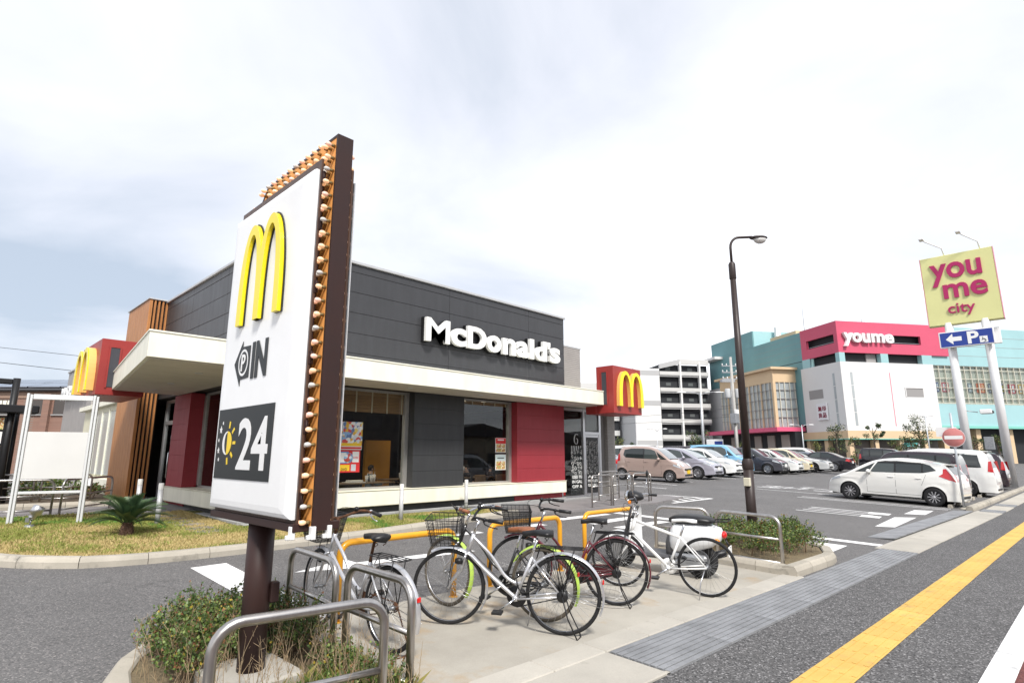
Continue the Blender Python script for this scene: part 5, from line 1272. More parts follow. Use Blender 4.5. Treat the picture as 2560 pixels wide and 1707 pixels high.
# ================================================================== scooter
def scooter(pos, head):
    t = thing('scooter',(pos[0],pos[1],gz(*pos)+.006),R(head),'white retro scooter with black seat, behind the white bicycle','scooter'); t.rotation_euler = (R(-4),-.025,R(head))
    WBs, wr = 1.08, .215; SW = M('scooter_white',(.76,.77,.78),.22,0,coat=.8); DG = M('scooter_grey',(.07,.07,.075),.5)
    for cx, nm in ((0,'rear_wheel'),(WBs,'front_wheel')):
        w_ = MB().lathe([(0,-.04),(.05,-.045),(.11,-.03),(.125,-.04),(.128,.04),(.11,.03),(.05,.045),(0,.04)],(cx,0,wr),'y',24).build(nm, GALV, t)
        MB().lathe([(.165+.055*math.cos(R(a)),.052*math.sin(R(a))) for a in range(-180,181,24)],(cx,0,wr),'y',32).build('tyre', RUBBER, w_)
    def loft(secs, nm, mat, par=None, K=16):
        m = MB(); vs = []
        for (x,zc,hw,hh,p) in secs:
            for k in range(K):
                a = 2*math.pi*k/K; c, s = math.cos(a), math.sin(a)
                vs.append((x, hw*abs(c)**p*(1 if c > 0 else -1), zc+hh*abs(s)**p*(1 if s > 0 else -1)))
        n = len(secs); m.add(vs,[(i*K+k,(i+1)*K+k,(i+1)*K+(k+1)%K,i*K+(k+1)%K) for i in range(n-1) for k in range(K)]+[tuple(range(K)),tuple(range(n*K-1,(n-1)*K-1,-1))],True)
        return m.build(nm, mat, par or t)
    loft([(-.30,.56,.03,.03,.8),(-.27,.55,.10,.08,.8),(-.15,.52,.16,.14,.8),(0,.50,.19,.17,.8),(.15,.48,.19,.18,.8),(.28,.46,.17,.19,.8),(.34,.44,.13,.17,.8)],'rear_body',SW)
    loft([(.30,.42,.13,.20,.7),(.36,.40,.13,.19,.7),(.40,.34,.12,.12,.7)],'seat_column',DG)
    loft([(-.20,.70,.06,.02,.7),(-.15,.705,.12,.04,.7),(0,.715,.145,.05,.7),(.15,.71,.14,.055,.7),(.28,.70,.11,.05,.7),(.36,.68,.07,.03,.7)],'seat',BLACK)
    MB().bev(.30,.86,-.16,.16,.20,.26,.03).build('floorboard', DG, t)
    sh = MB(); vs = []; rows = [(.80,.24,.15,.0),(.84,.30,.17,.02),(.86,.42,.18,.035),(.87,.56,.18,.045),(.865,.68,.165,.05),(.85,.78,.13,.05),(.835,.84,.07,.045)]
    for (x,z,hw,cv) in rows:
        for k in range(9): u = -1+2*k/8; vs.append((x-cv*u*u+.03, hw*u, z))
    n9 = len(vs)
    vs += [(x-.025,y,z) for x,y,z in vs]
    fs = []
    for off in (0,n9):
        for i in range(len(rows)-1):
            for k in range(8): fs.append((off+i*9+k,off+i*9+k+1,off+(i+1)*9+k+1,off+(i+1)*9+k))
    for i in range(len(rows)-1): fs += [(i*9,(i+1)*9,n9+(i+1)*9,n9+i*9),(i*9+8,(i+1)*9+8,n9+(i+1)*9+8,n9+i*9+8)]
    for k in range(8): fs.append(((len(rows)-1)*9+k,(len(rows)-1)*9+k+1,n9+(len(rows)-1)*9+k+1,n9+(len(rows)-1)*9+k))
    sh.add(vs,fs,True).build('leg_shield', SW, t)
    MB().tube([(.88,0,.80),(.97,0,.50),(WBs,0,wr)],.03,10).build('fork', DG, t)
    fm = MB(); vs = []
    for i in range(15):
        a = R(25+130*i/14)
        for y,dr in ((-.075,-.04),(-.06,.0),(0,.02),(.06,.0),(.075,-.04)): vs.append((WBs+(.25+dr)*math.cos(a),y,wr+(.25+dr)*math.sin(a)))
    fm.add(vs,[(i*5+k,i*5+k+1,(i+1)*5+k+1,(i+1)*5+k) for i in range(14) for k in range(4)],True).build('front_fender', SW, t)
    loft([(.72,.93,.02,.02,.9),(.76,.94,.10,.05,.9),(.84,.95,.12,.07,.9),(.91,.95,.09,.065,.9)],'headset',BLACK)
    MB().lathe([(.07,.90),(.078,.93),(.07,.96),(.0,.975)],(0,0,.94),'x',18).build('headlamp', CHROME, t)
    hb_ = MB().tube(catmull([(.70,-.31,.93),(.76,-.2,.95),(.82,-.08,.95),(.82,.08,.95),(.76,.2,.95),(.70,.31,.93)],4),.013,8).build('handlebar', CHROME, t)
    for s in (-1,1):
        MB().tube([(.67,s*.36,.922),(.71,s*.29,.932),(.74,s*.24,.945)],.018,10).build('grip', BLACK, hb_)
        MB().tube([(.74,s*.25,.95),(.80,s*.29,.945),(.80,s*.36,.93)],.006,6).build('lever', CHROME, hb_)
        MB().tube([(.78,s*.18,.96),(.77,s*.26,1.08),(.775,s*.30,1.17)],.005,6).build('mirror_stem', CHROME, hb_)
        m = MB(); m.ell((.775,s*.32,1.21),.012,.045,.055,12,8); m.build('mirror', BLACK if s < 0 else M('mirror_glass',(.6,.63,.66),.08,.9), hb_)
        MB().ell((.86,s*.14,.88),.025,.025,.025,10,6).build('indicator', AMBER, t)
        MB().ell((-.26,s*.15,.50),.035,.03,.025,10,6).build('rear_indicator', AMBER, t)
    MB().ell((-.31,0,.55),.035,.055,.045,12,8).build('tail_lamp', REDL, t)
    MB().tube([(-.12,-.09,.70),(-.38,-.09,.73),(-.40,0,.735),(-.38,.09,.73),(-.12,.09,.70)],.008,6).tube([(-.25,-.09,.715),(-.25,.09,.715)],.006,6).build('carrier', BLACKM, t)
    MB().bev(-.375,-.365,-.07,.07,.30,.42,.003).build('number_plate', WHITE, t)
    MB().tube([(-.32,0,.5),(-.37,0,.40)],.012,6).build('plate_bracket', BLACK, t)
    MB().bev(-.12,.30,.06,.16,.14,.30,.03).build('engine_case', GALV, t)
    MB().tube([(.15,-.12,.20),(-.05,-.14,.22),(-.28,-.15,.30)],[.03,.05,.045],12).build('exhaust', BLACKM, t)
    MB().tube([(.12,.10,.18),(.02,.13,.005),(.0,0,.005),(.02,-.13,.005),(.12,-.10,.18)],.010,6).build('centre_stand', BLACKM, t)
scooter((7.09,3.56), 100)
# ================================================================== cars
def lerp_tab(tab, x):
    if x <= tab[0][0]: return tab[0][1]
    for (a,b),(c,d) in zip(tab,tab[1:]):
        if x <= c: return b+(d-b)*(x-a)/(c-a) if c > a else d
    return tab[-1][1]
PAINTS = {}
def car_paint(name, col, metal=.0):
    if name not in PAINTS: PAINTS[name] = M('car_paint_'+name, col, .24 if metal else .28, metal, coat=.9, spec=.5)
    return PAINTS[name]
SEAM = M('door_gap',(.02,.02,.02),.6); CTRIM = M('car_black_trim',(.016,.016,.017),.5); HLAMP = M('headlamp_glass',(.62,.66,.70),.08,.2,coat=1.0); TLAMP = M('tail_lamp_red',(.50,.008,.012),.12,0,coat=1.0); WLAMP = M('tail_lamp_clear',(.72,.68,.68),.12,0,coat=1.0)
PLW = M('plate_white',(.76,.76,.74),.5); PLY = M('plate_yellow',(.78,.53,.02),.5)
TYPES = {
 # L, W, H, wheelbase, front overhang, wheel radius, profile (x,z) front->rear, belt z, roof width ratio, window spec
 'hatch': dict(L=3.99,W=1.695,WB=2.53,FO=.78,wr=.30,belt=.93,rw=.74,
   prof=[(0,.22),(.005,.40),(.03,.56),(.10,.68),(.28,.79),(.55,.90),(.74,.97),(1.12,1.19),(1.52,1.39),(1.88,1.48),(2.3,1.515),(2.75,1.495),(3.2,1.43),(3.52,1.355),(3.68,1.28),(3.82,1.09),(3.91,.95),(3.955,.78),(3.985,.60),(3.99,.40),(3.99,.24)],
   ws=(.78,1.72), rwn=(3.64,3.87), side=[[(.98,1.00),(1.42,1.01),(1.62,1.345)],[(1.46,1.015),(2.20,1.03),(2.20,1.425),(1.94,1.40),(1.68,1.345)],[(2.26,1.03),(3.00,1.06),(3.00,1.385),(2.26,1.43)],[(3.05,1.065),(3.42,1.16),(3.24,1.325),(3.05,1.38)]]),
 'kei': dict(L=3.39,W=1.475,WB=2.43,FO=.66,wr=.275,belt=.95,rw=.78,
   prof=[(0,.22),(.01,.42),(.04,.62),(.10,.74),(.25,.86),(.50,.96),(.66,1.02),(.95,1.25),(1.25,1.47),(1.55,1.58),(1.9,1.63),(2.4,1.635),(2.85,1.60),(3.12,1.54),(3.22,1.40),(3.30,1.15),(3.35,.95),(3.38,.70),(3.39,.45),(3.39,.24)],
   ws=(.68,1.38), rwn=(3.14,3.30), side=[[(.80,1.04),(1.15,1.04),(1.32,1.40)],[(1.18,1.04),(1.92,1.05),(1.92,1.52),(1.60,1.50),(1.38,1.42)],[(1.97,1.05),(2.88,1.08),(3.02,1.20),(2.96,1.45),(2.60,1.52),(1.97,1.53)]]),
 'boxkei': dict(L=3.39,W=1.475,WB=2.42,FO=.62,wr=.275,belt=.98,rw=.84,
   prof=[(0,.22),(.005,.45),(.03,.70),(.10,.84),(.22,.94),(.45,1.0),(.55,1.05),(.85,1.35),(1.05,1.56),(1.30,1.65),(1.8,1.68),(2.5,1.68),(3.05,1.65),(3.20,1.58),(3.28,1.35),(3.34,1.05),(3.38,.70),(3.39,.45),(3.39,.24)],
   ws=(.58,1.14), rwn=(3.22,3.35), side=[[(.68,1.07),(.98,1.07),(1.05,1.38)],[(1.02,1.07),(1.78,1.08),(1.78,1.56),(1.35,1.55),(1.12,1.42)],[(1.84,1.08),(2.62,1.09),(2.62,1.57),(1.84,1.57)],[(2.68,1.09),(3.12,1.12),(3.06,1.52),(2.68,1.57)]]),
 'compact': dict(L=3.88,W=1.695,WB=2.51,FO=.78,wr=.295,belt=.92,rw=.74,
   prof=[(0,.22),(.005,.40),(.03,.56),(.12,.70),(.35,.82),(.68,.93),(.90,.99),(1.25,1.20),(1.58,1.40),(1.9,1.48),(2.3,1.50),(2.75,1.48),(3.2,1.42),(3.50,1.36),(3.60,1.28),(3.70,1.08),(3.78,.95),(3.84,.78),(3.875,.58),(3.88,.40),(3.88,.24)],
   ws=(.92,1.76), rwn=(3.55,3.72), side=[[(1.12,1.0),(1.46,1.0),(1.62,1.32)],[(1.50,1.01),(2.25,1.02),(2.25,1.40),(1.96,1.38),(1.68,1.32)],[(2.31,1.02),(2.95,1.06),(3.18,1.16),(3.05,1.33),(2.31,1.40)]]),
 'sedan': dict(L=4.85,W=1.82,WB=2.85,FO=.92,wr=.325,belt=.93,rw=.68,
   prof=[(0,.24),(.005,.42),(.03,.56),(.12,.68),(.40,.78),(.9,.86),(1.35,.93),(1.55,.98),(1.95,1.22),(2.25,1.36),(2.6,1.42),(3.0,1.43),(3.4,1.38),(3.85,1.20),(4.15,1.07),(4.35,1.03),(4.65,1.0),(4.76,.94),(4.82,.75),(4.85,.55),(4.85,.40),(4.85,.26)],
   ws=(1.50,2.22), rwn=(3.52,4.10), side=[[(1.80,.99),(2.05,.99),(2.20,1.20)],[(2.0,.99),(2.82,1.0),(2.82,1.36),(2.5,1.34),(2.25,1.24)],[(2.88,1.0),(3.62,1.02),(3.72,1.10),(3.42,1.28),(2.88,1.36)]]),
 'van': dict(L=4.7,W=1.72,WB=2.86,FO=.92,wr=.325,belt=1.0,rw=.82,
   prof=[(0,.22),(.005,.42),(.03,.66),(.12,.82),(.35,.95),(.62,1.04),(.80,1.12),(1.2,1.42),(1.55,1.66),(1.85,1.79),(2.3,1.86),(3.0,1.875),(3.8,1.86),(4.25,1.82),(4.42,1.72),(4.52,1.45),(4.60,1.15),(4.66,.85),(4.70,.55),(4.70,.40),(4.70,.24)],
   ws=(.84,1.78), rwn=(4.40,4.60), side=[[(1.05,1.13),(1.45,1.14),(1.62,1.52)],[(1.50,1.14),(2.32,1.15),(2.32,1.68),(1.95,1.67),(1.70,1.55)],[(2.38,1.15),(3.28,1.16),(3.28,1.70),(2.38,1.69)],[(3.34,1.16),(4.28,1.17),(4.18,1.66),(3.34,1.70)]]),
}
def car(label, pos, head, kind, paint, plate=PLW, glass=None, scale=1.0, front=True, visor=False, spoke=7, alloy=True, roof_rack=False, tail='v', group=None, name='parked_car', fz=0, trim=False):
    c = TYPES[kind]; L, W, WB, FO, wr = c['L'], c['W']/2, c['WB'], c['FO'], c['wr']; belt = c['belt']; H = max(z for _,z in c['prof'])
    x_, y_ = pos
    t = thing(name,(x_,y_,gz(x_,y_)+fz),R(head),label,'car',group or 'cars in the car park'); t.scale = (scale,)*3
    # pitch and roll follow the slope of the car park
    h = R(head); d = .8; pz = (gz(x_+d*math.cos(h),y_+d*math.sin(h))-gz(x_-d*math.cos(h),y_-d*math.sin(h)))/(2*d); rz_ = (gz(x_-d*math.sin(h),y_+d*math.cos(h))-gz(x_+d*math.sin(h),y_-d*math.cos(h)))/(2*d)
    t.rotation_euler = (math.atan(rz_),-math.atan(pz),h)
    # local: origin at ground midway between axles, +x forward.  p runs from nose (0) to tail (L)
    X = lambda p: FO+WB/2-p
    P = catmull([(x,0,z) for x,z in c['prof']],5); P = [(max(0,min(L,p.x)),p.z) for p in P]
    for i in range(1,len(P)): P[i] = (max(P[i][0],P[i-1][0]),P[i][1])
    def plan(p):
        a = max(0,(.75-p)/.75); b = max(0,(p-(L-.6))/.6)
        return 1-.20*a**2.6-.13*b**2.6
    def hw(p, z):
        w_ = W*plan(p)
        if z > belt: 
            u = (z-belt)/(H-belt); w_ *= 1-(1-c['rw'])*(.35*u+.65*u*u)*.92
        else:
            u = (belt-z)/belt; w_ *= 1-.05*max(0,(u-.45)/.55)**1.5+.012*math.sin(min(1,u*1.6)*math.pi)
        w_ += .010*math.exp(-((z-belt*.86+.03*(p/L))/.035)**2)-.008*math.exp(-((z-.42)/.06)**2)
        for wp in (FO,FO+WB):
            dd = math.hypot(p-wp,z-wr); 
            if dd < wr+.12: w_ += .018*max(0,1-(dd-wr-.03)/.09)*(1 if dd > wr+.03 else 1)
        return w_
    AR = wr+.045
    def zb(p):
        z = .20
        for wp in (FO,FO+WB):
            if abs(p-wp) < AR: z = max(z, wr+math.sqrt(AR*AR-(p-wp)**2))
        if p < .35: z = max(z,.20+.04*(1-p/.35))
        return z
    st = []; i0 = 0
    ps = sorted(set([round(q[0],3) for q in P]+[round(FO+k*AR/9,3) for k in range(-9,10)]+[round(FO+WB+k*AR/9,3) for k in range(-9,10)]+[round(L*k/60,3) for k in range(61)]))
    ptab = []
    for q in P:
        if not ptab or q[0] > ptab[-1][0]+1e-4: ptab.append(q)
        else: ptab[-1] = (ptab[-1][0], max(ptab[-1][1],q[1])) if q[0] < L/2 else ptab[-1]
    def zt(p): return lerp_tab(ptab,p)
    K = 12; N = 7; body = MB(); rows = []
    for p in ps:
        top = max(zt(p), zb(p)+.02); bot = zb(p); col = []
        rf = min(.07,.35*(top-bot))
        for k in range(K+1):
            z = bot+(top-rf-bot)*k/K; col.append((X(p), hw(p,z), z))
        wt_ = hw(p,top-rf)
        for k in range(1,5):
            a = R(90*k/4); col.append((X(p), wt_-rf*1.2*(1-math.cos(a)), top-rf+rf*math.sin(a)-.0))
        yl = col[-1][1]
        for k in range(1,N+1):
            u = 1-k/N; col.append((X(p), yl*u, top+.018*(1-u*u)*min(1,top)))
        rows.append(col)
    n = len(rows[0]); vs = []
    for r in rows: vs += r
    m0 = len(vs); vs += [(x,-y,z) for x,y,z in vs]; fs = []
    for i in range(len(rows)-1):
        for k in range(n-1):
            fs.append((i*n+k,i*n+k+1,(i+1)*n+k+1,(i+1)*n+k)); fs.append((m0+i*n+k,m0+(i+1)*n+k,m0+(i+1)*n+k+1,m0+i*n+k+1))
    # front and rear caps
    for r in (0,len(rows)-1):
        fs += [(r*n+k,r*n+k+1,m0+r*n+k+1,m0+r*n+k) for k in range(n-1)]
    body.add(vs,fs,True); bo = body.build('body', paint, t)
    MB().box(X(L)+.12,X(0)-.12,-W*.80,W*.80,.17,.42).box(X(FO)-AR+.0,X(FO)+AR,-W*.82,W*.82,.3,wr+AR+.02).box(X(FO+WB)-AR,X(FO+WB)+AR,-W*.82,W*.82,.3,wr+AR+.02).build('underbody', CTRIM, t)
    # inside: seats so that the cabin is not empty
    # side patches
    def side_patch(nm, poly, mat, off=.006, sides=(1,-1), par=None, rows_=5, lab=None):
        xs_ = [a for a,_ in poly]; x0,x1 = min(xs_),max(xs_)
        def span(x):
            zs_ = []
            for (a,b),(cx_,d_) in zip(poly,poly[1:]+poly[:1]):
                if min(a,cx_)-1e-9 <= x <= max(a,cx_)+1e-9:
                    if abs(cx_-a) < 1e-6: zs_ += [b,d_]
                    else: zs_.append(b+(d_-b)*(x-a)/(cx_-a))
            return min(zs_),max(zs_)
        cols = sorted(set([x0+(x1-x0)*k/8 for k in range(9)]+xs_))
        for s in sides:
            m = MB(); vs = []
            for x in cols:
                lo,hi = span(x)
                for k in range(rows_+1):
                    z = lo+(hi-lo)*k/rows_; vs.append((X(x), s*(hw(x,z)+off), z))
            q = rows_+1; m.add(vs,[((i*q+k,i*q+k+1,(i+1)*q+k+1,(i+1)*q+k) if s > 0 else (i*q+k,(i+1)*q+k,(i+1)*q+k+1,i*q+k+1)) for i in range(len(cols)-1) for k in range(rows_)],True)
            m.build(nm, mat, par or t)
    def top_patch(nm, p0, p1, yr, mat, off=.006, y0=None, nn=10, par=None, sym=True):
        m = MB(); vs = []; M_ = 10
        for i in range(nn+1):
            p = p0+(p1-p0)*i/nn; z = zt(p); rf = min(.07,.35*z); wl = hw(p,z-rf)-rf*1.2
            d_ = .01; sl = (zt(p+d_)-zt(p-d_))/(2*d_); nx_, nz_ = sl/math.hypot(sl,1), 1/math.hypot(sl,1)
            for k in range(M_+1):
                f = (-1+2*k/M_) if y0 is None else (y0[0]+(y0[1]-y0[0])*k/M_)
                y = wl*yr*f if y0 is None else wl*f
                u = y/max(wl,.01); vs.append((X(p)+nx_*off, y, z+.018*(1-u*u)*min(1,z)+nz_*off))
        m.add(vs,[(i*(M_+1)+k,i*(M_+1)+k+1,(i+1)*(M_+1)+k+1,(i+1)*(M_+1)+k) for i in range(nn) for k in range(M_)],True)
        return m.build(nm, mat, par or t)
    gl = glass or CARGLASS; 
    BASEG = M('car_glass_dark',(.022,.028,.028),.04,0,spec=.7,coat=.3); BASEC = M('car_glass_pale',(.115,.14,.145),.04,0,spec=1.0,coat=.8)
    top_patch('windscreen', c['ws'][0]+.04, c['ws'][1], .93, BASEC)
    top_patch('wiper', c['ws'][0]+.0, c['ws'][0]+.05, .85, CTRIM)
    top_patch('rear_window', c['rwn'][0], c['rwn'][1], .86, BASEG)
    allx = [p for w_ in c['side'] for p in w_]
    for i, poly in enumerate(c['side']):
        side_patch('side_window', poly, BASEG if i != 1 or glass is CARDARK else M('car_glass_door',(.05,.062,.060),.04,0,spec=.7,coat=.3))
    # pillars between the windows read as black trim
    for wa, wb2 in zip(c['side'][1:],c['side'][2:]):
        xa = max(p for p,_ in wa); xb = min(p for p,_ in wb2); z0_ = max(min(z for p,z in wa if abs(p-xa)<.01), min(z for p,z in wb2 if abs(p-xb)<.01)); z1_ = min(max(z for p,z in wa if abs(p-xa)<.01), max(z for p,z in wb2 if abs(p-xb)<.01))
        side_patch('window_pillar', [(xa,z0_),(xb,z0_),(xb,z1_),(xa,z1_)], CTRIM, .005)
    if visor: 
        a = c['side'][1]; b = c['side'][2]; side_patch('window_visor', [(a[-1][0],a[-1][1]-.005),(b[1][0],b[2][1]-.035),(b[1][0],b[2][1]+.01),(a[3][0],a[3][1]+.02),(a[-1][0]+.02,a[-1][1]+.03)], CTRIM, .016)
    # door gaps, handles, sills
    dx0 = c['side'][1][0][0]-.12; dx1 = max(p for p,_ in c['side'][1])+.03; dx2 = min(max(p for p,_ in c['side'][2])+.12, FO+WB-AR+.16)
    zlow = .32
    for dxx in (dx0,dx1): side_patch('door_gap', [(dxx,zlow),(dxx+.008,zlow),(dxx+.008,belt+.06),(dxx,belt+.06)], SEAM, .002)
    side_patch('door_gap', [(dx2-.14,AR+wr-.0),(dx2-.132,AR+wr),(dx2+.008,belt+.08),(dx2,belt+.08)], SEAM, .002)
    side_patch('door_gap', [(dx0,zlow),(FO+WB-AR-.02,zlow),(FO+WB-AR-.02,zlow+.008),(dx0,zlow+.008)], SEAM, .002)
    for hx in (dx1-.22,dx2-.30):
        for s in (1,-1):
            z = belt-.05; m = MB(); m.bev(X(hx+.18),X(hx),s*(hw(hx,z)+.012)-.012,s*(hw(hx,z)+.012)+.012,z-.014,z+.014,.008); m.build('door_handle', paint if not trim else CHROME, t)
    side_patch('sill', [(FO+AR+.03,.205),(FO+WB-AR-.03,.205),(FO+WB-AR-.03,.25),(FO+AR+.03,.25)], CTRIM, .004)
    # mirrors
    for s in (1,-1):
        mx_ = c['side'][1][0][0]-.02; z = belt+.10; y = s*(hw(mx_,z)+.10); mo = MB(); mo.ell((X(mx_),y,z),.075,.10,.075,12,8); o = mo.build('mirror', paint, t); MB().bev(X(mx_)-.03,X(mx_)+.03,min(y,s*(hw(mx_,z)-.02)),max(y,s*(hw(mx_,z)-.02)),z-.09,z-.06,.008).build('mirror_foot', CTRIM, o)
    # nose: headlamps, grille, intake, plate
    for s in (1,-1):
        lo, hi = sorted((s*.52,s*1.0)); top_patch('headlamp', .10 if kind != 'sedan' else .12, .42 if kind not in ('boxkei','kei') else .36, 1, HLAMP, .008, (lo,hi))
        side_patch('headlamp', [(.10,belt*.68),(.50,belt*.80),(.46,belt*.88),(.22,belt*.80)], HLAMP, .006, (s,))
    fx = X(0)
    MB().bev(fx-.10,fx+.012,-.42,.42,.56,.64,.02).build('grille', CTRIM, t); MB().bev(fx-.10,fx+.008,-.52,.52,.27,.40,.03).build('intake', CTRIM, t)
    MB().bev(fx-.02,fx+.020,-.165,.165,.42 if kind in ('hatch','compact','sedan') else .40,.585 if kind in ('hatch','compact','sedan') else .565,.004).build('number_plate', plate, t)
    # tail
    rx_ = X(L); zr_ = c['rwn']
    for s in (1,-1):
        if kind == 'van': side_patch('tail_lamp', [(4.47,1.02),(4.655,1.0),(4.60,1.44),(4.51,1.42)], TLAMP, .007, (s,)); top_patch('tail_lamp', 4.50, 4.655, 1, TLAMP, .008, sorted((s*.78,s*1.0)))
        elif kind == 'sedan': side_patch('tail_lamp', [(4.52,.80),(4.80,.74),(4.78,.92),(4.60,.95)], TLAMP, .007, (s,)); top_patch('tail_lamp', 4.765, 4.83, 1, TLAMP, .008, sorted((s*.5,s*1.0)))
        elif kind == 'hatch': side_patch('tail_lamp', [(3.60,1.22),(3.68,1.235),(3.82,1.03),(3.935,.82),(3.74,.88),(3.48,.985),(3.62,1.09)], TLAMP, .007, (s,)); top_patch('tail_lamp', 3.86, 3.945, 1, TLAMP, .008, sorted((s*.72,s*1.0))); 
        else: side_patch('tail_lamp', [(L-.20,.92),(L-.03,.88),(L-.09,1.22),(L-.18,1.26)], TLAMP, .007, (s,)); top_patch('tail_lamp', L-.09, L-.03, 1, TLAMP, .008, sorted((s*.75,s*1.0)))
    MB().bev(rx_-.02,rx_+.04,-.165,.165,.62,.785,.004).build('number_plate', plate, t); MB().bev(rx_-.012,rx_+.06,-.55,.55,.26,.36,.02).build('rear_valance', CTRIM, t)
    if kind in ('hatch','kei','boxkei','van','compact'):
        p = c['rwn'][0]; MB().bev(X(p+.10),X(p-.16),-W*.58,W*.58,zt(p-.1)+.0,zt(p-.1)+.028,.012).build('roof_spoiler', paint, t)
    # wheels
    for p in (FO,FO+WB):
        for s in (1,-1):
            cy = s*(W-.075); tw = .092
            ty = MB().lathe([(wr*.64,s*.085),(wr*.70,s*.098),(wr*.92,s*.10),(wr*.985,s*.085),(wr,s*.05),(wr,-s*.06),(wr*.95,-s*.095),(wr*.62,-s*.095)],(X(p),cy,wr),'y',30).build('wheel', RUBBER, t)
            rim_ = MB().lathe([(wr*.66,s*.086),(wr*.63,s*.092),(wr*.60,s*.085),(wr*.585,s*.03),(.0,s*.02)],(X(p),cy,wr),'y',30).build('rim', ALU if not alloy else M('rim_dark',(.07,.07,.075),.4,.6), ty)
            spk = MB()
            for k in range(spoke):
                a = 2*math.pi*k/spoke; ca_, sa_ = math.cos(a), math.sin(a); w0, w1 = (.026,.034) if not alloy else (.010,.016)
                for r0,r1,yy in ((.03,wr*.62,s*.088),):
                    q = [(r0,-w0),(r1,-w1),(r1,w1),(r0,w0)]; pts = [(X(p)+r_*ca_-ww*sa_, cy+yy-(.02*s if r_ < .1 else 0)*0, wr+r_*sa_+ww*ca_) for r_,ww in q]; bk_ = [(x,y-s*.02,z) for x,y,z in pts]
                    spk.add(pts+bk_,[(0,1,2,3),(7,6,5,4),(0,4,5,1),(1,5,6,2),(2,6,7,3),(3,7,4,0)])
            spk.lathe([(0,s*.095),(.03,s*.094),(.045,s*.085),(.045,s*.06)],(X(p),cy,wr),'y',14); spk.build('spokes', ALU, rim_)
    if roof_rack:
        MB().bev(X(2.6),X(1.0),-.42,.42,H+.03,H+.28,.10).build('roof_box', CTRIM, t)
    return t
def wheel_stop(x, y, rz, lab):
    t = MB().prism([(-.06,0),(.06,0),(.045,.10),(-.045,.10)],-.30,.30,'x'); o = t.build('wheel_stop', KERB); o.location = (x,y,gz(x,y)); o.rotation_euler = (0,0,rz); tag(o,lab,'wheel stop','wheel stops behind the near row of cars')
def park(label, wheel, head, kind, paint, near, scale=1.0, **kw):
    """wheel = ground point of the wheel nearest the camera; near = 'FR' front right, 'FL', 'RL' rear left, 'RR'"""
    c = TYPES[kind]; h = R(head); f = Vector((math.cos(h),math.sin(h))); r = Vector((f.y,-f.x)); o = Vector(wheel)
    o -= f*(c['WB']/2*scale)*(1 if near[0] == 'F' else -1); o -= r*((c['W']/2-.02)*scale)*(1 if near[1] == 'R' else -1)
    return car(label,(o.x,o.y),head,kind,paint,scale=scale,**kw)
FR_ = 'cars nose-out in the far row'; NR_ = 'cars in the row along the road'; BR_ = 'cars behind the far row'
CW = car_paint('white',(.78,.78,.76)); CPW = car_paint('pearl',(.79,.78,.74)); CPK = car_paint('pink',(.47,.355,.31),.25); CSV = car_paint('silver_violet',(.42,.41,.47),.35); CBL = car_paint('light_blue',(.22,.47,.68)); CDG = car_paint('dark_grey',(.065,.065,.08),.35); CBK = car_paint('black',(.014,.013,.018),.2); CCR = car_paint('cream',(.66,.58,.42)); CSI = car_paint('silver',(.48,.49,.51),.4); CBU = car_paint('blue',(.05,.09,.48),.1); CGB = car_paint('grey_blue',(.20,.23,.28),.3); CBR = car_paint('plum_black',(.03,.02,.028),.25)
park('pink small car with yellow plate, first in the far row',(24.2,13.4),-82,'kei',CPK,'FR',.98,plate=PLY,group=FR_,alloy=False,spoke=8)
park('silver-violet hatchback beside the pink car',(27.9,13.86),-84,'hatch',CSV,'FR',1.03,group=FR_,alloy=False,spoke=6)
park('white compact car between the silver hatchback and the light blue car',(31.2,14.2),-86,'compact',CW,'FR',1.04,group=FR_)
park('light blue boxy small car with yellow plate',(34.5,14.7),-86,'boxkei',CBL,'FR',1.08,plate=PLY,group=FR_,alloy=False)
park('dark grey rounded compact behind the brown lamp post',(37.7,14.0),-86,'compact',CDG,'FR',1.10,group=FR_,alloy=False,spoke=6)
park('white compact car right of the dark grey one',(39.9,13.75),-86,'compact',CW,'FR',1.06,group=FR_)
park('cream small car with yellow plate beside the white sedan',(42.7,13.75),-87,'kei',CCR,'FR',1.0,plate=PLY,group=FR_,alloy=False)
park('white sedan with large wheels in the far row',(45.4,13.6),-87,'sedan',CW,'FR',1.05,group=FR_,spoke=5)
park('black sedan with red tail lamp showing',(49.05,13.2),93,'sedan',CBK,'RL',1.02,group=FR_,trim=True,spoke=9,alloy=False)
car('dark boxy car at the far end of the row, next to the grey one',(54.3,10.9),-90,'boxkei',CBK,group=FR_,scale=1.1)
car('grey-blue sedan behind the black sedan',(54.6,16.5),-90,'sedan',CGB,group=BR_)
car('white car roof behind the grey-blue sedan',(58.5,18.5),-90,'van',CW,group=BR_)
car('silver car partly hidden by the tiled column',(24.4,20.0),88,'hatch',CSI,group=BR_)
car('grey low car behind the pink one',(27.6,20.6),88,'sedan',CGB,group=BR_)
car('white car roof behind the silver-violet hatchback',(31.5,20.4),88,'van',CW,group=BR_,scale=.95)
car('dark car roof behind the light blue car',(37.5,20.4),88,'van',CBR,group=BR_,scale=.95)
car('dark car with roof box behind the white compact',(43.0,20.6),88,'hatch',CDG,group=BR_,roof_rack=True)
car('small dark car far behind the cream car',(51.5,21.5),88,'hatch',CDG,group=BR_)
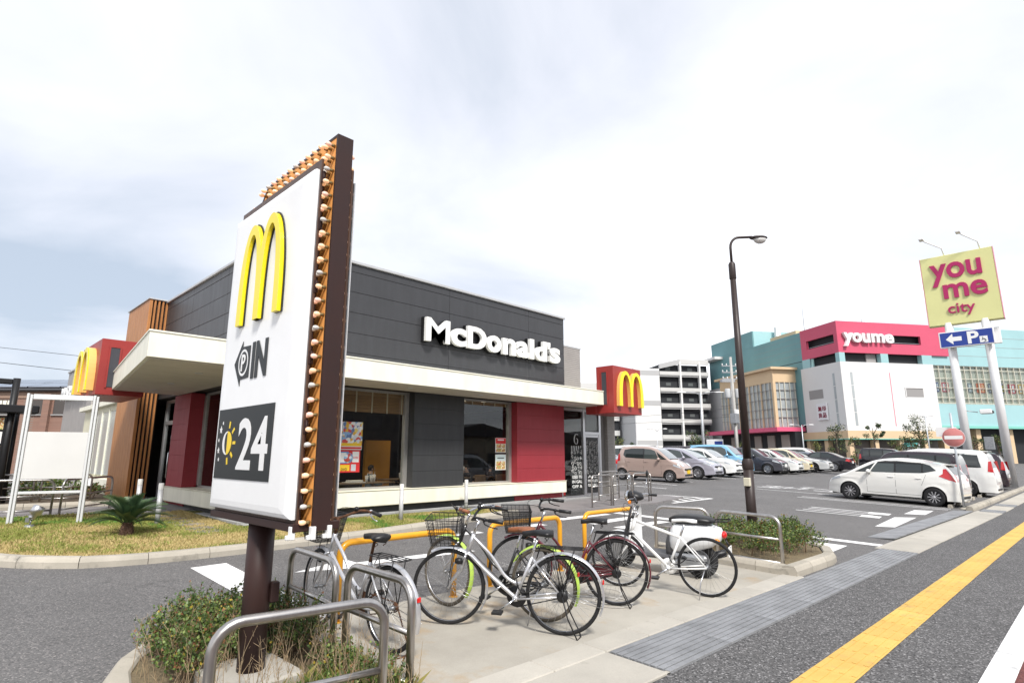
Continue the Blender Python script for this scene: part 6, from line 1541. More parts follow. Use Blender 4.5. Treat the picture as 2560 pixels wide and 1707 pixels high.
# near row, tails to the road
park('pearl white hatchback with red tail lamps, nearest car by the no-entry sign',(23.25,3.42),84.5,'hatch',CPW,'RL',.985,group=NR_,visor=True,spoke=10)
park('black boxy car right behind the pearl white hatchback',(26.4,3.35),86,'boxkei',CBR,'RL',1.03,group=NR_,glass=CARDARK)
park('white minivan with tall tail lamps beyond the black boxy car',(30.05,3.26),87,'van',CW,'RL',1.0,group=NR_,glass=CARDARK,spoke=6)
park('white compact with low tail lamps beyond the white minivan',(33.9,3.3),88,'kei',CW,'RL',1.05,group=NR_)
park('dark plum car beyond the white compact',(36.9,3.3),88,'van',CBR,'RL',.95,group=NR_)
park('blue hatchback nose-out at the right picture edge',(45.6,4.6),-108,'hatch',CBU,'FR',1.0,group=NR_)
park('silver car beyond the plum one in the near row',(40.2,3.3),88,'hatch',CSI,'RL',1.0,group=NR_)
for k, (x,y) in enumerate(((23.4,3.02),(24.75,2.98),(26.6,2.95),(28.1,2.95),(30.1,2.9),(31.5,2.88),(33.8,2.85),(35.3,2.82),(37.1,2.8))):
    wheel_stop(x,y,0,('concrete wheel stop at the pearl hatchback, left one','concrete wheel stop at the pearl hatchback, right one','left wheel stop of the black boxy car','right wheel stop of the black boxy car','left wheel stop of the white minivan','right wheel stop of the white minivan','left wheel stop of the white compact','right wheel stop of the white compact','farthest wheel stop in the near row')[k])
# ================================================================== the shopping centre and its car-park building
MALLLOC = (106.99,26.18,0)
TEAL_SHADED = M('mall_teal_shaded',(.15,.31,.33),.6,0,(.15,.1)); TEAL_LIT = M('mall_teal_lit',(.32,.52,.54),.6,0,(.15,.08)); MRED = M('mall_magenta',(.57,.085,.15),.55,0,(.2,.06)); MWH = M('mall_white',(.66,.655,.645),.6,0,(.15,.05)); MBG = M('mall_beige',(.62,.46,.29),.6,0,(.2,.08)); MDK = M('mall_shade_and_seam',(.02,.022,.026),.7); MGL = M('mall_glass',(.36,.39,.40),.12,0,(.3,.2),spec=.8); MPK = M('mall_pink',(.66,.10,.20),.5); MGN = M('mall_mint',(.20,.52,.44),.5); MGY = M('mall_grey_recess',(.28,.27,.265),.7); MIN = M('mall_interior',(.66,.61,.50),.6,0,(.3,.1))  # the near-black paints shade inside open decks, and dark seams
def frame_thing(name, loc, deg, label, cat): return thing(name, loc, R(deg), label, cat)
mall = frame_thing('shopping_centre', MALLLOC, -35, 'large shopping centre with teal walls, magenta top corner and white block beyond the car park', 'building')
def mp_(name, mat, *boxes, parent=None, label=None):
    m = MB()
    for b in boxes: m.box(*b)
    return m.build(name, mat, parent or mall, label=label)
wb_ = mp_('white_block', MWH, (0,18.7,0,9.8,5.5,17.1), label='white windowless corner block')
for (y0,y1,z0,z1) in ((4.7,8.2,11.3,12.9),): mp_('recess', MGY, (-.02,-.01,y0,y1,z0,z1), parent=wb_)
mp_('recess', MGY, (12.2,15.9,-.02,-.01,11.3,12.8), parent=wb_)
for (x0,x1,z0,z1) in ((12.2,15.9,12.8,12.95),(12.2,12.35,11.3,12.8)): mp_('recess_edge', MWH, (x0,x1,-.12,-.03,z0,z1), parent=wb_)
for k in range(4):
    z0 = 6.3+2.28*k; mp_('slit_window', MGL, (-.03,-.01,1.6,2.05,z0,z0+2.16), parent=wb_); mp_('slit_window', MGL, (1.7,2.15,-.03,-.01,z0,z0+2.16), parent=wb_)
mp_('thin_stripe', MPK, (9.45,9.56,-.03,-.01,6.3,15.4), parent=wb_)
mp_('beige_band', MBG, (-.25,18.9,-.25,10.5,4.2,5.48), parent=mall); mp_('mint_edge', MGN, (-.3,18.95,-.3,10.5,4.05,4.19), parent=mall)
cr_ = mp_('red_crown', MRED, (0,22.4,.0,.4,18.7,20.5),(0,22.4,0,.4,22.05,24.2),(0,10.75,0,.4,20.5,22.05),(16.85,22.4,0,.4,20.5,22.05), label='magenta top corner')
mp_('red_side', MRED, (0,.4,.4,9.1,18.7,20.45),(0,.4,.4,9.1,22.0,24.2),(0,.4,.4,.85,20.45,22.0),(0,.4,7.65,9.1,20.45,22.0), parent=cr_)
mp_('deck_shade_core', MDK, (1.2,22,1.2,9,18.8,24.0), parent=cr_)
for x in (10.75,): mp_('deck_rail', GALV, (10.75,16.85,.3,.36,20.72,20.8), parent=cr_)
mp_('deck_rail', GALV, (.3,.36,.85,7.65,20.66,20.74), parent=cr_)
for s_, a_, b_, c_ in (('you',.85,6.0,19.72),('me',6.3,10.8,20.5)): xf(fit_text(s_,a_,b_,c_,22.1,.25,.03), lambda x,y,z:(x,y-.35,z)).build('mall_lettering', LETW, cr_)
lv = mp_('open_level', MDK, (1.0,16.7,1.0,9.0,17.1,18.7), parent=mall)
for (x0,x1,y0,y1) in ((0,1.1,0,.9),(8.2,9.7,0,.9),(16.6,18.7,0,.9),(0,.9,7.2,9.2)): mp_('teal_column', TEAL_LIT, (x0,x1,y0,y1,17.1,18.7), parent=lv)
mp_('grey_wall', MGY, (6.0,7.9,.8,1.0,17.1,18.7), parent=lv)
# right wing: teal wall with a glazed gallery
rw_ = mp_('right_wing', TEAL_LIT, (18.72,62,.35,12,17.1,24.15), label='teal right wing coloured in its sunlit tone, with glazed gallery')  # sunlit side: the same teal made paler in its colour
mp_('wing_wall', TEAL_LIT, (18.72,62,.5,12,6.5,10.3), parent=rw_); mp_('mint_band', MGN, (18.72,62,.2,1.2,6.05,6.48), parent=rw_)
for k in range(3): mp_('panel_joint', MGY, (22.4,62,.335,.349,18.9+1.75*k,18.96+1.75*k), parent=rw_)
mp_('gallery_room', MIN, (18.9,62,.80,3.2,10.3,17.1), parent=rw_)
cw = mp_('gallery_glass', glass_mat('gallery_glass',(.80,.84,.84),.8), (18.8,62,.58,.60,10.5,17.05), parent=rw_)
MUL = M('mullion_cream',(.60,.57,.48),.5)
for k in range(32): mp_('mullion', MUL, (18.8+1.36*k,18.9+1.36*k,.40,.57,10.4,17.1), parent=cw)
for z in (10.4,11.35,13.1,14.75,16.35,17.0): mp_('transom', MUL, (18.8,62,.43,.56,z,z+.09), parent=cw)
for (x0,x1,c1,c2) in ((19.2,20.0,(.04,.06,.22),(.7,.7,.7)),(20.6,22.1,(.55,.06,.08),(.75,.75,.75)),(22.8,24.1,(.72,.70,.62),(.5,.5,.5)),(26.2,27.3,(.25,.28,.3),(.7,.7,.7)),(28.0,30.0,(.70,.14,.03),(.8,.4,.2)),(30.6,31.6,(.10,.10,.16),(.5,.5,.5)),(33.0,34.0,(.05,.07,.26),(.6,.5,.1)),(34.9,36.5,(.60,.06,.08),(.75,.75,.75)),(37.2,38.6,(.75,.40,.06),(.7,.7,.7)),(39.6,41,(.2,.3,.5),(.7,.7,.7)),(42,43.6,(.6,.1,.1),(.7,.7,.7))):
    b_ = mp_('brand_panel', M('brand_panel_%02d' % int(x0*1.0),c1,.5), (x0,x1,.66,.70,12.4,14.1), parent=cw); q_ = (x1-x0)
    for i in range(2): mp_('brand_mark', M('brand_mark_%02d' % int(x0),c2,.5), (x0+q_*(.16+.38*i),x0+q_*(.42+.38*i),.63,.655,13.3,13.85),(x0+q_*(.16+.38*i),x0+q_*(.42+.38*i),.63,.655,12.6,13.0), parent=b_)
mp_('wing_base', MDK, (18.72,62,2.5,3,0,6.05), parent=rw_)
for k in range(6): mp_('base_pier', MBG, (20+7*k,21+7*k,1.2,2.4,0,6.0), parent=rw_)
# left wing
lw_ = mp_('left_wing', TEAL_SHADED, (.3,14,9.12,24.1,7.0,24.1),(.3,14,24.1,42.1,16.9,24.05), label='teal left wing coloured in its shaded tone')  # side away from the sun: shade put into a darker teal
mp_('tall_block', TEAL_SHADED, (.28,16,24.1,40.7,24.06,27.55), parent=lw_); mp_('tall_side', TEAL_LIT, (.5,16,24.0,24.09,24.1,27.5), parent=lw_)  # paler sheet paints the block's sun-facing side
mp_('wing_low', MWH, (.3,14,24.1,46,0,16.88), parent=lw_)
mp_('roof_plant', MBG, (3,9,14,22,24.1,25.6), parent=lw_); mp_('roof_plant', WHITE, (5,6,22.5,23.2,24.1,28.3), parent=lw_)
mp_('dark_seam', MDK, (.27,.299,9.12,24.1,18.55,18.65), parent=lw_)
for k in range(4): mp_('panel_seam', MGY, (.285,.299,9.12,24.1,20.0+1.1*k,20.04+1.1*k), parent=lw_)
# glazed bay
by_ = mp_('glazed_bay', MBG, (-4.6,.3,11.8,30,14.95,17.3), label='glazed corner bay under a beige band')
mp_('bay_roof', MBG, (-5.3,.3,11.1,31,17.3,17.75), parent=by_)
mp_('bay_core', MGL, (-4.4,.3,12.0,29.8,6.5,14.95), parent=by_)
for k in range(15):
    y = 11.8+1.27*k; mp_('bay_mullion', MUL if k % 3 else MBG, (-4.62,-4.41,y,y+(.16 if k % 3 else .3),6.6,14.94), parent=by_)
for k in range(5): mp_('bay_mullion', MUL, (-4.5+1.1*k,-4.36+1.1*k,11.78,11.99,6.6,14.94), parent=by_)
for z in (8.35,9.95,11.8,13.45): mp_('bay_transom', MGY, (-4.63,-4.405,11.8,30,z,z+.1),(-4.6,.3,11.77,11.985,z,z+.1), parent=by_)
mp_('bay_corner', MBG, (-4.75,-4.2,11.65,12.2,6.5,14.94), parent=by_); mp_('bay_edge', MPK, (.31,.7,11.2,11.6,6.5,14.9), parent=by_)
mp_('pink_canopy', MPK, (-5.6,.3,10.4,35.5,5.75,6.5), parent=mall); mp_('entrance_recess', MDK, (-2,.3,10.5,35,0,5.7), parent=mall)
for k in range(5): mp_('entrance_panel', M('entrance_panel',(.34,.30,.27),.6), (-2.2,-2.01,12+4.2*k,14.2+4.2*k,0,5.2), parent=mall)
mp_('ground_floor', M('ground_floor_dark',(.10,.085,.075),.7,0,(.3,.3)), (1.2,18.7,1.2,9.8,0,4.1), parent=mall)
for (x,y) in ((.2,.2),(5,.2),(10,.2),(15,.2),(.2,5),(.2,9.5)): mp_('ground_column', MBG, (x,x+.9,y,y+.9,0,4.04), parent=mall)
mp_('kiosk', MWH, (10.2,13.6,-.4,.1,0,3.4), parent=mall); mp_('kiosk_awning', M('awning_teal',(.10,.42,.42),.6), (10.1,12.2,-1.1,-.41,2.9,3.5), parent=mall)
for x in (11.9,12.7): mp_('kiosk_window', MGL, (x,x+.7,-.44,-.405,1.0,2.6), parent=mall)
# small sign with four characters
ms_ = mp_('square_sign', M('square_sign_white',(.70,.70,.72),.5), (-.35,-.05,3.9,6.35,7.5,10.4), parent=mall)
for i, chs in enumerate('無印良品'):
    r_, c_ = divmod(i,2)
    m = fit_text(chs, 0, .85, 0, .85, .02, .02); xf(m, lambda x,y,z,r_=r_,c_=c_: (-.38+y, 6.0-(.1+c_*1.02)-x, 9.05-r_*1.15+z)).build('character', M('deep_red_character',(.22,.01,.04),.6), ms_)
# roof masts
for (x,y,h_) in ((1,9,9),(9,4,3),(11,5,2.4)): MB().cyl((x,y,24),(x,y,24+h_),.05,.03,seg=6).build('mast', GALV, mall)
m = MB(); m.ell((11,5,25.4),.4,.15,.4,12,8); m.build('dish', WHITE, mall)
# ---- multi-storey car park
gar = frame_thing('parking_structure', (129.36-14.4*math.cos(R(-35)),58.12-14.4*math.sin(R(-35)),0), -35, 'grey-white multi-storey car park with open dark decks left of the shopping centre', 'building')
GWH = M('garage_concrete',(.56,.555,.54),.7,0,(.2,.08)); GW2 = M('garage_white',(.72,.715,.70),.6,0,(.2,.04)); GGR = M('garage_band_grey',(.42,.42,.42),.7)
def gp(name, mat, *boxes, parent=None, label=None):
    m = MB()
    for b in boxes: m.box(*b)
    return m.build(name, mat, parent or gar, label=label)
gp('deck_shade_block', MDK, (.4,12.6,.9,20,2,22.3))  # solid near-black block in place of the shade within the decks
for z0,z1 in ((19.4,20.6),(15.6,16.8),(11.9,13.2),(8.4,9.6),(4.7,6.0)):
    p_ = gp('parapet', GWH, (0,12.4,-.25,.25,z0+.35,z1)); gp('slab_edge', GGR, (0,12.4,-.05,.6,z0,z0+.34), parent=p_)
gp('roof_parapet', GWH, (5.2,12.5,-.2,.3,22.4,23.6)); MB().prism([(0,21.2),(5.19,22.4),(5.19,23.6),(0,22.3)],-.2,.3,'y').build('ramp_parapet', GGR, gar)
for x in (5.0,9.9): gp('column', GW2, (x,x+.42,-.32,.45,0,23.0))
for k in range(6):
    m = MB(); m.add([(.6,1.0,4.0+3.6*k-1.2),(6,1.0,4.0+3.6*k+.9),(6,1.2,4.0+3.6*k+1.3),(.6,1.2,4.0+3.6*k-.8)],[(0,1,2,3)]); m.build('ramp_edge', GGR, gar)
for k in range(5):
    for x in (2.0,7.6,10.6): gp('ceiling_glint', M('deck_ceiling_glint',(.10,.11,.11),.5), (x,x+1.2,.88,.895,6.6+3.6*k,7.3+3.6*k))  # grey plates painted as light glinting in the dark decks
st_ = gp('stair_tower', GW2, (-6.1,-.05,-.1,9,0,21.2), label='plain white stair tower')
for z in (19.6,12.6,3.6): gp('grey_band', GGR, (-6.12,-.04,-.13,-.105,z,z+1.15), parent=st_)
sd_ = gp('side_wall', M('garage_white_shaded',(.60,.605,.61),.65), (-6.4,-6.11,-.1,11,0,21.1))  # shaded flank of the white tower, greyed in its colour
gp('red_mark', M('far_red_mark',(.5,.08,.12),.6), (-6.46,-6.42,3.2,5.0,11.3,12.4), parent=sd_)
rd = M('far_red_letters',(.66,.08,.10),.6)
eb = gp('entry_board', GW2, (-5.6,-1.0,-.35,-.14,2.5,3.5))
for k, x in enumerate((-5.3,-4.4,-3.5,-2.6,-1.7)): gp('entry_letter', rd, (x,x+.45,-.38,-.355,2.75,3.25), parent=eb)
gp('entry_shade_plate', MDK, (-5.4,-1.2,-.2,-.12,0,2.45))  # dark plate painted as the shade of the entry
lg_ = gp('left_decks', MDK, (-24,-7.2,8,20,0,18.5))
for z0,z1 in ((16.8,18.4),(13.0,14.3),(9.5,10.8),(6,7.2),(2.5,3.7)): gp('parapet', GWH, (-24,-7.2,7.5,7.99,z0,z1), parent=lg_)
for x in (-23.9,-18,-12.5): gp('column', GW2, (x,x+.5,7.4,7.49,0,18.4), parent=lg_)
gp('link_slab', MWH, (12.6,20,-3,3,23.4,24.0))
# ================================================================== trees and masts in front of the mall
TRUNK = M('tree_bark',(.10,.075,.055),.9,0,(8,.4)); TLEAF = [M('tree_leaf_dark',(.035,.06,.025),.6), M('tree_leaf_mid',(.065,.095,.03),.6), M('tree_leaf_olive',(.14,.14,.035),.6)]
def tree(label, x, y, h, crown, seed, n=900, mixw=(.5,.4,.1), base=.3, lsz=.10, name='tree', group='trees before the shopping centre'):
    r = random.Random(seed); t = thing(name,(x,y,.2),0,label,'tree',group)
    z0 = .0
    tr = MB(); bend = r.uniform(-.25,.25); tr.tube([(0,0,-.3),(bend*.3,0,h*.4),(bend,.1,h*.85)],[.14,.10,.03],8); trunk = tr.build('trunk', TRUNK, t)
    ms = [MB() for _ in range(3)]; cl = []
    for k in range(crown[2]):
        a = r.uniform(0,6.28); rr = crown[0]*math.sqrt(r.random()); zz = h*(base+(1-base)*r.random()); sh = 1-.45*((zz/h-base)/(1-base)) if crown[1] else 1
        c = Vector((bend*.7+rr*sh*math.cos(a), rr*sh*math.sin(a), zz)); cl.append((c, r.uniform(.25,.5)*crown[3]))
        lm_ = MB(); lm_.tube([(bend*zz/h,0,zz*.8),c],[.035,.012],5); lm_.build('limb', TRUNK, trunk)
    for c, rad in cl:
        for _ in range(n//len(cl)):
            p = Vector((r.gauss(0,1),r.gauss(0,1),r.gauss(0,.7))).normalized()*rad*r.random()**.4; q = c+p; s = lsz*r.uniform(.6,1.4)
            u = Vector((r.uniform(-1,1),r.uniform(-1,1),r.uniform(-1,1))).normalized(); v = u.cross(Vector((r.uniform(-1,1),r.uniform(-1,1),r.uniform(-1,1)))).normalized()
            i = 0 if r.random() < mixw[0] else (1 if r.random() < mixw[1]/(mixw[1]+mixw[2]) else 2); ms[i].add([q-u*s,q+v*s*.5,q+u*s,q-v*s*.5],[(0,1,2,3)])
    for i, m in enumerate(ms):
        if m.f: m.build('crown', TLEAF[i], t, kind='stuff')
tree('dark round tree before the parking structure',70.3,35.3,4.7,(1.3,1,14,1.6),1)
tree('small dark tree right of the round one, by the entrance',71.75,33.8,4.1,(.9,1,9,1.2),2)
tree('thin sapling before the white stair tower',64.7,41.0,3.1,(.6,1,6,.8),3,400)
tree('small olive tree beside the tiled column',59.5,39.3,3.3,(.8,1,8,1.0),4,500,(.2,.4,.4))
tree('dark tree before the left part of the white block',83.3,21.8,5.0,(1.3,1,13,1.5),5)
tree('bare-stemmed pine with tufted crown before the white block',86.8,18.3,5.6,(1.2,0,8,.9),6,700,(.6,.35,.05),.55)
tree('large spreading dark pine before the white block',91.0,14.0,6.3,(2.0,1,18,1.7),7,1500)
tree('low dark pine below the large one',89.5,14.8,3.6,(1.6,1,14,1.3),17,900,(.4,.4,.2),.15)
tree('low olive shrub tree under the pine',88.6,16.4,3.0,(1.2,1,10,1.2),8,600,(.2,.4,.4),.1)
tree('low rounded tree left of the pine',79.3,18.8,3.4,(.9,1,9,1.1),9,600,(.25,.55,.2),.15)
tree('small yellowish tree behind the black sedan',76.1,22.1,2.7,(.8,1,7,.9),10,400,(.1,.2,.7),.3)
tree('olive sapling behind the light blue car',71.5,30.0,3.6,(.8,1,8,1.0),11,500,(.2,.4,.4),.25)
tree('dark shrub tree right of the pylon sign',78.4,5.4,3.4,(1.1,1,9,1.2),12,600,(.4,.4,.2),.2)
tree('dark shrub tree behind the pylon columns',80.5,7.5,3.2,(1.2,1,9,1.2),13,600,(.4,.4,.2),.2)
POLE = M('concrete_pole',(.40,.39,.37),.7,0,(2,.15))
up_ = thing('utility_pole',(59.4,24.95,.2),0,'concrete utility pole with transformers and insulators left of the lamp post','utility pole')
MB().tube([(0,0,-.3),(0,0,11.6)],[.20,.13],14).build('pole', POLE, up_)
for z in (10.6,9.9,9.2): 
    ca_ = MB().box(-1.0,1.0,-.05,.05,z,z+.1); ca_.v = [(x*.72,-x*.69+y,zz) for x,y,zz in ca_.v]; cm_ = ca_.build('crossarm', GALV, up_)
    for k in (-.95,-.5,.5,.95): MB().lathe([(.02,0),(.07,.03),(.05,.08),(.07,.12),(.03,.2)],(k*.72,-k*.69,z+.1),seg=8).build('insulator', WHITE, cm_)
for (dx_,dy_) in ((-.42,.40),(.36,-.34)): MB().lathe([(0,7.2),(.26,7.2),(.28,7.3),(.28,8.1),(.24,8.2),(0,8.22)],(dx_,dy_,0),seg=14).build('transformer', M('transformer_grey',(.45,.46,.47),.5), up_)
pf = MB().box(-1.2,.2,-.12,.12,8.9,9.2); pf.v = [(x*.72,-x*.69+y,zz) for x,y,zz in pf.v]; pf.build('equipment_rack', GALV, up_)
MB().bev(-.2,.3,-.35,-.05,5.3,6.0,.03).build('junction_box', WHITE, up_); MB().tube([(.16,-.05,0),(.17,-.06,5),(.15,-.05,9)],.04,6).build('conduit', BLACKM, up_); MB().tube([(-.18,.1,0),(-.2,.1,6),(-.16,.1,9.4)],.03,6).build('conduit', GALV, up_)
sp2 = thing('signal_pole',(56.9,23.9,.2),0,'short concrete pole with a grey box beside the utility pole','pole'); MB().tube([(0,0,-.2),(0,0,5.2)],.12,10).build('pole', POLE, sp2); MB().bev(-.5,.4,-.3,.3,4.4,5.4,.03).build('box', GALV, sp2)
def twin_lamp(label, x, y, h, arm, ang, r=.07):
    t = thing('twin_lamp',(x,y,.2),R(ang),label,'street lamp','grey street lamps in the car park'); PG = M('lamp_grey',(.50,.52,.54),.45,.4)
    MB().tube([(0,0,-.2),(0,0,h)],[r*1.3,r*.7],10).build('pole', PG, t)
    for s in (-1,1):
        a_ = MB().tube([(0,0,h-.3),(s*arm*.3,0,h),(s*arm*.8,0,h+.05)],.03,6).build('arm', PG, t); MB().ell((s*arm,0,h+.03),arm*.28,.12,.07,10,6).build('lamp_head', WHITE, a_)
twin_lamp('twin-headed grey lamp before the parking structure',57.0,27.45,7.8,2.0,-46,.10)
twin_lamp('small twin lamp before the left part of the white block',74.9,23.3,4.9,1.2,-46)
twin_lamp('small lamp standing before the large pine',85.6,12.35,6.0,.9,-46)
twin_lamp('thin lamp before the white stair tower',62.5,36.0,4.4,1.0,-46,.05)
ts = thing('traffic_signal',(70.0,6.85,.2),0,'grey pole with horizontal traffic signal beside the pylon columns','traffic light')
MB().tube([(0,0,-.2),(0,0,7.6)],[.14,.09],10).build('pole', POLE, ts); MB().tube([(0,0,5.5),(.8,-.85,5.35)],.04,6).build('arm', GALV, ts); MB().bev(.7,1.9,-1.9,-1.0,5.2,5.6,.05).build('signal_head', WHITE, ts); MB().bev(1.2,2.0,-2.0,-1.6,5.25,5.5,.05).build('visor', BLACK, ts)
MB().bev(.5,1.2,-1.7,-1.0,1.8,3.0,.03).build('control_box', GALV, ts)
ws_ = thing('parking_sign',(57.8,26.6,.2),0,'small blue and white accessible-parking sign by the twin lamp','sign'); MB().bev(-.05,.05,-.9,.9,1.2,2.9,.02).build('board', WHITE, ws_); MB().box(-.062,-.052,-.85,.0,1.6,2.7).build('blue_half', PBL, ws_); m = MB(); m.lathe([(.12,-.07),(.25,-.07)],(0,-.4,2.0),'x',16); m.build('mark', WHITE, ws_); MB().cyl((0,0,-.2),(0,0,1.2),.05,seg=8).build('post', GALV, ws_)
# ================================================================== left background: menu board, planting, brick building, wires
mb_ = thing('menu_board',(1.2,17.3,gz(1.2,17.3)),0,'black drive-through menu board with posts at the left picture edge','menu board')
MB().tube([(.16,-.05,-.1),(.16,-.05,2.92)],.07,14).build('post', BLACK, mb_); MB().tube([(.30,.35,-.1),(.30,.35,2.2)],.05,12).build('post', BLACK, mb_)
MB().bev(-1.4,.12,-.08,.06,.75,2.05,.01).build('panel', BLACK, mb_); MB().bev(-1.6,.62,-.30,.25,2.12,2.30,.02).build('hood', BLACKM, mb_); MB().bev(-1.2,.1,-.06,.06,2.78,2.90,.02).build('top_arm', BLACK, mb_)
for k in range(4): MB().box(-1.3,.06,-.095,-.085,.82+.31*k,1.08+.31*k).build('menu_row', FOODP if k % 2 else PW, mb_)
def small_bush(label, x, y, n, seed, rx=.5, h=.4, mix=(.35,.4,.2,.02,.03)):
    r = random.Random(seed); b = [(r.uniform(-rx,rx),r.uniform(-.4,.4),h*.5,r.uniform(.2,.35),r.uniform(.2,.35),h*.5) for _ in range(6)]
    return shrub('shrub',label,(x,y,gz(x,y)+.12),b,n,seed,.03,mix,group='shrubs in the planting by the walk')
small_bush('yellow-green shrub behind the railings at the left edge',.9,17.6,1600,31,.6,.45,(.15,.35,.3,.0,.2))
small_bush('green shrub behind the railings under the white board',1.9,18.4,1800,32,.6,.5)
small_bush('reddish shrub in the planting near the wood tower',3.1,18.0,1400,33,.5,.35,(.3,.3,.1,.3,0))
small_bush('far green shrub beside the drive-through bay',2.6,19.8,1400,34,.6,.45)
rx_, ry_ = .697,-.717
BRICKM = brick_mat('brown_brick',(.27,.145,.105),(.215,.115,.085),(.22,.17,.14),.24,.075,1,.008)
bb = thing('brick_building',(3.0,47.2,0),math.atan2(ry_,rx_),'low brown brick building with solar panels on its roof at the left','building')
bbw = MB().box(-22,9,0,10,0,5.45).build('wall', BRICKM, bb)
MB().box(-22,9,-.06,.0,4.95,5.30).build('cornice_band', M('brick_band',(.30,.20,.15),.8), bb)
for x in (2.95,-1.2,-6.4): MB().box(x,x+.42,-.20,-.003,0,5.2).build('pier', BRICKM, bb)
for (x0,x1,cur) in ((2.12,2.9,0),(3.5,4.5,0),(-.9,1.0,1),(-4.4,-2.2,1),(-9,-7,1),(5.3,6.3,0)):
    wn_ = MB().box(x0,x1,-.012,-.004,3.95,4.85).build('window', M('far_window_dark',(.055,.045,.04),.2,spec=.7), bb); MB().box(x0-.05,x1+.05,-.10,-.01,3.88,3.95).build('sill', GREYP, wn_)
    if cur:
        for k in range(6): MB().box(x0+.1+k*(x1-x0-.2)/6,x0+.1+(k+.8)*(x1-x0-.2)/6,-.018,-.013,4.0,4.8).build('curtain', CREAM, wn_)
rf = MB().prism([(-.35,5.45),(5.2,6.75),(5.3,6.65),(-.3,5.36)],-22.5,5.9,'x').build('roof', M('dark_roof',(.06,.06,.065),.7), bb)
MB().prism([(-.1,5.3),(5.2,6.55),(10,5.4)],5.9,6.0,'x').build('gable', BRICKM, rf)
SOLAR = M('solar_panel',(.14,.15,.19),.15,.3,spec=.9,coat=.6)
for r_ in range(2):
    for k in range(9):
        x0 = 3.6-2.05*k-1.0*r_ if r_ == 0 else 4.9-2.05*k; y0 = .2+2.1*r_; z0 = 5.45+(y0+.35)*.235+.12; MB().add([(x0,y0,z0),(x0+1.98,y0,z0),(x0+1.98,y0+1.9,z0+.45),(x0,y0+1.9,z0+.45)],[(0,1,2,3)]).add([(x0,y0,z0-.05),(x0+1.98,y0,z0-.05),(x0+1.98,y0,z0),(x0,y0,z0)],[(0,1,2,3)]).build('solar_panel', SOLAR, rf)
MB().bev(-.2,.7,-.5,-.05,.9,2.95,.02).build('louvre_unit', WHITE, bb)
for k in range(24): MB().box(-.18,.68,-.52,-.502,.95+.08*k,.985+.08*k).build('louvre', GALV, bb)
def wire(label, a, b, sag, r=.012):
    pts = [Vector(a)*(1-i/16)+Vector(b)*(i/16)-Vector((0,0,sag*4*(i/16)*(1-i/16))) for i in range(17)]
    o = MB().tube(pts, r, 4).build('overhead_wire', BLACK); tag(o,label,'wire','overhead wires')
def ext(a, b, k0, k1): 
    a, b = Vector(a), Vector(b); return a+(b-a)*k0, a+(b-a)*k1
wire('upper overhead wire in the sky at the left',*ext((3.05,54.29,9.08),(7.4,49.8,8.41),-1.5,1.6),.0,.016)
wire('lower overhead wire with spacers in the sky at the left',*ext((2.39,40.61,6.36),(5.08,37.84,5.93),-1.5,1.02),.0,.014)
wire('upper wire crossing the parking structure',(44,43.5,5.0),(59.4,24.9,6.4),.3,.015)
wire('lower wire crossing the parking structure',(44,43.5,4.6),(59.4,24.9,5.5),.3,.015)
# ================================================================== dining room
TBL = M('table_top',(.20,.14,.09),.35,0,(5,.2)); CUP = M('paper_cup',(.72,.70,.66),.6); CHW = M('chair_wood',(.34,.20,.09),.5,0,(6,.2))
def table(x, y, w_, d_, label):
    t = thing('dining_table',(x,y,.30),0,label,'table','tables in the dining room')
    MB().bev(-w_/2,w_/2,-d_/2,d_/2,.56,.59,.008).build('table_top', TBL, t); MB().cyl((0,0,.02),(0,0,.56),.03,seg=10).build('leg', BLACKM, t); MB().lathe([(0,.0),(.2,.0),(.2,.015),(.03,.03)],seg=14).build('foot', BLACKM, t); return t
def chair(x, y, rz, label):
    t = thing('dining_chair',(x,y,.30),R(rz),label,'chair','chairs in the dining room')
    MB().bev(-.2,.2,-.2,.2,.32,.36,.01).build('seat', CHW, t); MB().bev(-.2,.2,.18,.21,.40,.66,.01).build('backrest', CHW, t)
    for sx in (-.17,.17):
        for sy in (-.17,.18): MB().cyl((sx,sy,0),(sx,sy,.33 if sy < 0 else .6),.014,seg=6).build('leg', BLACKM, t)
def cup(x, y, z, label, h=.14):
    t = thing('paper_cup',(x,y,z),0,label,'cup','cups on the tables'); MB().lathe([(0,0),(.028,0),(.038,h),(.035,h)],seg=14).build('cup', CUP, t); MB().lathe([(.041,h-.004),(.041,h+.008),(0,h+.012)],seg=14).build('lid', WHITE, t); MB().cyl((.01,0,h),(.02,.0,h+.07),.004,seg=6).build('straw', WHITE, t)
table(7.15,11.75,1.5,.55,'long window table with cups in the left window'); table(8.85,13.0,.9,.6,'table behind the two seated people in the left window'); table(11.2,12.5,1.3,.55,'table in the right window')
cup(7.2,11.6,.89,'left paper cup on the window table'); cup(7.33,11.62,.89,'middle paper cup on the window table',.15); cup(7.43,11.66,.89,'right paper cup with straw on the window table',.16); cup(8.95,12.8,.89,'cup before the person in dark clothes')
tr_ = MB().bev(-.22,.22,-.15,.15,0,.012,.004).bev(-.16,.18,-.10,.10,.013,.05,.01).build('paper_tray', PW); tr_.location = (6.95,11.72,.892); tag(tr_,'paper tray with wrappings on the left window table','tray')
chair(8.2,12.6,90,'wooden chair left of the table in the left window'); chair(9.5,13.1,-90,'wooden chair right of the table in the left window'); chair(10.9,12.0,180,'wooden chair nearest the glass in the right window'); chair(11.7,12.0,180,'second wooden chair in the right window')
SKIN = M('skin',(.52,.33,.24),.55)
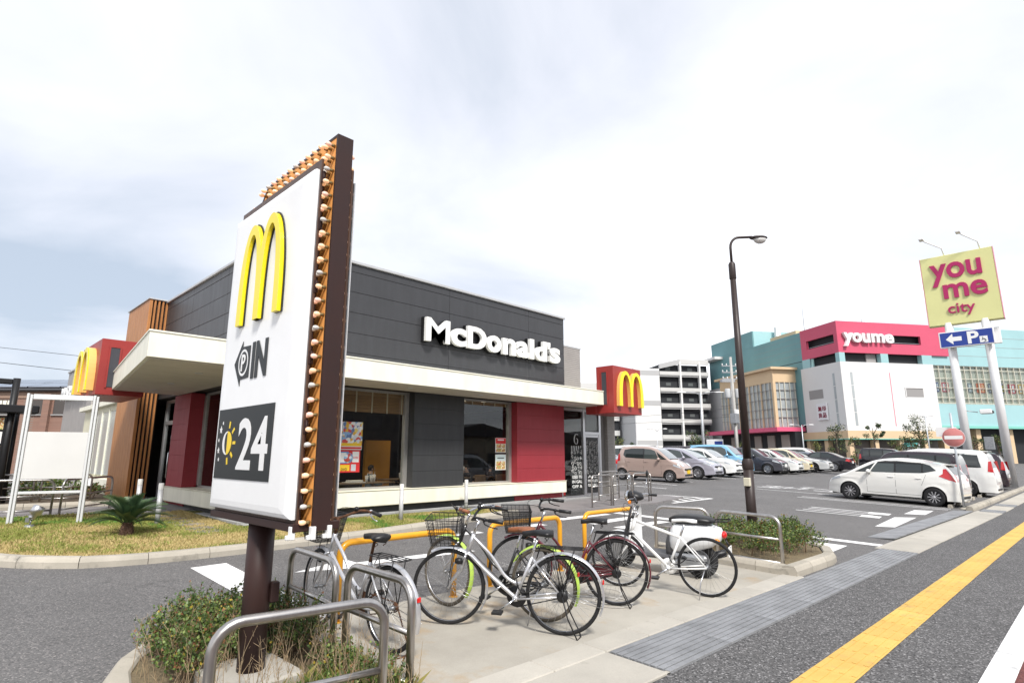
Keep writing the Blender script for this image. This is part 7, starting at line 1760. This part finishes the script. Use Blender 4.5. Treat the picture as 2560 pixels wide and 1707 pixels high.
def seated(label, x, y, rz, cloth, hair, sc_=.82, lean=10, hat=None):
    """seated figure, origin at the floor under the hips; faces local -y"""
    me = bpy.data.meshes.new('person'); 
    V = [(0,0,.50),(0,.02,.72),(0,-.02,.95),(0,-.04,1.04),(0,-.07,1.16),(0,-.075,1.22),
         (.09,-.02,.49),(.12,-.40,.50),(.12,-.38,.08),(.12,-.50,.04),(-.09,-.02,.49),(-.12,-.40,.50),(-.12,-.38,.08),(-.12,-.50,.04),
         (.18,-.02,.94),(.23,-.12,.72),(.15,-.36,.70),(.11,-.43,.71),(-.18,-.02,.94),(-.23,-.12,.72),(-.15,-.36,.72),(-.10,-.43,.78)]
    rad = [.13,.125,.12,.055,.085,.06,.085,.065,.045,.04,.085,.065,.045,.04,.06,.045,.035,.028,.06,.045,.035,.028]
    E = [(0,1),(1,2),(2,3),(3,4),(4,5),(0,6),(6,7),(7,8),(8,9),(0,10),(10,11),(11,12),(12,13),(2,14),(14,15),(15,16),(16,17),(2,18),(18,19),(19,20),(20,21)]
    me.from_pydata(V,E,[]); o = bpy.data.objects.new('person', me); link(o)
    md = o.modifiers.new('skin','SKIN'); 
    for i, sv in enumerate(me.skin_vertices[0].data): sv.radius = (rad[i],rad[i]*.85); sv.use_root = (i == 0)
    ss = o.modifiers.new('sub','SUBSURF'); ss.levels = 1; ss.render_levels = 1
    dg = bpy.context.evaluated_depsgraph_get(); dg.update(); ev = o.evaluated_get(dg); m2 = bpy.data.meshes.new_from_object(ev)
    bpy.data.objects.remove(o); m2.materials.clear(); m2.materials.append(cloth); m2.materials.append(SKIN)
    for p in m2.polygons:
        p.use_smooth = True; c = p.center; p.material_index = 1 if (c.z > 1.02 or (c.y < -.37 and .6 < c.z < .9)) else 0
    m2.name = 'person'
    t = bpy.data.objects.new('person', m2); link(t); t.location = (x,y,.30-.10); t.rotation_euler = (0,0,R(rz)); t.scale = (sc_,)*3
    tag(t,label,'person','people eating inside')
    h_ = MB(); h_.ell((0,-.055,1.20),.098,.105,.10,14,10); h_.v = [(a,b,c) for a,b,c in h_.v]; h_.v = [(a,max(b,-.11) if c < 1.24 else b,max(c,1.13)) for a,b,c in h_.v]; h_.build('hair', hair, t)
    f_ = MB(); f_.ell((0,-.165,1.165),.012,.018,.02,6,5); f_.build('nose', SKIN, t)
    for s in (-1,1): q = MB(); q.ell((s*.032,-.148,1.19),.010,.006,.007,6,5); q.build('eye', BLACK, t); q = MB(); q.ell((s*.088,-.06,1.17),.012,.02,.028,6,5); q.build('ear', SKIN, t)
    q = MB(); q.ell((0,-.150,1.122),.024,.006,.006,6,5); q.build('mouth', M('lips',(.35,.12,.1),.5), t)
    return t
HB_ = M('hair_black',(.012,.01,.01),.6); HG_ = M('hair_grey',(.42,.38,.30),.7); KN = M('knit_cap',(.55,.52,.50),.9,0,(30,.3))
seated('person with short dark hair in grey-blue top, leaning on the table by the orange partition',7.85,12.55,80,M('cloth_bluegrey',(.11,.15,.18),.9),HB_)
seated('person in dark clothes facing left at the table in the left window',9.45,13.35,-80,M('cloth_dark',(.02,.02,.025),.9),HB_)
seated('grey-haired person low at the left end of the left window',6.5,12.2,60,M('cloth_black',(.015,.015,.018),.9),HG_,.66)
seated('person in a pale knit cap at the left end of the right window',10.15,11.75,60,M('cloth_black',(.015,.015,.018),.9),KN,.78)
seated('dark-haired person beside the one in the knit cap',10.95,12.4,-70,M('cloth_dark',(.02,.02,.025),.9),HB_,.8)
seated('person with hand raised to the face behind the menu posters',12.0,12.6,70,M('cloth_brown',(.05,.03,.025),.9),HB_,.8)
# ================================================================== across the road (behind the camera; seen in the window reflections)
HW = [M('house_wall_grey',(.30,.295,.28),.8,0,(.4,.1)), M('house_wall_tan',(.36,.31,.24),.8,0,(.4,.1)), M('house_wall_dark',(.17,.165,.16),.8,0,(.4,.1))]; HRF = M('house_roof_grey',(.07,.07,.075),.7)
def house(label, x, y, w_, d_, h, k):
    t = thing('house',(x,y,gz(x,y)-.1),0,label,'house','houses across the road')
    MB().box(0,w_,-d_,0,0,h).build('wall', HW[k], t); MB().prism([(-.5,h),(w_/2,h+1.0),(w_+.5,h),(w_+.5,h-.2),(-.5,h-.2)],-d_-.4,.4,'y').build('roof', HRF, t)
    for q in range(int(w_//2.6)):
        for z in (1.0,3.8):
            if z+1.3 < h: MB().box(.8+2.6*q,2.2+2.6*q,.01,.04,z,z+1.2).build('window', M('house_window',(.06,.07,.08),.1,spec=.8), t)
for i, (x,y,w_,d_,h,k) in enumerate(((-14,-13,9,9,4.2,1),(-3,-14,9,8,3.8,0),(8,-15,8,8,6.4,2),(18,-17,12,9,6.2,2),(31,-17,10,8,3.9,1),(43,-18,12,9,3.5,2),(57,-18,12,9,4.2,0),(71,-19,14,9,4,1))):  # third and fourth made taller so the blind mirrors dark wall, not sky
    house(('tan','grey','tall dark','tall dark','tan','dark','grey','tan')[i]+' house across the road, number %s along the row' % ('one','two','three','four','five','six','seven','eight')[i],x,y,w_,d_,h,k)
for i, x in enumerate((4,22,37,56)):
    t = thing('roadside_pole',(x,-9.5,gz(x,-9.5)),0,'concrete pole across the road, %s from the left' % ('first','second','third','fourth')[i],'utility pole','poles across the road'); MB().tube([(0,0,0),(0,0,10)],[.17,.11],10).build('pole', POLE, t); MB().box(-.8,.8,-.05,.05,8.8,8.9).build('crossarm', GALV, t)
car('silver-grey minivan waiting on the road, seen in the window reflection',(21.5,-2.6),-1.7,'van',CSI,group='cars on the road')
